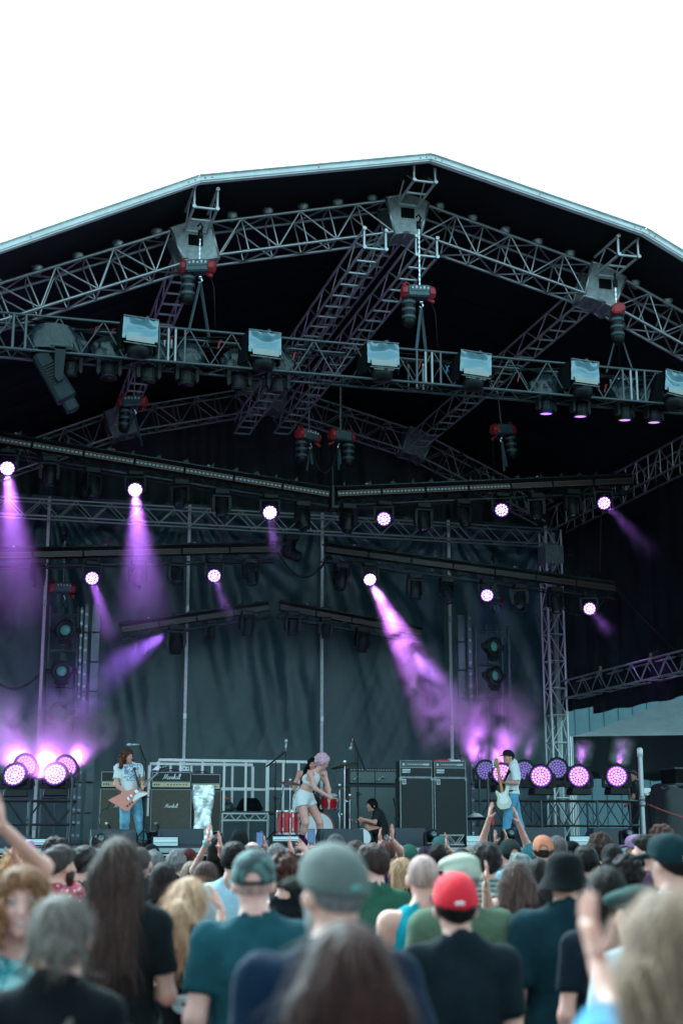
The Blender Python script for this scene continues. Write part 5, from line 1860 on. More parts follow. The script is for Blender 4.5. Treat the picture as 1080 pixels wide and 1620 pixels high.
def person(label, base, J, h=1.75, fem=False, heavy=1.0, skin='fair', look=(0, 1, 0), headup=(0, 0, 1), hair=None, hat=None, shirt=None, legs=None, shoes=(0.03, 0.03, 0.035),
           hands=None, step=0.02, hstep=0.011, group=None, yaw=0.0, seed=0, face=False, beard=None, strands=0, sock=None, extra=None, name='person', hscale=1.0, limb=1.0):
    t = thing(name, label, 'person', T(base) @ Rz(yaw), group)
    s = h / 1.75
    hs = s ** 0.5 * hscale * (0.96 if fem else 1.0)
    g = {k: np.array(v, float) for k, v in J.items()}
    xs = g['shR'] - g['shL']; xh = g['hiR'] - g['hiL']
    up_t = g['neck'] - g['waist']; up_p = g['waist'] - g['pelvis']
    Rs, Rp = frame_of(xs, up_t), frame_of(xh, up_p)
    Rw = frame_of(xs + xh, up_t + up_p)
    lk = np.array(look, float); lk /= np.linalg.norm(lk)
    hu = np.array(headup, float)
    xr = np.cross(lk, hu)
    Rh = frame_of(xr, hu)
    hc = g['head']

    def H(x, y, z): return hc + Rh @ (np.array((x, y, z)) * hs)

    def HE(c, r, rot=None):
        return Ell(H(*c), np.array(r) * hs, Rh if rot is None else Rh @ rot)

    def HC(a, b, ra, rb=None): return Cap(H(*a), H(*b), ra * hs, (rb if rb is not None else ra) * hs)
    w = heavy
    pel = Ell(g['pelvis'], np.array((0.170 if fem else 0.160, 0.118, 0.125)) * s * w, Rp)
    wai = Ell(g['waist'] + Rw @ np.array((0, 0.012 * w, 0)), np.array((0.128 if fem else 0.143, 0.10, 0.16)) * s * w, Rw)
    che = Ell(g['chest'], np.array((0.150 if fem else 0.172, 0.112, 0.185)) * s * (0.6 + 0.4 * w), Rs)
    bar = Cap(g['shL'] * 0.86 + g['shR'] * 0.14, g['shR'] * 0.86 + g['shL'] * 0.14, 0.058 * s)
    hb = H(0, -0.025, -0.07)
    nk = Cap(g['neck'] - Rs @ np.array((0, 0, 0.03)), hb, (0.046 if fem else 0.056) * s * (0.7 + 0.3 * w), (0.043 if fem else 0.052) * s)
    tr = []
    for q in ('shL', 'shR'):
        tr.append(Cap(g[q] * 0.62 + g['neck'] * 0.38 - Rs @ np.array((0, 0.0, 0.012)), g['neck'] + Rs @ np.array((0, -0.01, 0.045)), 0.046 * s, 0.042 * s))
    bust = []
    if fem:
        for q in (-1, 1):
            bust.append(Ell(g['chest'] + Rs @ np.array((q * 0.075, 0.085, -0.005)) * s, np.array((0.068, 0.062, 0.066)) * s))
    arm = {}
    for q in 'LR':
        a, e, wr = g['sh' + q], g['el' + q], g['wr' + q]
        f = (0.82 if fem else 1.0) * s * (0.7 + 0.3 * w) * limb
        arm[q] = [Cap(a, e, 0.053 * f, 0.041 * f), Cap(e, wr, 0.043 * f, 0.028 * f), Ell(a, np.array((0.06, 0.06, 0.066)) * f)]
    leg = {}
    for q in 'LR':
        hp, kn, an, to = g['hi' + q], g['kn' + q], g['an' + q], g['to' + q]
        f = s * (0.75 + 0.25 * w) * limb
        back = np.array((0, -0.018, 0)) if 'pose' not in g else np.zeros(3)
        leg[q] = [Cap(hp, kn, 0.088 * f, 0.056 * f), Cap(kn, an, 0.054 * f, 0.036 * f), Ell(kn * 0.68 + an * 0.32 + back, np.array((0.052, 0.056, 0.11)) * f), Cap(an * 0.9 + to * 0.1 - np.array((0, 0, 0.035)), to, 0.040, 0.030), Cap(an, an - np.array((0, 0, 0.03)), 0.038)]
    cran = HE((0, -0.012, 0.02), (0.076, 0.095, 0.093))
    head = [cran, HE((0, 0.022, -0.045), (0.058, 0.070, 0.075)), HC((0, 0.066, -0.096), (0, 0.05, -0.09), 0.022), HC((0, 0.092, 0.008), (0, 0.108, -0.030), 0.008, 0.0145)]
    ears = [HE((q * 0.080, -0.006, -0.012), (0.011, 0.023, 0.033), np.array(Euler((0.15, 0, q * -0.35)).to_matrix())) for q in (-1, 1)]
    allp = [pel, wai, che, bar, nk] + tr + head + arm['L'] + arm['R'] + leg['L'] + leg['R']
    lo, hi = lohi(allp, 0.03)
    rr = 0.15 * hs
    fine = (hc - rr, hc + rr, hstep)
    F = Field(lo, hi, step, fine)
    for p in (pel, wai, che): F.add(p, 0.06)
    for p in [bar] + tr: F.add(p, 0.045)
    for p in bust: F.add(p, 0.03)
    for q in 'LR':
        for p in arm[q]: F.add(p, 0.025)
        for p in leg[q]: F.add(p, 0.03)
    F.add(nk, 0.03)
    for i, p in enumerate(head): F.add(p, (0.03, 0.03, 0.02, 0.010)[i])
    if face:
        F.add(HE((0, 0.078, 0.028), (0.050, 0.018, 0.011)), 0.015)
        for q in (-1, 1):
            F.sub(HE((q * 0.031, 0.103, 0.010), (0.017, 0.018, 0.012)), 0.010)
            F.add(HE((q * 0.040, 0.068, -0.030), (0.022, 0.02, 0.02)), 0.015)
        F.add(HE((0, 0.088, -0.058), (0.022, 0.011, 0.006)), 0.006)
        F.add(HE((0, 0.085, -0.069), (0.018, 0.011, 0.006)), 0.006)
    for p in ears: F.add(p, 0.012)
    chunks = [F.extract()]
    for q in 'LR':                                  # hands, rooted in the wrists
        hd = (hands or {}).get(q)
        wr, e = g['wr' + q], g['el' + q]
        d0 = (wr - e) / np.linalg.norm(wr - e)
        o = dict(d=d0 + np.array((0, 0.1, 0)), n=np.array((1.0 if q == 'L' else -1.0, 0.1, 0)), curl=0.5, spread=0.15, st=0.009)
        if hd: o.update(hd)
        if o['st']:
            pr = hand_prims(wr, o['d'], o['n'], o['curl'], o['spread'], o.get('side', 1 if q == 'R' else -1), (0.9 if fem else 1.0) * s, o.get('thumb', 0.9))
            if o.get('keep'): pr = [p for i, p in enumerate(pr)]
            chunks.append(mesh_prims(pr, o['st'], 0.006))
    sm = skin_mat(skin)
    body = part('body', np_mesh('body', chunks, sm), None, t)

    def child(nm, F_, m):
        v, q = F_.extract()
        if len(q) == 0: return None
        return part(nm, np_mesh(nm, [(v, q)], m), None, t)
    # ---- clothes
    if shirt:
        sty, col = shirt[0], shirt[1]
        th = 0.014 + 0.006 * (w - 1) if sty != 'loose' else 0.026
        hem = shirt[2] if len(shirt) > 2 else 0.86
        F2 = Field(lo - 0.03, hi + 0.03, min(step, 0.018) if step > 0.012 else step)
        for p in (pel, wai, che): F2.add(p, 0.06, th)
        if sty != 'crop':
            for p in ([bar] if sty != 'tank' else []) + tr: F2.add(p, 0.045, th)
        for p in bust: F2.add(p, 0.03, th * 0.7)
        sl = {'tee': 0.62, 'loose': 0.8, 'long': 2.0, 'tank': 0, 'crop': 0}[sty]
        if sl:
            for q in 'LR':
                a, e, wr = g['sh' + q], g['el' + q], g['wr' + q]
                f = (0.82 if fem else 1.0) * s * (0.7 + 0.3 * w)
                F2.add(Ell(a, np.array((0.062, 0.06, 0.066)) * f), 0.025, th)
                F2.add(Cap(a, a + (e - a) * min(sl, 1.0), 0.055 * f, 0.053 * f if sl < 1 else 0.044 * f, sl <= 1), 0.02, th * 1.25)
                if sl > 1: F2.add(Cap(e, e + (wr - e) * 0.97, 0.046 * f, 0.034 * f, True), 0.02, th)
        F2.ripple(0.008, 19, seed, 0.55).ripple(0.0045, 43, seed + 2, 0.5)
        un = np.array(up_t) / np.linalg.norm(up_t)
        if sty == 'tank':
            for q, o in (('L', -1), ('R', 1)):
                F2.add(Cap(g['neck'] * 0.62 + g['sh' + q] * 0.38 + Rs @ np.array((0, 0.05, -0.06)), g['neck'] * 0.62 + g['sh' + q] * 0.38 + Rs @ np.array((0, -0.06, -0.06)), 0.045), 0.03, 0.02)
                F2.sub(Cap(g['sh' + q] + Rs @ np.array((o * 0.025, 0, 0.06)), g['sh' + q] + Rs @ np.array((o * 0.01, 0, -0.16)), 0.070 * s, 0.065 * s), 0.008)
            F2.sub(Ell(g['neck'] + Rs @ np.array((0, 0.03, 0.05)), (0.078, 0.10, 0.065), Rs), 0.008)
        elif sty == 'crop':
            for q, o in (('L', -1), ('R', 1)):
                F2.add(Cap(g['sh' + q] * 0.62 + g['neck'] * 0.38 + Rs @ np.array((0, 0.05, 0.0)), g['sh' + q] * 0.62 + g['neck'] * 0.38 + Rs @ np.array((0, -0.05, 0.0)), 0.024), 0.01, 0.004)
                F2.sub(Cap(g['sh' + q] + Rs @ np.array((o * 0.02, 0, 0.06)), g['sh' + q] + Rs @ np.array((o * 0.01, 0, -0.10)), 0.062 * s, 0.055 * s), 0.008)
            F2.sub(Ell(g['neck'] + Rs @ np.array((0, 0.03, -0.01)), (0.07, 0.13, 0.10), Rs), 0.008)
            cc = g['chest'] - un * 0.115
            F2.cut(lambda X, Y, Z: -((X - cc[0]) * un[0] + (Y - cc[1]) * un[1] + (Z - cc[2]) * un[2]))
        else:
            F2.sub(Cap(g['neck'] + Rs @ np.array((0, 0.01, 0.015)), hb + Rs @ np.array((0, 0.0, 0.05)), 0.066 * s * (0.8 + 0.2 * w)), 0.006)
            if sty != 'long':
                F2.sub(Ell(g['neck'] + Rs @ np.array((0, 0.04, 0.03)), np.array((0.06, 0.05, 0.05)) * s), 0.008)
        hz_ = hem * s
        if sty != 'crop':
            un2 = np.array(up_p) / np.linalg.norm(up_p)
            hp_ = g['pelvis'] + un2 * (hem - 0.955) * s
            F2.cut(lambda X, Y, Z: -((X - hp_[0]) * un2[0] + (Y - hp_[1]) * un2[1] + (Z - hp_[2]) * un2[2]))
        m = shirt[3] if len(shirt) > 3 else cloth_mat(col)
        if sty in ('tee', 'loose') and step <= 0.02:
            cc, ax = g['neck'] + Rs @ np.array((0, 0.012, 0.028)), (hb - g['neck']) / np.linalg.norm(hb - g['neck'])
            ex = Rs[:, 0]; ey = np.cross(ax, ex); rc_ = 0.069 * s * (0.8 + 0.2 * w)
            ring = [Vector(cc + (ex * math.cos(a_) + ey * math.sin(a_)) * rc_ - ax * 0.022 * max(0, math.sin(a_))) for a_ in np.linspace(0, 2 * math.pi, 21)]
            part('collar', MB().tube(ring, 0.008 * s, 6), m, t, None, True)
        child({'tee': 't_shirt', 'loose': 't_shirt', 'long': 'jacket', 'tank': 'tank_top', 'crop': 'crop_top'}[sty], F2, m)
    if legs:
        kind, col = legs[0], legs[1]
        F3 = Field(lo - 0.03, hi + 0.03, min(step, 0.018) if step > 0.012 else step)
        th = 0.014 if limb == 1.0 else 0.026
        F3.add(pel, 0.05, th); F3.add(wai, 0.05, 0.004)
        for q in 'LR':
            hp, kn, an = g['hi' + q], g['kn' + q], g['an' + q]
            if kind == 'shorts':
                F3.add(Cap(hp, hp * 0.80 + kn * 0.20, 0.092 * s, 0.094 * s, True), 0.03, th)
            else:
                wd = 0.012 if kind == 'jeans' else 0.03
                F3.add(Cap(hp, kn, 0.088 * s, 0.064 * s), 0.03, th + wd * 0.3)
                F3.add(Cap(kn, an * 0.95 + kn * 0.05, 0.062 * s, 0.054 * s + wd, True), 0.02, th)
        F3.ripple(0.005, 24, seed + 5, 0.8)
        un2 = np.array(up_p) / np.linalg.norm(up_p)
        tp = g['pelvis'] + un2 * (0.09 if kind != 'shorts' else 0.12) * s
        F3.cut(lambda X, Y, Z: ((X - tp[0]) * un2[0] + (Y - tp[1]) * un2[1] + (Z - tp[2]) * un2[2]))
        child('shorts' if kind == 'shorts' else 'trousers', F3, legs[2] if len(legs) > 2 else cloth_mat(col))
    if shoes is not None:
        for q in 'LR':
            to, an = g['to' + q], g['an' + q]
            pr = [Cap(an * 0.9 + to * 0.1 - np.array((0, 0, 0.035)), to, 0.050, 0.040)]
            if sock: pr.append(Cap(an - np.array((0, 0, 0.03)), an + (g['kn' + q] - an) * sock, 0.05, 0.058, True))
            lo3, hi3 = lohi(pr, 0.03)
            F4 = Field(lo3, hi3, 0.014)
            for p in pr: F4.add(p, 0.02)
            zf = min(to[2], an[2]) - 0.032
            child('boot' if sock else 'shoe', F4, cloth_mat(shoes))
    # ---- hair, hats, beards
    hlo, hhi = hc - 0.34, hc + 0.24

    def hcut(F_, a, b, c, sgn=1):     # keep where local z > a + b*y + c*|x|
        def fn(X, Y, Z):
            p = np.tensordot(Rh.T, np.stack([X - hc[0], Y - hc[1], Z - hc[2]]), 1) / hs
            return sgn * (a + b * p[1] + c * np.abs(p[0]) - p[2]) * 0.75 * hs
        return F_.cut(fn)
    hst = max(0.009, hstep * 0.9)
    if hair:
        sty, col = hair[0], hair[1]
        ln = hair[2] if len(hair) > 2 else 0.30
        hm = hair_mat(col)
        face_cut = HE((0, 0.105, -0.045), (0.066, 0.075, 0.085))
        HL = np.array(hlo) - np.array((0.0, 0.0, ln if sty in ('long', 'ponytail', 'wavy', 'bob') else 0))
        Fh = Field(HL, hhi, hst)
        Z0 = np.array((0, 0, -1.0))                                   # hair falls straight down
        if sty in ('short', 'buzz', 'thin'):
            Fh.add(cran, 0, {'short': 0.016, 'buzz': 0.006, 'thin': 0.008}[sty] * hs)
            if sty == 'short':
                Fh.add(HE((0, 0.02, 0.075), (0.066, 0.075, 0.048)), 0.02, 0.004)
                Fh.ripple(0.0045, 70, seed).ripple(0.003, 160, seed + 1)
            hcut(Fh, -0.004 if sty == 'short' else -0.010, 0.72, 0.0)
            if sty == 'thin': Fh.sub(HE((0, 0.0, 0.11), (0.06, 0.085, 0.055)), 0.01)
        elif sty == 'messy':
            Fh.add(cran, 0, 0.030 * hs)
            Fh.add(HE((0, 0.03, 0.09), (0.075, 0.075, 0.055)), 0.02)
            Fh.ripple(0.010, 48, seed).ripple(0.007, 110, seed + 3)
            hcut(Fh, -0.02, 0.70, 0.0)
        elif sty == 'curly':
            Fh.add(cran, 0, 0.042 * hs)
            Fh.ripple(0.014, 60, seed).ripple(0.010, 120, seed + 3)
            hcut(Fh, -0.045, 0.62, 0.0)
        elif sty == 'fluffy':
            r_ = np.random.default_rng(5)
            Fh.add(cran, 0, 0.030 * hs)
            for i in range(90):
                a_, e_ = r_.uniform(0, 6.283), r_.uniform(-0.45, 1.5)
                q = np.array((0.098 * math.cos(e_) * math.cos(a_), -0.012 + 0.115 * math.cos(e_) * math.sin(a_), 0.02 + 0.115 * math.sin(e_)))
                if q[1] > 0.06 and q[2] < 0.07: continue
                q = q * np.array((1.04, 1.04, 1.08)); Fh.add(HE(tuple(q), (r_.uniform(0.014, 0.030),) * 3), 0.004)
            hcut(Fh, -0.060, 0.62, 0.0)
        elif sty in ('bob', 'long', 'wavy', 'lob'):
            Fh.add(cran, 0, 0.020 * hs)
            Fh.add(HE((0, -0.035, -0.045), (0.094, 0.078, 0.125)) if sty != 'lob' else HE((0, -0.062, -0.055), (0.085, 0.055, 0.115)), 0.03)
            if sty not in ('bob', 'lob'):
                a = H(0, -0.080, -0.04)
                e = a + Z0 * ln + np.array((0, 0.0, 0)) + Rs @ np.array((0, -0.055, 0))
                for q in (-1, 0, 1):
                    o = Rh @ np.array((q * 0.072, 0.012 * abs(q), 0)) * hs
                    Fh.add(Cap(a + o, e + o * 1.25 - Z0 * 0.04 * abs(q), 0.058 * hs, 0.032 * hs), 0.035)
            elif sty == 'bob':
                Fh.add(HE((0, -0.04, -0.09), (0.098, 0.075, 0.085)), 0.03)
            if sty == 'wavy':
                for q in (-1, 1):
                    o = Rh @ np.array((q * 0.105, -0.005, -0.05)) * hs
                    Fh.add(Cap(hc + o, hc + o + Z0 * (ln * 0.8) + Rh @ np.array((q * 0.03, 0.0, 0)), 0.04 * hs, 0.035 * hs), 0.03)
                Fh.ripple(0.014, 55, seed).ripple(0.009, 120, seed + 2)
            else:
                Fh.ripple(0.0035, 60, seed, 0.2).ripple(0.0025, 130, seed + 1, 0.12)
            Fh.sub(face_cut, 0.012)
            if sty == 'bob': hcut(Fh, -0.145, 0.0, 0.0)
        elif sty in ('ponytail', 'bun'):
            Fh.add(cran, 0, 0.013 * hs)
            hcut(Fh, -0.020, 0.66, 0.0)
            if sty == 'ponytail':
                a = H(0, -0.105, 0.03); b = H(0, -0.165, -0.03); e = b + Z0 * ln + Rs @ np.array((0.0, 0.02, 0))
                Fh.add(Cap(a, b, 0.030 * hs, 0.036 * hs), 0.02); Fh.add(Cap(b, b * 0.5 + e * 0.5, 0.038 * hs, 0.040 * hs), 0.02); Fh.add(Cap(b * 0.5 + e * 0.5, e, 0.040 * hs, 0.014), 0.02)
            else:
                Fh.add(Ell(H(0.012, -0.116, -0.035), np.array((0.050, 0.042, 0.044)) * hs), 0.006)
                Fh.add(HE((-0.01, -0.095, 0.0), (0.04, 0.035, 0.03)), 0.02)
                for q in (-1, 1): Fh.add(HC((q * 0.075, -0.05, -0.03), (q * 0.092, -0.075, -0.085), 0.014, 0.008), 0.02)
            Fh.ripple(0.004, 60, seed, 0.4).ripple(0.003, 130, seed + 1, 0.3)
        if hat: hcut(Fh, 0.028, 0.18, 0.0, -1)
        ho = child('hair', Fh, hm)
        if ho and strands:
            me = ho.data
            n = len(me.vertices)
            co = np.zeros(n * 3, np.float32); me.vertices.foreach_get('co', co); co = co.reshape(-1, 3)
            no = np.zeros(n * 3, np.float32); me.vertices.foreach_get('normal', no); no = no.reshape(-1, 3)
            r_ = np.random.default_rng(int(seed * 10) + 3)
            pick = r_.choice(n, strands)
            mb = MB()
            for i in pick:
                p, nn = Vector(co[i]), Vector(no[i])
                dn = Vector((0, 0, -1)) + 0.25 * Vector(r_.normal(size=3))
                dn = (dn - nn * dn.dot(nn) * 0.93)
                if dn.length < 0.2: dn = Vector(r_.normal(size=3)); dn -= nn * dn.dot(nn)
                dn.normalize()
                L_ = r_.uniform(0.05, 0.12) * (1.5 if sty in ('long', 'ponytail') else 0.8 if sty not in ('short', 'curly', 'messy') else 0.4)
                sd = dn.cross(nn).normalized() * r_.uniform(0.0008, 0.0020)
                crv = 0.02 if sty in ('wavy', 'curly') else 0.004
                pts = []
                for q in range(5):
                    u = q / 4
                    pts.append(p + nn * (0.001 + (0.006 if i % 7 else 0.028) * u * r_.uniform(0.3, 1) + 0.008 * math.sin(u * 3)) + dn * L_ * u + sd.normalized() * crv * math.sin(u * 5 + i))
                vs = []
                for q, pp in enumerate(pts):
                    k_ = 1 - 0.8 * (q / 4) ** 2
                    vs += [pp - sd * k_, pp + sd * k_]
                mb.add(vs, [(2 * q, 2 * q + 1, 2 * q + 3, 2 * q + 2) for q in range(4)])
            tag(part('loose_strand', mb, hair_mat(tuple(min(1, c * 1.7) for c in col)), ho, None, True), kind='stuff')
    if beard:
        Fb = Field(hlo, hhi, hst)
        Fb.add(HE((0, 0.022, -0.045), (0.058, 0.070, 0.075)), 0, 0.008 * hs)
        Fb.add(HE((0, 0.055, -0.098), (0.042, 0.045, 0.035 * (beard[1] if len(beard) > 1 else 1))), 0.02)
        Fb.ripple(0.005, 90, seed)
        hcut(Fb, -0.035, 0.0, 0.15, -1)
        hcut(Fb, 0.06, -1.6, 0.0, 1) if False else Fb.cut(lambda X, Y, Z: -((np.tensordot(Rh.T, np.stack([X - hc[0], Y - hc[1], Z - hc[2]]), 1) / hs)[1] - 0.0))
        child('beard', Fb, hair_mat(beard[0]))
    if hat:
        sty, col = hat[0], hat[1]
        hm = hat[2] if len(hat) > 2 else cloth_mat(col)
        Fc = Field(hc - 0.22, hc + 0.24, 0.009)
        back = -1 if sty == 'backcap' else 1
        if sty in ('cap', 'backcap', 'capstrap'):
            Fc.add(cran, 0, 0.017 * hs)
            Fc.add(HE((0, 0.015, 0.07), (0.074, 0.085, 0.060)), 0.02, 0.008)
            hcut(Fc, 0.012, 0.18, 0.0)
            Fb = HE((0, back * 0.138, 0.030), (0.080, 0.080, 0.0105), np.array(Euler((-0.22 * back, 0, 0)).to_matrix()))
            Fc.add(Fb, 0.008)
            if sty == 'capstrap':
                Fc.sub(HE((0, -0.115, 0.014), (0.036, 0.05, 0.034)), 0.006)
            Fc.ripple(0.0012, 40, seed)
            c_ = child('cap', Fc, hm)
            bt = MB().lathe([(0.010, 0), (0.007, 0.006), (0, 0.008)], 8)
            if c_:
                top = H(0, 0.0, 0.128)
                part('cap_button', bt, hm, c_, T(Vector(top)))
                if sty == 'capstrap':
                    st_ = MB().tube([Vector(H(0.042 * math.cos(a), -0.115 - 0.006 * math.sin(a), 0.004)) for a in np.linspace(math.pi, 0, 7)], 0.007, 5)
                    part('cap_strap', st_, hat[3] if len(hat) > 3 else hm, c_, None, True)
                seam = MB()
                for k in range(6):
                    a = k * math.pi / 3 + 0.5
                    pts = []
                    for q in range(6):
                        e_ = math.pi / 2 * (0.25 + 0.72 * q / 5)
                        pts.append(Vector(H(0.0945 * math.cos(e_) * math.cos(a), -0.008 + 0.113 * math.cos(e_) * math.sin(a), 0.025 + 0.106 * math.sin(e_))))
                    seam.tube(pts, 0.0016, 4)
                part('seam', seam, hm, c_)
        elif sty == 'beanie':
            Fc.add(cran, 0, 0.022 * hs); Fc.add(HE((0, -0.02, 0.07), (0.07, 0.085, 0.075)), 0.03)
            Fc.ripple(0.003, 70, seed)
            hcut(Fc, -0.01, 0.40, 0.0)
            child('beanie', Fc, hm)
        elif sty == 'flat':
            Fc.add(cran, 0, 0.014 * hs); Fc.add(HE((0, 0.035, 0.075), (0.098, 0.125, 0.040), np.array(Euler((-0.16, 0, 0)).to_matrix())), 0.02)
            Fc.add(HE((0, 0.13, 0.032), (0.07, 0.05, 0.008)), 0.01)
            hcut(Fc, 0.018, 0.16, 0.0)
            child('flat_cap', Fc, hm)
        elif sty == 'bucket':
            prof = [(0.095, 0.012), (0.092, 0.06), (0.080, 0.095), (0.055, 0.118), (0.028, 0.126), (0, 0.128)]
            M4 = Matrix(((*Rh[0], hc[0]), (*Rh[1], hc[1]), (*Rh[2], hc[2]), (0, 0, 0, 1)))
            b_ = MB().lathe([(0.138, -0.052), (0.122, -0.024), (0.098, 0.014)] + prof[1:], 28, M4 @ T(0, -0.005, 0.005) @ S(hs, hs * 1.14, hs), False).lathe([(0.096, 0.012), (0.120, -0.028), (0.136, -0.056), (0.138, -0.052)], 28, M4 @ T(0, -0.005, 0.005) @ S(hs, hs * 1.14, hs), False)
            part('bucket_hat', b_, hm, t, None, True)
        if len(hat) > 4 or (len(hat) > 3 and sty == 'cap'):
            e_ = hat[-1]
            mb = MB().tube([Vector(H(q * 0.016, -0.121 - 0.0, 0.016 + 0.004 * (abs(q) < 1))) for q in (-1, -0.5, 0, 0.5, 1)], 0.007, 5)
            part('emblem', mb, e_, t)
    if face:
        ew, ed = mat('eye white', (0.36, 0.34, 0.33), 0.35), mat('eye dark', (0.05, 0.07, 0.08), 0.15)
        for q in (-1, 1):
            M4 = Matrix(((*Rh[0], 0), (*Rh[1], 0), (*Rh[2], 0), (0, 0, 0, 1)))
            ey = part('eye', MB().lathe([(0, 0.0118), (0.0065, 0.0098), (0.0105, 0.0052), (0.0118, 0), (0.0105, -0.0052), (0, -0.0118)], 12), ew, t, T(Vector(H(q * 0.031, 0.0795, 0.009))) @ M4 @ Rx(R(-90)) @ S(hs), True)
            part('iris', MB().lathe([(0.0056, 0.0105), (0.004, 0.0120), (0, 0.0124)], 10), ed, ey, None, True)
            part('eyebrow', MB().tube([Vector(H(q * 0.016, 0.097, 0.030)), Vector(H(q * 0.033, 0.093, 0.036)), Vector(H(q * 0.050, 0.080, 0.031))], [0.003, 0.004, 0.002], 5), hair_mat(hair[1] if hair else (0.1, 0.07, 0.05)), t, None, True)
        lipm = mat('lips', (0.45, 0.16, 0.15), 0.4)
        part('lips', MB().tube([Vector(H(-0.024, 0.083, -0.060)), Vector(H(-0.01, 0.0965, -0.0595)), Vector(H(0, 0.098, -0.061)), Vector(H(0.01, 0.0965, -0.0595)), Vector(H(0.024, 0.083, -0.060))], [0.002, 0.0042, 0.004, 0.0042, 0.002], 6).tube([Vector(H(-0.022, 0.083, -0.063)), Vector(H(0, 0.095, -0.0705)), Vector(H(0.022, 0.083, -0.063))], [0.002, 0.005, 0.002], 6), lipm, t, None, True)
    if extra:
        extra(t, g, H, Rs)
    return t
# ================================================================== THE BAND
def pat(name, kind, c1, c2, scale=20.0, thr=0.5, axis='Z'):
    """printed cloth: stripes, dots, blotches or check, fixed to the garment"""
    if name in MATS: return MATS[name]
    m = bpy.data.materials.new(name); m.use_nodes = True
    nt = m.node_tree; b = nt.nodes['Principled BSDF']
    b.inputs['Roughness'].default_value = 0.85
    tc = nt.nodes.new('ShaderNodeTexCoord')
    def N(tp, **kw):
        n = nt.nodes.new(tp)
        for k, v in kw.items(): setattr(n, k, v)
        return n
    mx = N('ShaderNodeMix', data_type='RGBA')
    mx.inputs['A'].default_value = (*c1, 1); mx.inputs['B'].default_value = (*c2, 1)
    st = N('ShaderNodeMath', operation='GREATER_THAN'); st.inputs[1].default_value = thr
    if kind == 'stripe' or kind == 'check':
        w = N('ShaderNodeTexWave', wave_type='BANDS', bands_direction=axis)
        w.inputs['Scale'].default_value = scale; w.inputs['Distortion'].default_value = 0.6; w.inputs['Detail'].default_value = 1
        nt.links.new(tc.outputs['Object'], w.inputs[0])
        if kind == 'check':
            w2 = N('ShaderNodeTexWave', wave_type='BANDS', bands_direction='X'); w2.inputs['Scale'].default_value = scale
            nt.links.new(tc.outputs['Object'], w2.inputs[0])
            a = N('ShaderNodeMath', operation='MAXIMUM')
            nt.links.new(w.outputs['Fac'], a.inputs[0]); nt.links.new(w2.outputs['Fac'], a.inputs[1])
            nt.links.new(a.outputs[0], st.inputs[0])
        else:
            nt.links.new(w.outputs['Fac'], st.inputs[0])
    elif kind == 'dots':
        v = N('ShaderNodeTexVoronoi'); v.inputs['Scale'].default_value = scale; v.inputs['Randomness'].default_value = 0.15
        nt.links.new(tc.outputs['Object'], v.inputs['Vector'])
        st.operation = 'LESS_THAN'
        nt.links.new(v.outputs['Distance'], st.inputs[0])
    else:
        n = N('ShaderNodeTexNoise'); n.inputs['Scale'].default_value = scale; n.inputs['Detail'].default_value = 3
        nt.links.new(tc.outputs['Object'], n.inputs['Vector'])
        nt.links.new(n.outputs[0], st.inputs[0])
    nt.links.new(st.outputs[0], mx.inputs['Factor'])
    nt.links.new(mx.outputs['Result'], b.inputs['Base Color'])
    MATS[name] = m
    return m


JEANS = mat('light blue denim', (0.17, 0.40, 0.55), 0.85, 0, 0.35, 7, 0.3, 60)
JEANS2 = mat('blue denim', (0.10, 0.32, 0.50), 0.85, 0, 0.25, 6, 0.3, 60)
DENIM_D = mat('dark denim', (0.035, 0.05, 0.075), 0.85, 0, 0.3, 6, 0.3, 60)


def world_person(label, joints, v, base_px, **kw):
    """joints: name -> (picture x, picture y, offset in depth from v)"""
    b = P(*base_px, v); b.z = DECK
    J = {}
    for k, q in joints.items():
        J[k] = np.array(P(q[0], q[1], v + q[2]) - b)
    J['pose'] = np.zeros(3)
    return person(label, b, J, **kw), b


# ---- the guitarist
def guitarist_shirt():
    m = bpy.data.materials.new('white tee with blue print'); m.use_nodes = True
    nt = m.node_tree; b = nt.nodes['Principled BSDF']; b.inputs['Roughness'].default_value = 0.85
    tc = nt.nodes.new('ShaderNodeTexCoord'); n = nt.nodes.new('ShaderNodeTexNoise')
    n.inputs['Scale'].default_value = 26; n.inputs['Detail'].default_value = 6; n.inputs['Distortion'].default_value = 1.2
    nt.links.new(tc.outputs['Object'], n.inputs['Vector'])
    g = nt.nodes.new('ShaderNodeMath'); g.operation = 'GREATER_THAN'; g.inputs[1].default_value = 0.5
    nt.links.new(n.outputs[0], g.inputs[0])
    sp = nt.nodes.new('ShaderNodeSeparateXYZ'); nt.links.new(tc.outputs['Object'], sp.inputs[0])
    cur = g.outputs[0]
    for ax, lo, hi in (('X', -0.165, 0.12), ('Y', -9, -0.05), ('Z', 1.10, 1.40)):
        for op, val in (('GREATER_THAN', lo), ('LESS_THAN', hi)):
            c = nt.nodes.new('ShaderNodeMath'); c.operation = op; c.inputs[1].default_value = val
            nt.links.new(sp.outputs[ax], c.inputs[0])
            mu = nt.nodes.new('ShaderNodeMath'); mu.operation = 'MULTIPLY'
            nt.links.new(cur, mu.inputs[0]); nt.links.new(c.outputs[0], mu.inputs[1]); cur = mu.outputs[0]
    mx = nt.nodes.new('ShaderNodeMix'); mx.data_type = 'RGBA'
    mx.inputs['A'].default_value = (0.74, 0.76, 0.77, 1); mx.inputs['B'].default_value = (0.10, 0.24, 0.42, 1)
    nt.links.new(cur, mx.inputs['Factor']); nt.links.new(mx.outputs['Result'], b.inputs['Base Color'])
    return m


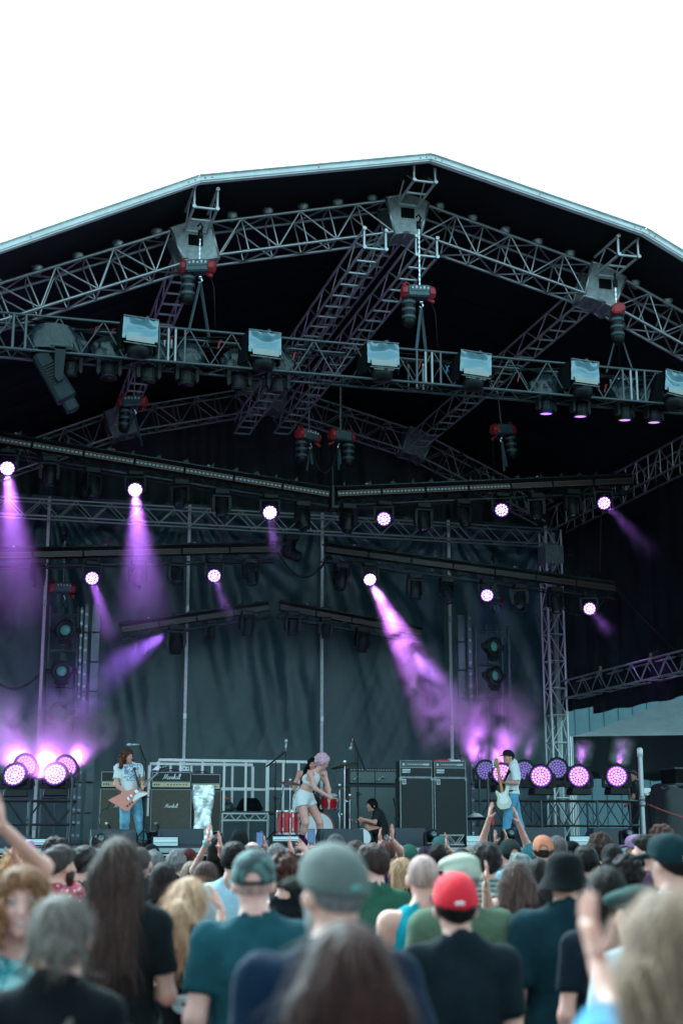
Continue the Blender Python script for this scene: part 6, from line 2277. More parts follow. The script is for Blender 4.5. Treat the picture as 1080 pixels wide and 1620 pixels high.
VG = 25.0
gj = dict(pelvis=(206, 1257, 0), waist=(206, 1244, 0), chest=(205, 1226, 0), neck=(203, 1210.5, 0.02), head=(201.5, 1196.5, -0.02),
          shR=(188.5, 1214.5, 0.02), shL=(219.5, 1214.5, 0.0), elR=(183.5, 1241, -0.02), elL=(229, 1238, -0.05), wrR=(201, 1256, -0.24), wrL=(226, 1246, -0.30),
          hiR=(198.5, 1264, 0), hiL=(214, 1264, 0), knR=(197.5, 1300, -0.10), knL=(221, 1299, -0.04), anR=(197, 1331, 0.08), anL=(227, 1331.5, 0.0), toR=(194, 1336, -0.13), toL=(229, 1336, -0.20))
GUITC = mat('salmon guitar body', (0.78, 0.23, 0.17), 0.25, 0, 0.08, 6, coat=0.6)
STRAP = mat('brown woven strap', (0.10, 0.055, 0.04), 0.8, 0, 0.5, 40)
FRETB = mat('dark fretboard', (0.05, 0.032, 0.024), 0.5)


def h_(px, py, v): return P(px, py, v)


gt, gb = world_person('long-haired guitarist in a white printed T-shirt and light jeans on the left', gj, VG, (207, 1338), h=1.78, heavy=0.92, skin='fair',
                      look=(0.55, -0.75, -0.02), hair=('wavy', lin(95, 62, 50), 0.16), shirt=('tee', (0.7, 0.7, 0.7), 0.93, guitarist_shirt()), legs=('jeans', (0.2, 0.4, 0.5), JEANS), shoes=(0.02, 0.02, 0.02),
                      face=True, step=0.013, hstep=0.0085, seed=1.0,
                      hands=dict(R=dict(d=(0.85, -0.1, -0.35), n=(0.1, 0.9, -0.2), curl=0.7, st=0.007), L=dict(d=(0.1, 0.3, 0.9), n=(-0.2, 0.9, 0.1), curl=1.0, st=0.007)))
# electric guitar: a plane just in front of him
def pic_frame(v):
    """frame on the plane y = v; polygons are given as picture points"""
    return lambda pts: [(P(x, y, v).x, P(x, y, v).z) for x, y in pts]
gv = VG - 0.27
gf = pic_frame(gv)
o0 = P(197, 1267, gv)
def rel(pts): return [(x - o0.x, z - o0.z) for x, z in gf(pts)]
gtr = thing('electric_guitar', 'angular salmon electric guitar with a white plate held by the guitarist', 'guitar', T(o0))
part('body', MB().prism(rel([(171, 1266), (181, 1260.5), (198, 1252.5), (213, 1246.5), (220, 1246), (222, 1250), (236, 1254), (237.5, 1255.5), (222, 1262), (211, 1273), (203, 1283), (198, 1283), (186, 1275)]), -0.022, 0.022), GUITC, gtr)
part('pickguard', MB().prism(rel([(209.5, 1268), (213, 1258), (219, 1252.5), (222, 1254), (236, 1254.6), (222, 1261.5), (211.5, 1267.5)]), -0.028, -0.0225), WHITEP, gtr)
part('pickup', MB().prism(rel([(212, 1251), (217, 1249), (219.5, 1253), (214.5, 1255.5)]), -0.036, -0.029).prism(rel([(205, 1258), (208, 1256.5), (210, 1260), (207, 1261.5)]), -0.034, -0.0225), STEEL, gtr)
part('bridge', MB().prism(rel([(200, 1262), (203, 1260.5), (206, 1265.5), (203, 1267)]), -0.034, -0.0225), STEEL, gtr)
kb = MB()
for q in ((205, 1272), (209, 1269), (201.5, 1275)):
    (x, z), = rel([q])
    kb.cyl((x, -0.045, z), (x, -0.0225, z), 0.014, n=10)
part('knob', kb, BLACK, gtr)
nk_ = part('neck', MB().prism(rel([(216, 1248.5), (250, 1220.5), (252, 1222.5), (218.5, 1252)]), -0.03, -0.008), FRETB, gtr)
fb = MB()
for i in range(12):
    u = i / 12
    (x, z), = rel([(217.5 + 33 * u, 1250 - 28.3 * u)])
    fb.box((x, -0.032, z), (0.004, 0.004, 0.034), T(x, 0, z) @ Ry(R(-41)) @ T(-x, 0, -z))
part('fret', fb, STEEL, nk_)
hd_ = part('headstock', MB().prism(rel([(250, 1220.5), (252.5, 1215.5), (265, 1212.8), (267, 1214.2), (256, 1217.5), (252, 1222.5)]), -0.028, -0.012), BLACK, gtr)
part('tuner', MB().cyl(*[(q[0], -0.02, q[1]) for q in rel([(254, 1215), (253.6, 1213.4)])], 0.008, n=6).cyl(*[(q[0], -0.02, q[1]) for q in rel([(258, 1214.3), (257.6, 1212.7)])], 0.008, n=6).cyl(*[(q[0], -0.02, q[1]) for q in rel([(262, 1213.4), (261.6, 1211.8)])], 0.008, n=6), STEEL, hd_)
sx = MB()
for k in range(3):
    a, b = rel([(204 + 0.8 * k, 1263.5 + 0.8 * k)])[0], rel([(250.5 + 0.5 * k, 1221 + 0.5 * k)])[0]
    sx.cyl((a[0], -0.036, a[1]), (b[0], -0.034, b[1]), 0.0015, n=4)
part('string', sx, STEEL, gtr)
sp_ = [(P(x, y, v) - o0) for x, y, v in ((189, 1277, VG - 0.27), (187, 1262, VG - 0.20), (191, 1248, VG - 0.12), (206, 1228, VG + 0.20), (214, 1211.5, VG + 0.02), (213, 1217, VG - 0.17), (217, 1232, VG - 0.19), (221, 1247, VG - 0.25))]
stp = MB()
for i in range(len(sp_) - 1):
    if i in (2, 3): continue
    m, l = along(sp_[i], sp_[i + 1])
    stp.box((0, 0, l / 2), (0.055, 0.012, l * 1.04), m)
part('strap', stp, STRAP, gtr)
part('lead', MB().tube([P(x, y, VG - 0.2) - o0 for x, y in ((176, 1268), (170, 1279), (160, 1282), (156, 1300), (163, 1330))], 0.008, 5), BLACK, gtr, None, True)

# ---- the singer
VS = 25.5
sj = dict(pelvis=(481.5, 1261, 0.02), waist=(485.5, 1249, 0.0), chest=(493, 1234, -0.02), neck=(502.5, 1219, -0.05), head=(509, 1206, -0.08),
          shL=(490.5, 1223.5, -0.16), shR=(512.5, 1223, 0.10), elL=(498.5, 1247.5, -0.26), elR=(520, 1249, 0.0), wrL=(524.5, 1263, -0.36), wrR=(520, 1268, -0.18),
          hiL=(475.5, 1267, -0.07), hiR=(488.5, 1267, 0.08), knL=(483.5, 1302, -0.16), knR=(505.5, 1301, 0.0), anL=(476, 1327, -0.02), anR=(506, 1327, 0.10), toL=(485, 1334, -0.16), toR=(517, 1334, 0.0))
def singer_extra(t, g, H, Rs):
    fr = MB()
    r_ = random.Random(4)
    for i in range(26):
        a = Vector(P(466.5 + r_.uniform(-1, 5), 1255 + i * 0.75, VS - 0.13)) - sgb
        fr.tube([a, a + Vector((-0.02 + r_.uniform(-0.02, 0.02), -0.01, -0.05)), a + Vector((-0.03 + r_.uniform(-0.03, 0.03), 0, -0.11 - r_.uniform(0, 0.05)))], 0.005, 4)
    part('fringe', fr, WHITE_CL, t)
WHITE_CL = mat('white stage cloth', (0.74, 0.76, 0.77), 0.8, 0, 0.06, 6, 0.25, 30)
sgb = P(492, 1330, VS); sgb.z = DECK
world_person('singer bending forward with pink-white curly hair in white crop top and shorts', sj, VS, (492, 1330), h=1.68, fem=True, limb=1.17, heavy=1.08, skin='pale',
             look=(0.80, -0.30, -0.42), headup=(0.35, -0.1, 1), hair=('fluffy', (0.85, 0.52, 0.68)), shirt=('crop', (0.7, 0.7, 0.7), 0.9, WHITE_CL), legs=('shorts', (0.7, 0.7, 0.7), WHITE_CL), shoes=lin(38, 24, 70), sock=0.30,
             face=True, step=0.012, hstep=0.0085, seed=2.0, extra=singer_extra, hscale=1.13,
             hands=dict(L=dict(d=(0.95, -0.1, -0.10), n=(0, -0.3, -1), curl=0.9, st=0.0065), R=dict(d=(0.05, -0.2, -1), n=(-0.6, 0.3, 0), curl=0.35, st=0.0065)))

# ---- the drummer, mostly hidden behind the singer
dj = dict(pelvis=(487, 1262, 0.1), waist=(486.5, 1250, 0.08), chest=(488, 1234, 0.0), neck=(491, 1219.5, -0.05), head=(494, 1209, -0.12),
          shR=(473.5, 1224, -0.02), shL=(503, 1223, 0.0), elR=(465, 1243, -0.15), elL=(517, 1240, -0.1), wrR=(468, 1254, -0.35), wrL=(514, 1252, -0.35),
          hiR=(481, 1264, 0.1), hiL=(494, 1264, 0.1), knR=(472, 1272, -0.42), knL=(506, 1272, -0.42), anR=(473, 1302, -0.35), anL=(505, 1302, -0.35), toR=(471, 1307, -0.55), toL=(507, 1307, -0.55))
world_person('drummer in a black tank top seated behind the red drums', dj, 28.3, (487, 1310), h=1.76, heavy=0.95, skin='fair', look=(-0.2, -0.85, -0.5), hair=('wavy', lin(30, 26, 26), 0.06), shirt=('tank', (0.008, 0.009, 0.01), 0.9), legs=('jeans', (0.03, 0.03, 0.035)),
             step=0.016, hstep=0.011, seed=3.0, face=True)
p = P(487, 1266, 28.35)
t = thing('drum_stool', 'round black drum stool under the drummer', 'stool', (p.x, 28.4, DECK))
part('seat', MB().lathe([(0.0, p.z - DECK - 0.13), (0.16, p.z - DECK - 0.13), (0.18, p.z - DECK - 0.09), (0.16, p.z - DECK - 0.05), (0, p.z - DECK - 0.04)], 20), BLACK, t, None, True)
stand(t, p.z - DECK - 0.1, 0.24)
for k, (x0, y0, x1, y1) in enumerate(((468, 1254, 476, 1243), (514, 1252, 507, 1244))):
    a, b = P(x0, y0, 27.95), P(x1, y1, 27.65)
    solid('drumstick', ('left' if k == 0 else 'right') + ' wooden drumstick in a hand of the drummer', 'drumstick', MB().cyl((0, 0, 0), b - a, 0.008, 0.006, 6), mat('drumstick wood', (0.5, 0.33, 0.18), 0.5), T(a), 'drumsticks')

# ---- the crouching man by the grey cabinets
cj = dict(pelvis=(604, 1313, 0.05), waist=(603, 1305, 0.03), chest=(600, 1295, 0.0), neck=(593.5, 1283.5, -0.02), head=(588, 1274, -0.04),
          shL=(596, 1288.5, -0.17), shR=(600, 1287, 0.18), elL=(592.5, 1301.5, -0.26), elR=(588, 1301, 0.12), wrL=(576, 1296.5, -0.22), wrR=(574, 1299, 0.05),
          hiL=(602, 1316, -0.07), hiR=(604, 1315, 0.12), knL=(581, 1308, -0.12), knR=(583, 1306, 0.16), anL=(585, 1333, -0.10), anR=(590, 1333, 0.14), toL=(576, 1336, -0.12), toR=(580, 1336, 0.16))
world_person('dark-haired man in a black T-shirt crouching by the drums', cj, 26.9, (598, 1336), h=1.74, heavy=0.95, skin='fair', look=(-0.95, -0.28, -0.12), hair=('lob', lin(22, 18, 20)), shirt=('tee', (0.022, 0.026, 0.028), 0.9), legs=('jeans', (0.025, 0.027, 0.03)),
             step=0.013, hstep=0.009, seed=4.0, face=True, hands=dict(L=dict(d=(-0.9, 0, 0.25), n=(0.1, 0.5, -0.8), curl=0.9, st=0.008)))

# ---- the bassist in profile
VB_ = 25.5
bj = dict(pelvis=(809.5, 1258, 0), waist=(810, 1246, 0), chest=(812, 1228, 0), neck=(810, 1210.5, 0), head=(803.5, 1198, -0.02),
          shL=(812, 1214.5, -0.19), shR=(813.5, 1213.5, 0.19), elL=(816.5, 1238.5, -0.26), elR=(806, 1238, 0.22), wrL=(797, 1237.5, -0.20), wrR=(800, 1252, 0.02),
          hiL=(808.5, 1264, -0.09), hiR=(810.5, 1264, 0.09), knL=(802, 1298, -0.10), knR=(818, 1296, 0.10), anL=(798.5, 1331, -0.10), anR=(829, 1326, 0.14), toL=(788, 1336, -0.14), toR=(822, 1333, 0.12))
BASSW = mat('cream bass body', (0.66, 0.62, 0.50), 0.25, 0, 0.06, 5, coat=0.6)
BASSN = mat('orange maple neck', (0.50, 0.20, 0.07), 0.35, 0, 0.1, 8)
def bass_extra(t, g, H, Rs):
    mb = MB()
    for i in range(6):
        x = -0.035 + 0.014 * i
        mb.box(tuple(H(x, 0.083 - 0.5 * x * x, 0.058 + 0.004 * (i % 2))), (0.008, 0.006, 0.014 if i % 2 else 0.009))
    part('cap_print', mb, WHITEP, t)
    bl = MB().tube([P(x, y, v) - bsb for x, y, v in ((800, 1252.5, VB_ - 0.12), (808, 1251, VB_ - 0.16), (815, 1250.5, VB_ - 0.14), (820, 1251, VB_))], 0.016, 6)
    part('belt', bl, BLACK, t, None, True)
bsb = P(809, 1338, VB_); bsb.z = DECK
world_person('bassist in a black cap, white T-shirt and blue jeans seen from the side', bj, VB_, (809, 1338), h=1.84, heavy=0.93, skin='fair', look=(-0.92, -0.18, -0.32), hair=('buzz', lin(70, 55, 48)), hat=('cap', (0.014, 0.015, 0.018)), shirt=('loose', (0.72, 0.74, 0.75), 0.97, WHITE_CL), legs=('jeans', (0.1, 0.3, 0.5), JEANS2), shoes=(0.03, 0.03, 0.03),
             face=True, step=0.013, hstep=0.0085, seed=5.0, extra=bass_extra, hands=dict(L=dict(d=(-0.75, 0.1, 0.45), n=(0.3, 0.8, 0.2), curl=0.95, st=0.007), R=dict(d=(-0.5, -0.6, -0.4), n=(0.2, 0.4, -0.6), curl=0.7, st=0.008)))
o1 = P(797, 1258, VB_ - 0.12)
bg_ = thing('bass_guitar', 'cream bass guitar with an orange neck held upright by the bassist', 'guitar', T(o1))
def relb(pts, v): return [P(x, y, v) - o1 for x, y in pts]
ax0, ax1 = relb([(794, 1256), (786.5, 1212)], VB_ - 0.22)
m, l = along(ax0, ax1)
part('neck', MB().box((0, 0, l / 2), (0.03, 0.05, l), m), BASSN, bg_)
hs_ = part('headstock', MB().box((0.0, 0, l + 0.06), (0.03, 0.075, 0.17), m, 1, 0.008), BASSN, bg_)
tn = MB()
for i in range(4):
    tn.cyl((0, -0.03, l + 0.0 + 0.038 * i), (0, -0.075, l + 0.0 + 0.038 * i), 0.009, n=6, M=m).box((0, -0.085, l + 0.038 * i), (0.02, 0.02, 0.024), m)
part('tuner', tn, STEEL, hs_)
prof = [(0.0, -0.20), (0.10, -0.19), (0.165, -0.10), (0.15, 0.0), (0.115, 0.07), (0.15, 0.16), (0.17, 0.25), (0.12, 0.27), (0.06, 0.16), (-0.04, 0.13), (-0.12, 0.2), (-0.15, 0.17), (-0.12, 0.05), (-0.155, -0.05), (-0.16, -0.12), (-0.1, -0.19)]
part('body', MB().prism(prof, -0.022, 0.022, m @ T(0.0, 0, -0.10) @ Rz(R(90)) @ S(0.9)), BASSW, bg_)
part('pickguard', MB().prism([(x * 0.6, z * 0.6) for x, z in prof], -0.027, -0.0225, m @ T(0, 0, -0.08) @ Rz(R(90)) @ S(0.9)), WHITEP, bg_)
a, b, c, d = relb([(797, 1236)], VB_ - 0.28)[0], relb([(803, 1224)], VB_ - 0.26)[0], relb([(811, 1209.5)], VB_ - 0.06)[0], relb([(818, 1216)], VB_ + 0.12)[0]
stp = MB()
for q0, q1 in ((a, b), (b, c), (c, d)):
    m_, l_ = along(q0, q1)
    stp.box((0, 0, l_ / 2), (0.06, 0.014, l_ * 1.03), m_)
part('strap', stp, BLACK, bg_)

# ---- the man standing in the dark right wing
wj = dict(pelvis=(1002, 1279, 0), waist=(1002.5, 1268, 0), chest=(1003, 1253, 0), neck=(1003, 1239, 0), head=(1001, 1228, 0),
          shL=(1001, 1243, -0.18), shR=(1005, 1242, 0.18), elL=(1001, 1262, -0.22), elR=(1003, 1262, 0.2), wrL=(993, 1270, -0.12), wrR=(994, 1271, 0.1),
          hiL=(1001.5, 1284, -0.09), hiR=(1003, 1284, 0.09), knL=(1000, 1308, -0.09), knR=(1004, 1308, 0.09), anL=(1000, 1334, -0.09), anR=(1004, 1334, 0.09), toL=(994, 1337, -0.1), toR=(998, 1337, 0.1))
world_person('stagehand in dark clothes standing half hidden behind the silver pole', wj, 30.6, (1002, 1338), h=1.75, skin='tan', look=(-0.9, -0.4, -0.2), hair=('short', (0.02, 0.018, 0.018)), shirt=('tee', (0.016, 0.018, 0.02), 0.9), legs=('jeans', (0.02, 0.02, 0.025)), step=0.02, hstep=0.012, seed=6.0)
# ================================================================== THE CROWD
WHITE_H = (0.55, 0.55, 0.54)
HB = lin(58, 46, 44); HDK = lin(30, 26, 28); HGR = lin(120, 128, 130); HBL = lin(176, 150, 122); HBR = lin(95, 66, 54); HRED = lin(84, 34, 34)
K = (0.005, 0.006, 0.0075)
NAVY = lin(13, 30, 48)
TEALS = lin(28, 68, 76)
_n = [0]


def fan(px, top, d, label, yaw=None, arms=None, hands=None, dy=0.0, h=None, **kw):
    p = PD(px, top, d)
    ht = p.z - (0.022 if kw.get('hat') else (0.03 if kw.get('hair') and kw['hair'][0] in ('curly', 'messy', 'wavy') else 0.014))
    h = h or ht
    fem = kw.get('fem', False)
    aim = math.atan2(6.4 - p.x, 25.5 - p.y)
    _n[0] += 1
    seed = _n[0] * 1.37
    yw = -(aim + R(14) * math.sin(seed * 3.1)) if yaw is None else R(yaw)
    J = stand_joints(h, fem, kw.get('heavy', 1.0))
    for k in J: J[k][2] += ht - h
    if ht - h: pass
    # small individual stance
    q = 0.02 * math.sin(seed * 5)
    for k in ('chest', 'neck', 'shL', 'shR', 'elL', 'elR', 'wrL', 'wrR'): J[k][0] += q
    J['head'][0] += q * 1.5
    base = Vector((p.x, p.y, 0))
    hv = Vector((J['head'][0], J['head'][1], 0)); hv = Rz(yw) @ hv
    base -= hv
    inv = (T(base) @ Rz(yw)).inverted()
    def loc(x, y, dd): return np.array(inv @ PD(x, y, dd))
    hd = {}
    if arms == 'folded':
        for s, o in (('L', -1), ('R', 1)):
            J['el' + s] = J['sh' + s] + np.array((o * 0.05, 0.03, -0.29)); J['wr' + s] = J['el' + s] + np.array((-o * 0.17, 0.20, 0.05))
    elif isinstance(arms, dict):
        for s, (e, w, f) in arms.items():
            J['el' + s], J['wr' + s] = loc(*e), loc(*w)
            v = loc(*f) - J['wr' + s]
            hd[s] = dict(d=v, n=np.array((1.0 if s == 'L' else -1.0, 0.15, 0)), curl=0.18, spread=0.35, st=0.0075, thumb=1.0)
            sh = J['sh' + s]
            if J['el' + s][2] > sh[2]: J['sh' + s] = sh + np.array((0, 0, 0.035))
    else:
        for s, o in (('L', -1), ('R', 1)):
            J['el' + s] += np.array((o * 0.03 * abs(math.sin(seed + o)), -0.01, 0))
    for s in (hands or {}):
        hd.setdefault(s, {}).update(hands[s])
    for s in 'LR':
        if s not in hd: hd[s] = dict(st=0.0095 if d < 11 else 0)
    lk = kw.pop('look', (0.22 * math.sin(seed * 2.3), 1, 0.10))
    kw.setdefault('legs', ('jeans', DENIM_D_C))
    step = 0.016 if d < 6.5 else 0.020 if d < 10 else 0.026
    hst = 0.009 if d < 7 else 0.0105 if d < 11 else 0.013
    return person(label, base, J, h=h, yaw=yw, seed=seed, look=lk, hands=hd, step=step, hstep=hst, group='people in the crowd', **kw)


DENIM_D_C = (0.02, 0.03, 0.045)
CAMO = pat('camouflage cloth', 'blotch', lin(70, 96, 92), lin(30, 44, 46), 22, 0.52)
GREYCAP = mat('washed grey cap cloth', lin(88, 90, 86), 0.9, 0, 0.12, 9, 0.2, 60)


# --- nearest, strongly blurred
fan(551, 1452, 2.75, 'nearest woman with long dark brown hair at the bottom centre, back turned', yaw=-14, fem=True, hair=('long', lin(58, 36, 33), 0.50), shirt=('tee', K), strands=1200)
def wisp(t, g, H, Rs): pass
fan(1052, 1402, 2.75, 'woman with long straight blonde hair at the right photo edge, hand raised', yaw=-8, fem=True, hair=('long', lin(126, 110, 94), 0.48), shirt=('tee', lin(60, 118, 150)), strands=1200,
    arms=dict(L=((975, 1600, 3.0), (945, 1520, 3.1), (925, 1440, 3.12))))
fan(526, 1331, 4.05, 'heavy man in a grey cap and navy T-shirt with a grey beard', yaw=-2, heavy=1.2, skin='fair', hair=('buzz', HGR), hat=('cap', lin(120, 134, 136), GREYCAP, GREYCAP, mat('green stitching', (0.1, 0.3, 0.25), 0.8)), shirt=('tee', NAVY), beard=(lin(150, 165, 168), 1.5), look=(-0.35, 1, 0.02))
fan(101, 1408, 4.2, 'grey-blonde woman with a loose low bun and black top at the bottom left', yaw=-16, fem=True, hair=('bun', lin(98, 96, 92)), shirt=('tee', K), strands=624,
    extra=lambda t, g, H, Rs: part('bag_strap', MB().tube([Vector(g['shR'] + np.array((-0.06, 0.02, 0.055))), Vector(g['shR'] + np.array((-0.09, -0.105, -0.02))), Vector(g['chest'] + np.array((-0.02, -0.15, -0.08))), Vector(g['waist'] + np.array((-0.14, -0.135, 0)))], 0.012, 5), mat('brown leather', (0.10, 0.055, 0.045), 0.5), t, None, True))
def teeth(t, g, H, Rs):
    r_ = random.Random(11)
    mb = MB()
    for i in range(74):
        a = r_.uniform(-2.75, 2.75)              # 0 is straight back
        x, y = 0.098 * math.sin(a), -0.012 - 0.10 * math.cos(a)
        z = r_.uniform(-0.03, 0.09)
        k = 1.0 if abs(z) < 0.05 else 0.8
        p0 = Vector(H(x * k, y * k, z))
        out_ = Vector(H(x * 1.5, y * 1.5, z)) - p0
        ln, tw, ph = r_.uniform(0.16, 0.30), r_.uniform(60, 95), r_.uniform(0, 6)
        pts = []
        for q in range(16):
            u = q / 15
            d_ = p0 + out_ * (0.55 * min(1, u * 3) + 0.15 * u) + Vector((0, 0, -ln * u))
            pts.append(d_ + Vector((math.cos(tw * u * ln + ph), math.sin(tw * u * ln + ph), 0)) * 0.011)
        mb.tube(pts, [0.009 * (1 - 0.6 * (q / 15) ** 2) for q in range(16)], 5)
    tag(part('hair_curl', mb, hair_mat(lin(150, 112, 80)), t, None, True), kind='stuff')
    part('teeth', MB().tube([Vector(H(-0.019, 0.0875, -0.0615)), Vector(H(0, 0.0985, -0.065)), Vector(H(0.019, 0.0875, -0.0615))], [0.003, 0.0055, 0.003], 6), WHITEP, t, None, True)
PATT = pat('teal patterned cloth', 'blotch', lin(40, 120, 130), lin(150, 190, 190), 30, 0.52)
fan(37, 1366, 4.9, 'smiling curly-haired woman facing the camera at the left', yaw=172, fem=True, skin='pale', hair=('short', lin(128, 96, 70)), shirt=('tank', (0.1, 0.3, 0.3), 0.86, PATT), face=True, look=(-0.10, 1, 0.02), strands=768, extra=teeth)
fan(-16, 1392, 5.6, 'person at the left photo edge with one bare arm raised, hidden behind the curly-haired woman', fem=True, yaw=-10, hair=('long', HB, 0.2), shirt=('tank', lin(120, 90, 80)), arms=dict(R=((70, 1372, 5.5), (2, 1306, 5.3), (-2, 1268, 5.25))))
fan(719, 1379, 5.7, 'man in a bright red cap and black T-shirt', yaw=-12, hair=('short', HDK), hat=('cap', lin(225, 16, 40, 0.9), mat('red cap cloth', lin(225, 16, 40, 0.95), 0.85, 0, 0.08, 8, 0.2, 50), None, WHITEP), shirt=('tee', lin(18, 26, 32), 0.82), skin='fair', arms='folded')
fan(402, 1342, 6.0, 'heavy man in a camouflage cap and dark teal T-shirt', yaw=-8, heavy=1.22, skin='pale', hair=('buzz', lin(190, 165, 160)), hat=('capstrap', lin(70, 96, 92), CAMO, BLACK), shirt=('tee', TEALS, 0.80), look=(0.1, 1, 0.05))
PLAID = pat('pale plaid cloth', 'check', lin(60, 130, 150), lin(190, 215, 215), 14, 0.75)
def plaid(t, g, H, Rs):
    a = Vector(g['waist'] + np.array((-0.14, -0.10, 0.02)))
    mb = MB().sheet(lambda u, v: (0.30 * (u - 0.5), -0.09 * math.sin(math.pi * v) - 0.02 * math.sin(u * 8), 0.13 * (v - 0.5) + 0.01 * math.sin(u * 11)), 14, 10).sheet(lambda u, v: (0.30 * (u - 0.5), 0.02, 0.13 * (v - 0.5)), 8, 4)
    part('plaid_wrap', mb, PLAID, t, T(a) @ Ry(R(8)), True)
fan(191, 1321, 6.2, 'tall woman with very long brown hair, black T-shirt and plaid cloth tied at the waist', yaw=-20, fem=True, hair=('long', lin(64, 53, 50), 0.42), shirt=('tee', lin(22, 25, 28), 0.86), strands=1248, extra=plaid, arms='folded')
def ring_print(t, g, H, Rs):
    mb = MB()
    for r in (0.05, 0.035, 0.02):
        mb.tube([Vector(g['chest'] + np.array((0.02 + r * math.cos(a), -0.148, -0.10 + r * 0.7 * math.sin(a)))) for a in np.linspace(0, 2 * math.pi, 15)], 0.005, 4)
    part('back_print', mb, WHITEP, t)
fan(300, 1383, 6.6, 'woman with a long blonde ponytail and black T-shirt with a white ring print', yaw=-22, fem=True, hair=('ponytail', HBL, 0.26), shirt=('tee', K), strands=624, extra=ring_print,
    arms=dict(R=((352, 1490, 6.9), (350, 1440, 7.0), (340, 1412, 7.05))))
fan(1006, 1396, 5.9, 'man in a green flat cap and pale grey shirt', yaw=5, hair=('short', HGR), hat=('flat', lin(40, 64, 62)), shirt=('tee', lin(176, 190, 198)), look=(-0.6, 1, -0.1))
fan(956, 1368, 6.4, 'woman with thick dark hair and dark navy T-shirt, hands up', yaw=-10, fem=True, hair=('bob', HDK), shirt=('tee', lin(16, 26, 36)), strands=384)
fan(1056, 1316, 6.9, 'tall man in a dark green cap and white collared shirt', yaw=-2, hair=('short', HDK), hat=('capstrap', lin(14, 40, 44), None or cloth_mat(lin(14, 40, 44)), BLACK), shirt=('tee', lin(200, 212, 218)), look=(-0.5, 1, 0.05))
fan(891, 1344, 7.0, 'man in a black bucket hat and dark teal T-shirt', yaw=-16, hair=('short', HDK), hat=('bucket', (0.004, 0.0045, 0.005)), shirt=('loose', lin(18, 44, 52)), look=(0, 1, 0.06))
fan(729, 1345, 7.1, 'heavy man in a cream flat cap and olive T-shirt behind the red cap', yaw=-14, heavy=1.22, hair=('buzz', HGR), hat=('flat', lin(176, 172, 156)), shirt=('tee', lin(84, 96, 78), 0.82), look=(-0.35, 1, 0.02))
fan(668, 1348, 7.5, 'bald man in a turquoise tank top', yaw=-8, heavy=1.12, skin='fair', hair=('buzz', lin(176, 160, 156)), shirt=('tank', lin(8, 132, 146), 0.82))
fan(588, 1333, 8.9, 'man with short dark hair and a green T-shirt, pale neck', yaw=6, heavy=1.05, skin='pale', hair=('short', HB), shirt=('tee', lin(46, 82, 66)), look=(-0.6, 1, 0))
def shoulder_strap(t, g, H, Rs):
    part('bag_strap', MB().tube([Vector(g['shR'] + np.array((-0.05, 0.05, 0.07))), Vector(g['shR'] + np.array((-0.04, -0.08, 0.03))), Vector(g['chest'] + np.array((0.06, -0.145, -0.08))), Vector(g['waist'] + np.array((-0.02, -0.135, 0)))], 0.016, 5), mat('pale strap', lin(170, 200, 205), 0.7), t, None, True)
fan(816, 1360, 8.6, 'woman with straight brown hair and a pale bag strap over a black top', yaw=-18, fem=True, hair=('long', lin(84, 68, 64), 0.12), shirt=('tee', K), strands=480, extra=shoulder_strap)
DOTS = pat('red dotted cloth', 'dots', lin(150, 24, 52), lin(225, 200, 205), 34, 0.25)
fan(97, 1335, 9.0, 'bearded man in a red dotted shirt clapping, face in profile', yaw=-62, hair=('short', lin(66, 62, 62)), shirt=('long', (0.3, 0.02, 0.05), 0.86, DOTS), beard=(HB, 1.0), arms=dict(R=((128, 1425, 9.1), (117, 1405, 9.3), (109, 1376, 9.3))))
fan(450, 1347, 9.3, 'person with short reddish-brown curls and a dark top', yaw=-10, fem=True, hair=('curly', lin(74, 44, 42)), shirt=('tank', K))
fan(136, 1337, 10.2, 'man with cropped dark hair and dark jacket left of the tall long-haired woman', hair=('short', HDK), shirt=('long', K))
fan(260, 1363, 10.0, 'woman with a dark ruffled bob and black top left of the ponytail', fem=True, yaw=-20, hair=('bob', lin(44, 38, 40)), shirt=('tee', K), strands=288)
fan(223, 1337, 10.6, 'man with a bald crown and shaved sides in a black T-shirt', hair=('buzz', lin(70, 66, 66)), skin='pale', shirt=('tee', lin(26, 28, 32)), yaw=-30)
fan(371, 1330, 10.2, 'man with thick dark hair in a white and grey shirt', hair=('short', HDK), skin='tan', shirt=('tee', lin(160, 186, 198)), yaw=-25)
fan(326, 1361, 11.0, 'woman with smooth brown hair between the ponytail and the dark-haired man', fem=True, hair=('bob', lin(78, 62, 58)), shirt=('tee', K), strands=288)
STR = pat('striped cloth', 'stripe', lin(140, 160, 150), lin(70, 84, 90), 9, 0.5)
fan(769, 1329, 10.2, 'person with messy dark hair in a striped shirt, one hand raised', hair=('messy', lin(44, 38, 38)), shirt=('tee', (0.3, 0.3, 0.3), 0.86, STR), arms=dict(R=((772, 1438, 9.6), (768, 1402, 9.5), (771, 1366, 9.5))), yaw=-8)
fan(925, 1336, 10.3, 'man with cropped dark hair and black T-shirt right of the bucket hat', hair=('short', HDK), shirt=('tee', K), skin='tan')
fan(850, 1357, 9.8, 'woman with long dark hair and a pale blue scarf left of the bucket hat', fem=True, hair=('long', HDK, 0.22), shirt=('tee', lin(120, 190, 205)), strands=288)
fan(634, 1356, 11.3, 'woman with a short blonde bob in front of the drums', fem=True, hair=('bob', lin(170, 146, 116)), shirt=('tee', K), strands=336)
fan(990, 1352, 10.0, 'person with short dark curls right of the cropped dark head', hair=('curly', HDK), shirt=('tee', lin(74, 44, 60)))
fan(1020, 1318, 10.8, 'man with dark hair and beard turned left beside the tall green cap', yaw=50, hair=('short', HDK), beard=(HDK, 1.2), shirt=('tee', lin(80, 50, 70)), skin='fair')
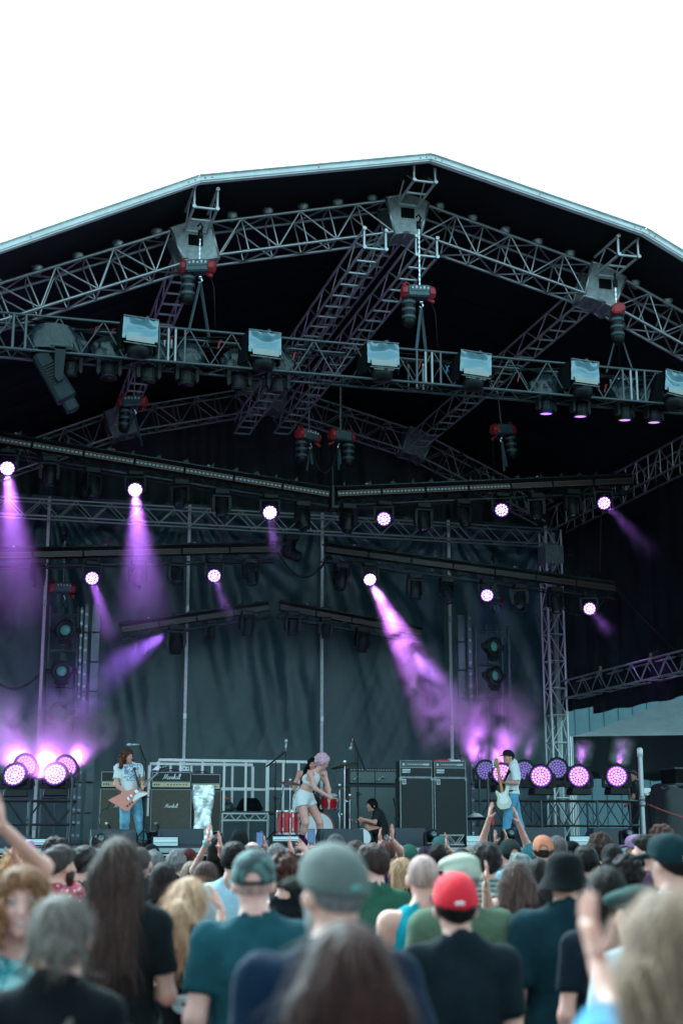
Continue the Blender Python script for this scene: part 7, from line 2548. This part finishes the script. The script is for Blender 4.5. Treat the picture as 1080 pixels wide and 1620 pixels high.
fan(822, 1350, 11.2, 'grey-haired person with bluish grey hair above the brown straight hair', hair=('messy', lin(112, 134, 138)), shirt=('tee', K))
fan(91, 1323, 12.2, 'person with a big dark curly head behind the dotted shirt', hair=('curly', lin(40, 34, 36)), shirt=('tee', K))
fan(400, 1328, 12.3, 'man with a bald shiny crown behind the camouflage cap', skin='fair', hair=('thin', HGR), shirt=('tee', K))
fan(303, 1362, 13.0, 'woman with streaked ash-blonde hair behind the dark ruffled bob', fem=True, hair=('bob', lin(150, 140, 130)), shirt=('tee', lin(60, 40, 60)), strands=240)
fan(858, 1320, 13.0, 'man in a peach cap with dark strap opening', hair=('short', HB), hat=('capstrap', lin(214, 130, 100), None or cloth_mat(lin(214, 130, 100)), BLACK), shirt=('tee', K))
fan(880, 1321, 13.4, 'man with cropped grey hair right of the peach cap', hair=('short', lin(100, 100, 104)), shirt=('tee', lin(60, 60, 70)))
fan(806, 1326, 13.2, 'person in a dark cap with a white strap', hair=('short', HDK), hat=('capstrap', lin(40, 48, 48), None or cloth_mat(lin(40, 48, 48)), WHITEP), shirt=('tee', lin(150, 190, 205)))
fan(797, 1334, 15.0, 'person behind the dark cap clapping with both bare arms high', hair=('short', HB), shirt=('tee', lin(70, 110, 130)),
    arms=dict(L=((763, 1330, 14.6), (774, 1293, 14.5), (777, 1266, 14.45)), R=((834, 1338, 14.6), (819, 1300, 14.5), (812, 1272, 14.45))))
fan(788, 1342, 16.5, 'person with pale hands clapping under the bassist', fem=True, hair=('bob', HB), shirt=('tee', K), arms=dict(L=((776, 1345, 16.2), (784, 1330, 16.1), (781, 1306, 16.0)), R=((806, 1345, 16.2), (801, 1328, 16.1), (797, 1305, 16.0))))
fan(343, 1318, 13.2, 'dark-haired person reaching up with a wristband and clapping hands', fem=True, hair=('bob', HDK), shirt=('tee', K), skin='pale', arms=dict(L=((306, 1378, 12.4), (329, 1330, 12.2), (330, 1302, 12.15)), R=((352, 1352, 12.8), (348, 1338, 12.6), (347, 1314, 12.5))),
    extra=lambda t, g, H, Rs: part('wristband', MB().lathe([(0.036, -0.012), (0.038, 0), (0.036, 0.012)], 12, T(Vector(g['wrL'] + (g['elL'] - g['wrL']) * 0.06)) @ Vector(g['wrL'] - g['elL']).to_track_quat('Z', 'Y').to_matrix().to_4x4(), False), mat('teal wristband', (0.1, 0.5, 0.5), 0.5), t, None, True))
fan(948, 1317, 13.2, 'person with tousled brown curls below the floor lamps', hair=('curly', lin(70, 52, 48)), shirt=('tee', K))
fan(903, 1331, 13.6, 'person in a black knitted cap right of the cropped grey head', hair=('short', HDK), hat=('beanie', K), shirt=('tee', K))
def straw(t, g, H, Rs):
    a = Vector(g['head'] + np.array((0.13, 0.05, -0.10)))
    part('green_straw', MB().cyl(a, a + Vector((0.03, 0, 0.16)), 0.006, n=6), mat('green straw', (0.05, 0.6, 0.4), 0.4), t)
fan(966, 1333, 11.8, 'woman with long black hair and a green straw beside her cheek', fem=True, hair=('long', lin(28, 24, 26), 0.2), shirt=('tee', K), extra=straw)
fan(1006, 1319, 13.2, 'person in a mauve cap at the right below the silver pole', hair=('short', HDK), hat=('cap', lin(150, 110, 146)), shirt=('tee', K), yaw=40)
fan(1045, 1304, 13.4, 'tall person with loose brown curls right of the mauve cap', hair=('curly', lin(86, 58, 50)), shirt=('tee', K), h=1.86)
fan(243, 1344, 13.6, 'person with short silver-grey hair below the guitarist', hair=('messy', lin(112, 124, 128)), shirt=('tee', lin(60, 60, 70)))
fan(279, 1344, 14.2, 'person with wavy grey hair right of the silver-grey head', hair=('messy', lin(124, 132, 134)), shirt=('tee', K), skin='pale')
fan(299, 1341, 14.6, 'person with dark red hair below the pale blinder', fem=True, hair=('bob', HRED), shirt=('tee', K))
fan(240, 1336, 15.2, 'person in a black cap right under the feet of the guitarist', hair=('short', HDK), hat=('beanie', K), shirt=('tee', K))
fan(379, 1312, 16.0, 'person in a black beanie standing high left of the singer', hair=('short', HDK), hat=('beanie', (0.013, 0.014, 0.016)), shirt=('tee', K), h=1.86)
fan(438, 1333, 13.8, 'person with short grey hair left of the clapping hands', hair=('short', HGR), shirt=('tee', K))
PHONE = emit('phone screen', (0.20, 0.35, 0.7), 0.03)
def phone(label, px, py, d):
    t = thing('phone', label, 'phone', T(PD(px, py, d)) @ Rz(R(-15)), 'raised phones')
    part('case', MB().box((0, 0, 0), (0.075, 0.009, 0.15), None, 1, 0.004), BLACK, t)
    part('screen', MB().box((0, -0.006, 0), (0.066, 0.003, 0.135)), PHONE, t)
fan(424, 1340, 14.8, 'person holding up a dark phone left of the singer', hair=('short', HB), shirt=('tee', K), arms=dict(R=((428, 1358, 14.4), (419, 1338, 14.3), (416, 1320, 14.25))))
phone('dark raised phone with a lit screen left of the singer', 411, 1328, 14.2)
fan(494, 1346, 15.6, 'person holding a phone with a blue screen below the singer', hair=('short', HB), shirt=('tee', K), arms=dict(L=((486, 1352, 15.2), (490, 1338, 15.1), (491, 1322, 15.0))))
phone('small raised phone with a blue screen at the feet of the singer', 492, 1323, 14.95)
fan(470, 1340, 12.0, 'person clapping with pale hands above the reddish-brown curls', fem=True, skin='pale', hair=('bob', HDK), shirt=('tee', K), arms=dict(L=((448, 1362, 11.6), (462, 1350, 11.5), (456, 1328, 11.45)), R=((494, 1362, 11.6), (484, 1346, 11.5), (470, 1330, 11.4))))
fan(531, 1318, 13.6, 'person with short greying hair in front of the singer wedge', hair=('short', lin(74, 84, 88)), shirt=('tee', K))
fan(563, 1328, 12.2, 'person with dark brown hair just left of the green T-shirt', hair=('short', HB), shirt=('tee', K))
fan(612, 1327, 13.4, 'woman with a purple-lit brown braid, hands raised in front of the wedge', fem=True, hair=('ponytail', lin(92, 62, 60), 0.12), shirt=('tee', lin(60, 40, 80)), arms=dict(L=((592, 1348, 13.0), (602, 1334, 12.9), (600, 1314, 12.85)), R=((632, 1344, 13.0), (619, 1328, 12.9), (621, 1308, 12.85))))
fan(625, 1332, 14.6, 'person with dark hair behind the brown braid', hair=('bob', HDK), fem=True, shirt=('tee', K))
fan(646, 1335, 14.0, 'person in a small green cap in front of the bass stacks', hair=('short', HDK), hat=('cap', lin(48, 88, 76)), shirt=('tee', K))
fan(692, 1334, 13.0, 'person with thick dark hair above the bald man', hair=('short', HDK), shirt=('tee', K))
fan(672, 1338, 15.0, 'person with purple-tinted dark hair right of the small green cap', fem=True, hair=('bob', lin(60, 36, 66)), shirt=('tee', K))
fan(697, 1322, 15.2, 'person in a grey-green cap making a horns sign with the raised right hand', hair=('short', HB), hat=('cap', lin(60, 92, 94)), shirt=('tee', K), arms=dict(R=((714, 1352, 14.8), (707, 1342, 14.6), (706, 1318, 14.55))))
fan(566, 1346, 16.0, 'person with brown hair hidden between the greying head and the green T-shirt', hair=('messy', HB), shirt=('tee', K))
fan(745, 1338, 14.8, 'pale-haired person below the bassist on the left', hair=('short', lin(150, 150, 140)), shirt=('tee', K))
fan(838, 1334, 14.6, 'person in a teal cap under the raised right arm', hair=('short', HB), hat=('beanie', lin(60, 110, 120)), shirt=('tee', K))
fan(28, 1345, 9.8, 'person with blond dreadlocks at the left, hand up', fem=True, hair=('curly', lin(170, 130, 84)), shirt=('tee', lin(110, 84, 110)), arms=dict(R=((30, 1372, 9.5), (22, 1352, 9.4), (28, 1326, 9.35))))
def balls(t, g, H, Rs):
    for i, (q, r, c) in enumerate((((0.05, 0.0, 0.14), 0.045, lin(150, 96, 150)), ((-0.03, -0.03, 0.12), 0.042, lin(110, 120, 150)), ((0.0, -0.08, 0.05), 0.045, lin(100, 130, 150)), ((0.07, -0.06, 0.06), 0.04, lin(120, 70, 120)))):
        part('hair_flower', MB().lathe([(0, -r), (r * 0.7, -r * 0.7), (r, 0), (r * 0.7, r * 0.7), (0, r)], 12), mat('hair flower %d' % i, c, 0.6), t, T(Vector(H(*q))), True)
fan(43, 1338, 11.5, 'woman with purple and blue balls in her dark hair at the left', fem=True, hair=('bob', lin(60, 40, 60)), shirt=('tee', K), extra=balls, yaw=-60)
fan(60, 1348, 13.4, 'person with dark hair below the far left blinder', hair=('short', HDK), shirt=('tee', K))
fan(160, 1345, 12.6, 'person with dark hair right of the cropped dark jacket man', hair=('short', HB), shirt=('tee', K))
fan(480, 1352, 14.0, 'person with brown hair between the clapping hands and the grey cap', hair=('messy', HB), shirt=('tee', K))
fan(1070, 1338, 12.0, 'person with dark hair at the right edge behind the tall green cap', hair=('short', HDK), shirt=('tee', lin(40, 90, 80)))
fan(730, 1342, 12.2, 'person with black hair behind the cream flat cap', hair=('short', HDK), shirt=('tee', K))
fan(905, 1352, 12.4, 'person with black hair behind the bucket hat', hair=('messy', HDK), shirt=('tee', K))
fan(185, 1345, 14.2, 'person with light brown hair behind the tall long-haired woman', hair=('messy', HBR), shirt=('tee', K))
# ================================================================== SMOKE AND BEAMS
def smoke_mat(name, L, r0, r1, dens, ns, lo, hi, seed, tail=1.0):
    m = bpy.data.materials.new(name); m.use_nodes = True
    nt = m.node_tree; nt.nodes.clear()
    def N(tp, **kw):
        n = nt.nodes.new(tp)
        for k, v in kw.items(): setattr(n, k, v)
        return n
    def MA(op, a, b=None, c=None, clamp=False):
        n = N('ShaderNodeMath', operation=op, use_clamp=clamp)
        for i, q in enumerate((a, b, c)):
            if q is None: continue
            if isinstance(q, (int, float)): n.inputs[i].default_value = q
            else: nt.links.new(q, n.inputs[i])
        return n.outputs[0]
    tc = N('ShaderNodeTexCoord')
    sp = N('ShaderNodeSeparateXYZ'); nt.links.new(tc.outputs['Object'], sp.inputs[0])
    rho = MA('SQRT', MA('ADD', MA('MULTIPLY', sp.outputs[0], sp.outputs[0]), MA('MULTIPLY', sp.outputs[1], sp.outputs[1])))
    Rz_ = MA('MULTIPLY_ADD', sp.outputs[2], (r1 - r0) / L, r0)
    e = MA('SUBTRACT', 1.0, MA('DIVIDE', rho, Rz_), clamp=True)
    radial = MA('MULTIPLY', MA('POWER', e, 1.25), 1.7)
    u = MA('DIVIDE', sp.outputs[2], L, clamp=True)
    fade = MA('MULTIPLY', MA('POWER', MA('SUBTRACT', 1.0, u, clamp=True), tail), MA('MULTIPLY', u, 14.0, clamp=True))
    mp = N('ShaderNodeMapping'); mp.inputs['Location'].default_value = (seed * 3.1, seed * 1.7, seed)
    nt.links.new(tc.outputs['Object'], mp.inputs[0])
    n1 = N('ShaderNodeTexNoise'); n1.inputs['Scale'].default_value = ns; n1.inputs['Detail'].default_value = 4; n1.inputs['Distortion'].default_value = 0.7
    nt.links.new(mp.outputs[0], n1.inputs['Vector'])
    mr = N('ShaderNodeMapRange', interpolation_type='SMOOTHSTEP'); mr.inputs['From Min'].default_value = lo; mr.inputs['From Max'].default_value = hi
    nt.links.new(n1.outputs[0], mr.inputs['Value'])
    d = MA('MULTIPLY', MA('MULTIPLY', MA('MULTIPLY', radial, fade), mr.outputs[0]), dens)
    pv = N('ShaderNodeVolumePrincipled')
    pv.inputs['Color'].default_value = (0.92, 0.92, 0.94, 1)
    pv.inputs['Anisotropy'].default_value = 0.0
    nt.links.new(d, pv.inputs['Density'])
    o = N('ShaderNodeOutputMaterial')
    nt.links.new(pv.outputs[0], o.inputs['Volume'])
    return m


_s = [0]


def plume(a, b, v0, v1, r0, r1, dens, energy, ns=1.6, lo=0.30, hi=0.62, tail=0.8, col=(0.52, 0.14, 1.0), tip=None, spread=1.0, back=0.02):
    """smoke from picture point a to b, lit by a spot at a"""
    _s[0] += 1
    A, B = (tip if tip is not None else P(*a, v0)), P(*b, v1)
    M, L = along(A, B)
    m = smoke_mat('smoke %d' % _s[0], L, r0, r1, dens, ns, lo, hi, _s[0], tail)
    o = part('smoke', MB().lathe([(0, 0), (r0 * 0.98, 0.0), (r0 + (r1 - r0) * 0.5, L * 0.5), (r1, L), (0, L)], 20), m, None, M)
    tag(o, 'soft drifting smoke caught in a lamp beam', 'smoke', 'lit smoke on the stage', 'stuff')
    if energy:
        ld = bpy.data.lights.new('wash_or_fill_spot', 'SPOT')
        ld.energy = energy
        ld.color = col
        ld.spot_size = max(R(9), 2 * math.atan2(max(r1 - r0 * 0.3, 0.1), L) * spread)
        ld.spot_blend = 1.0
        ld.shadow_soft_size = 0.08
        lo_ = bpy.data.objects.new('wash_or_fill_spot', ld)
        lo_.matrix_basis = M @ T(0, 0, -back) @ Rx(math.pi)
        COL.objects.link(lo_)


tips = {(q[0], q[1]): q[4] for q in BEAMS}
def beam_of(px, py, b, v, dv, *args, **kw):
    plume((px, py), b, v - 0.2, v - 0.2 + dv, *args, tip=tips[(px, py)], **kw)


VIO = (0.50, 0.16, 1.0)
MAG = (0.64, 0.17, 1.0)
beam_of(12, 741, (36, 1000), V1, -0.6, 0.15, 1.00, 0.60, 1500, ns=1.1, lo=0.1, hi=0.6, tail=0.9, col=VIO)
beam_of(214, 775, (231, 1000), V1, -0.6, 0.15, 0.92, 0.60, 1500, ns=1.1, lo=0.1, hi=0.6, tail=0.9, col=VIO)
beam_of(427, 811, (437, 885), V1, -0.3, 0.14, 0.30, 0.8, 110, ns=3.2, lo=0.38, hi=0.62, col=VIO)
beam_of(955, 796, (1040, 885), V1, -0.3, 0.12, 0.45, 0.4, 90, ns=1.5, lo=0.2, hi=0.7, col=VIO)
beam_of(146, 915, (178, 1020), V2, -0.4, 0.14, 0.44, 0.7, 320, ns=2.0, lo=0.2, hi=0.6, col=VIO)
beam_of(339, 911, (368, 990), V2, -0.4, 0.13, 0.32, 0.8, 130, ns=2.8, lo=0.34, hi=0.62, col=VIO)
beam_of(932, 963, (968, 1005), V2, -0.3, 0.12, 0.34, 0.4, 70, ns=2.0, lo=0.2, hi=0.6, col=VIO)
beam_of(585, 917, (722, 1180), V2, -0.3, 0.17, 1.05, 1.4, 2900, ns=1.9, lo=0.42, hi=0.57, tail=0.5, col=(0.66, 0.20, 1.0))
plume((262, 1004), (110, 1100), 32.4, 33.0, 0.45, 1.15, 0.45, 130, ns=1.3, lo=0.38, hi=0.64, tail=0.6, col=(0.36, 0.14, 1.0))  # drifting smoke lit by an added weak spot, no fixture hangs here
plume((655, 1030), (735, 1150), 30.9, 30.6, 0.8, 1.3, 0.35, 40, ns=1.2, lo=0.40, hi=0.66, tail=0.6, col=(0.45, 0.2, 1.0))  # added weak spot without a fixture brightens the smoke around the centre beam
# floor lamps throwing light up into thick smoke
plume((36, 1212), (-18, 1118), 31.0, 33.6, 0.55, 0.95, 4.2, 540, ns=1.7, lo=0.36, hi=0.58, tail=0.4, col=MAG, spread=1.5, back=0.45)
plume((72, 1212), (116, 1112), 31.0, 33.8, 0.60, 1.05, 4.2, 660, ns=1.6, lo=0.37, hi=0.58, tail=0.5, col=MAG, spread=1.5, back=0.45)
plume((116, 1206), (160, 1136), 31.0, 33.2, 0.36, 0.66, 4.6, 300, ns=2.0, lo=0.36, hi=0.58, tail=0.5, col=MAG, spread=1.5, back=0.4)
plume((757, 1205), (735, 1085), 31.4, 33.6, 0.42, 0.80, 2.4, 210, ns=1.7, lo=0.38, hi=0.60, tail=0.6, col=MAG, spread=1.4, back=0.5)
plume((788, 1205), (822, 1098), 31.4, 33.6, 0.44, 0.84, 2.4, 210, ns=1.7, lo=0.38, hi=0.60, tail=0.6, col=MAG, spread=1.4, back=0.5)
plume((917, 1208), (924, 1172), 29.35, 29.5, 0.26, 0.32, 4.5, 16, ns=3.2, lo=0.30, hi=0.6, tail=0.7, col=MAG)
plume((978, 1208), (986, 1168), 29.35, 29.5, 0.26, 0.32, 4.5, 16, ns=3.2, lo=0.30, hi=0.6, tail=0.7, col=MAG)
plume((832, 1200), (846, 1150), 31.2, 31.8, 0.2, 0.4, 1.6, 14, ns=1.8, lo=0.32, hi=0.60, tail=0.8, col=MAG)
plume((64, 1232), (70, 1165), 28.45, 28.5, 0.9, 1.1, 0.30, 40, ns=1.6, lo=0.30, hi=0.6, tail=0.5, col=MAG, spread=2.2)
# thin smoke hanging over the whole stage
m = bpy.data.materials.new('thin stage smoke'); m.use_nodes = True
nt = m.node_tree; nt.nodes.clear()
tc = nt.nodes.new('ShaderNodeTexCoord'); n1 = nt.nodes.new('ShaderNodeTexNoise')
n1.inputs['Scale'].default_value = 0.22; n1.inputs['Detail'].default_value = 3
nt.links.new(tc.outputs['Object'], n1.inputs['Vector'])
mr = nt.nodes.new('ShaderNodeMapRange'); mr.inputs['From Min'].default_value = 0.38; mr.inputs['From Max'].default_value = 0.68
mr.inputs['To Min'].default_value = 0.002; mr.inputs['To Max'].default_value = 0.016
nt.links.new(n1.outputs[0], mr.inputs['Value'])
pv = nt.nodes.new('ShaderNodeVolumePrincipled'); pv.inputs['Color'].default_value = (0.62, 0.90, 0.97, 1)
nt.links.new(mr.outputs[0], pv.inputs['Density'])
o = nt.nodes.new('ShaderNodeOutputMaterial'); nt.links.new(pv.outputs[0], o.inputs['Volume'])
sm = part('stage_smoke', MB().box((7.5, 31.7, 5.2), (15.6, 6.8, 6.8)), m)
tag(sm, 'thin smoke hanging over the back half of the stage', 'smoke', None, 'stuff')
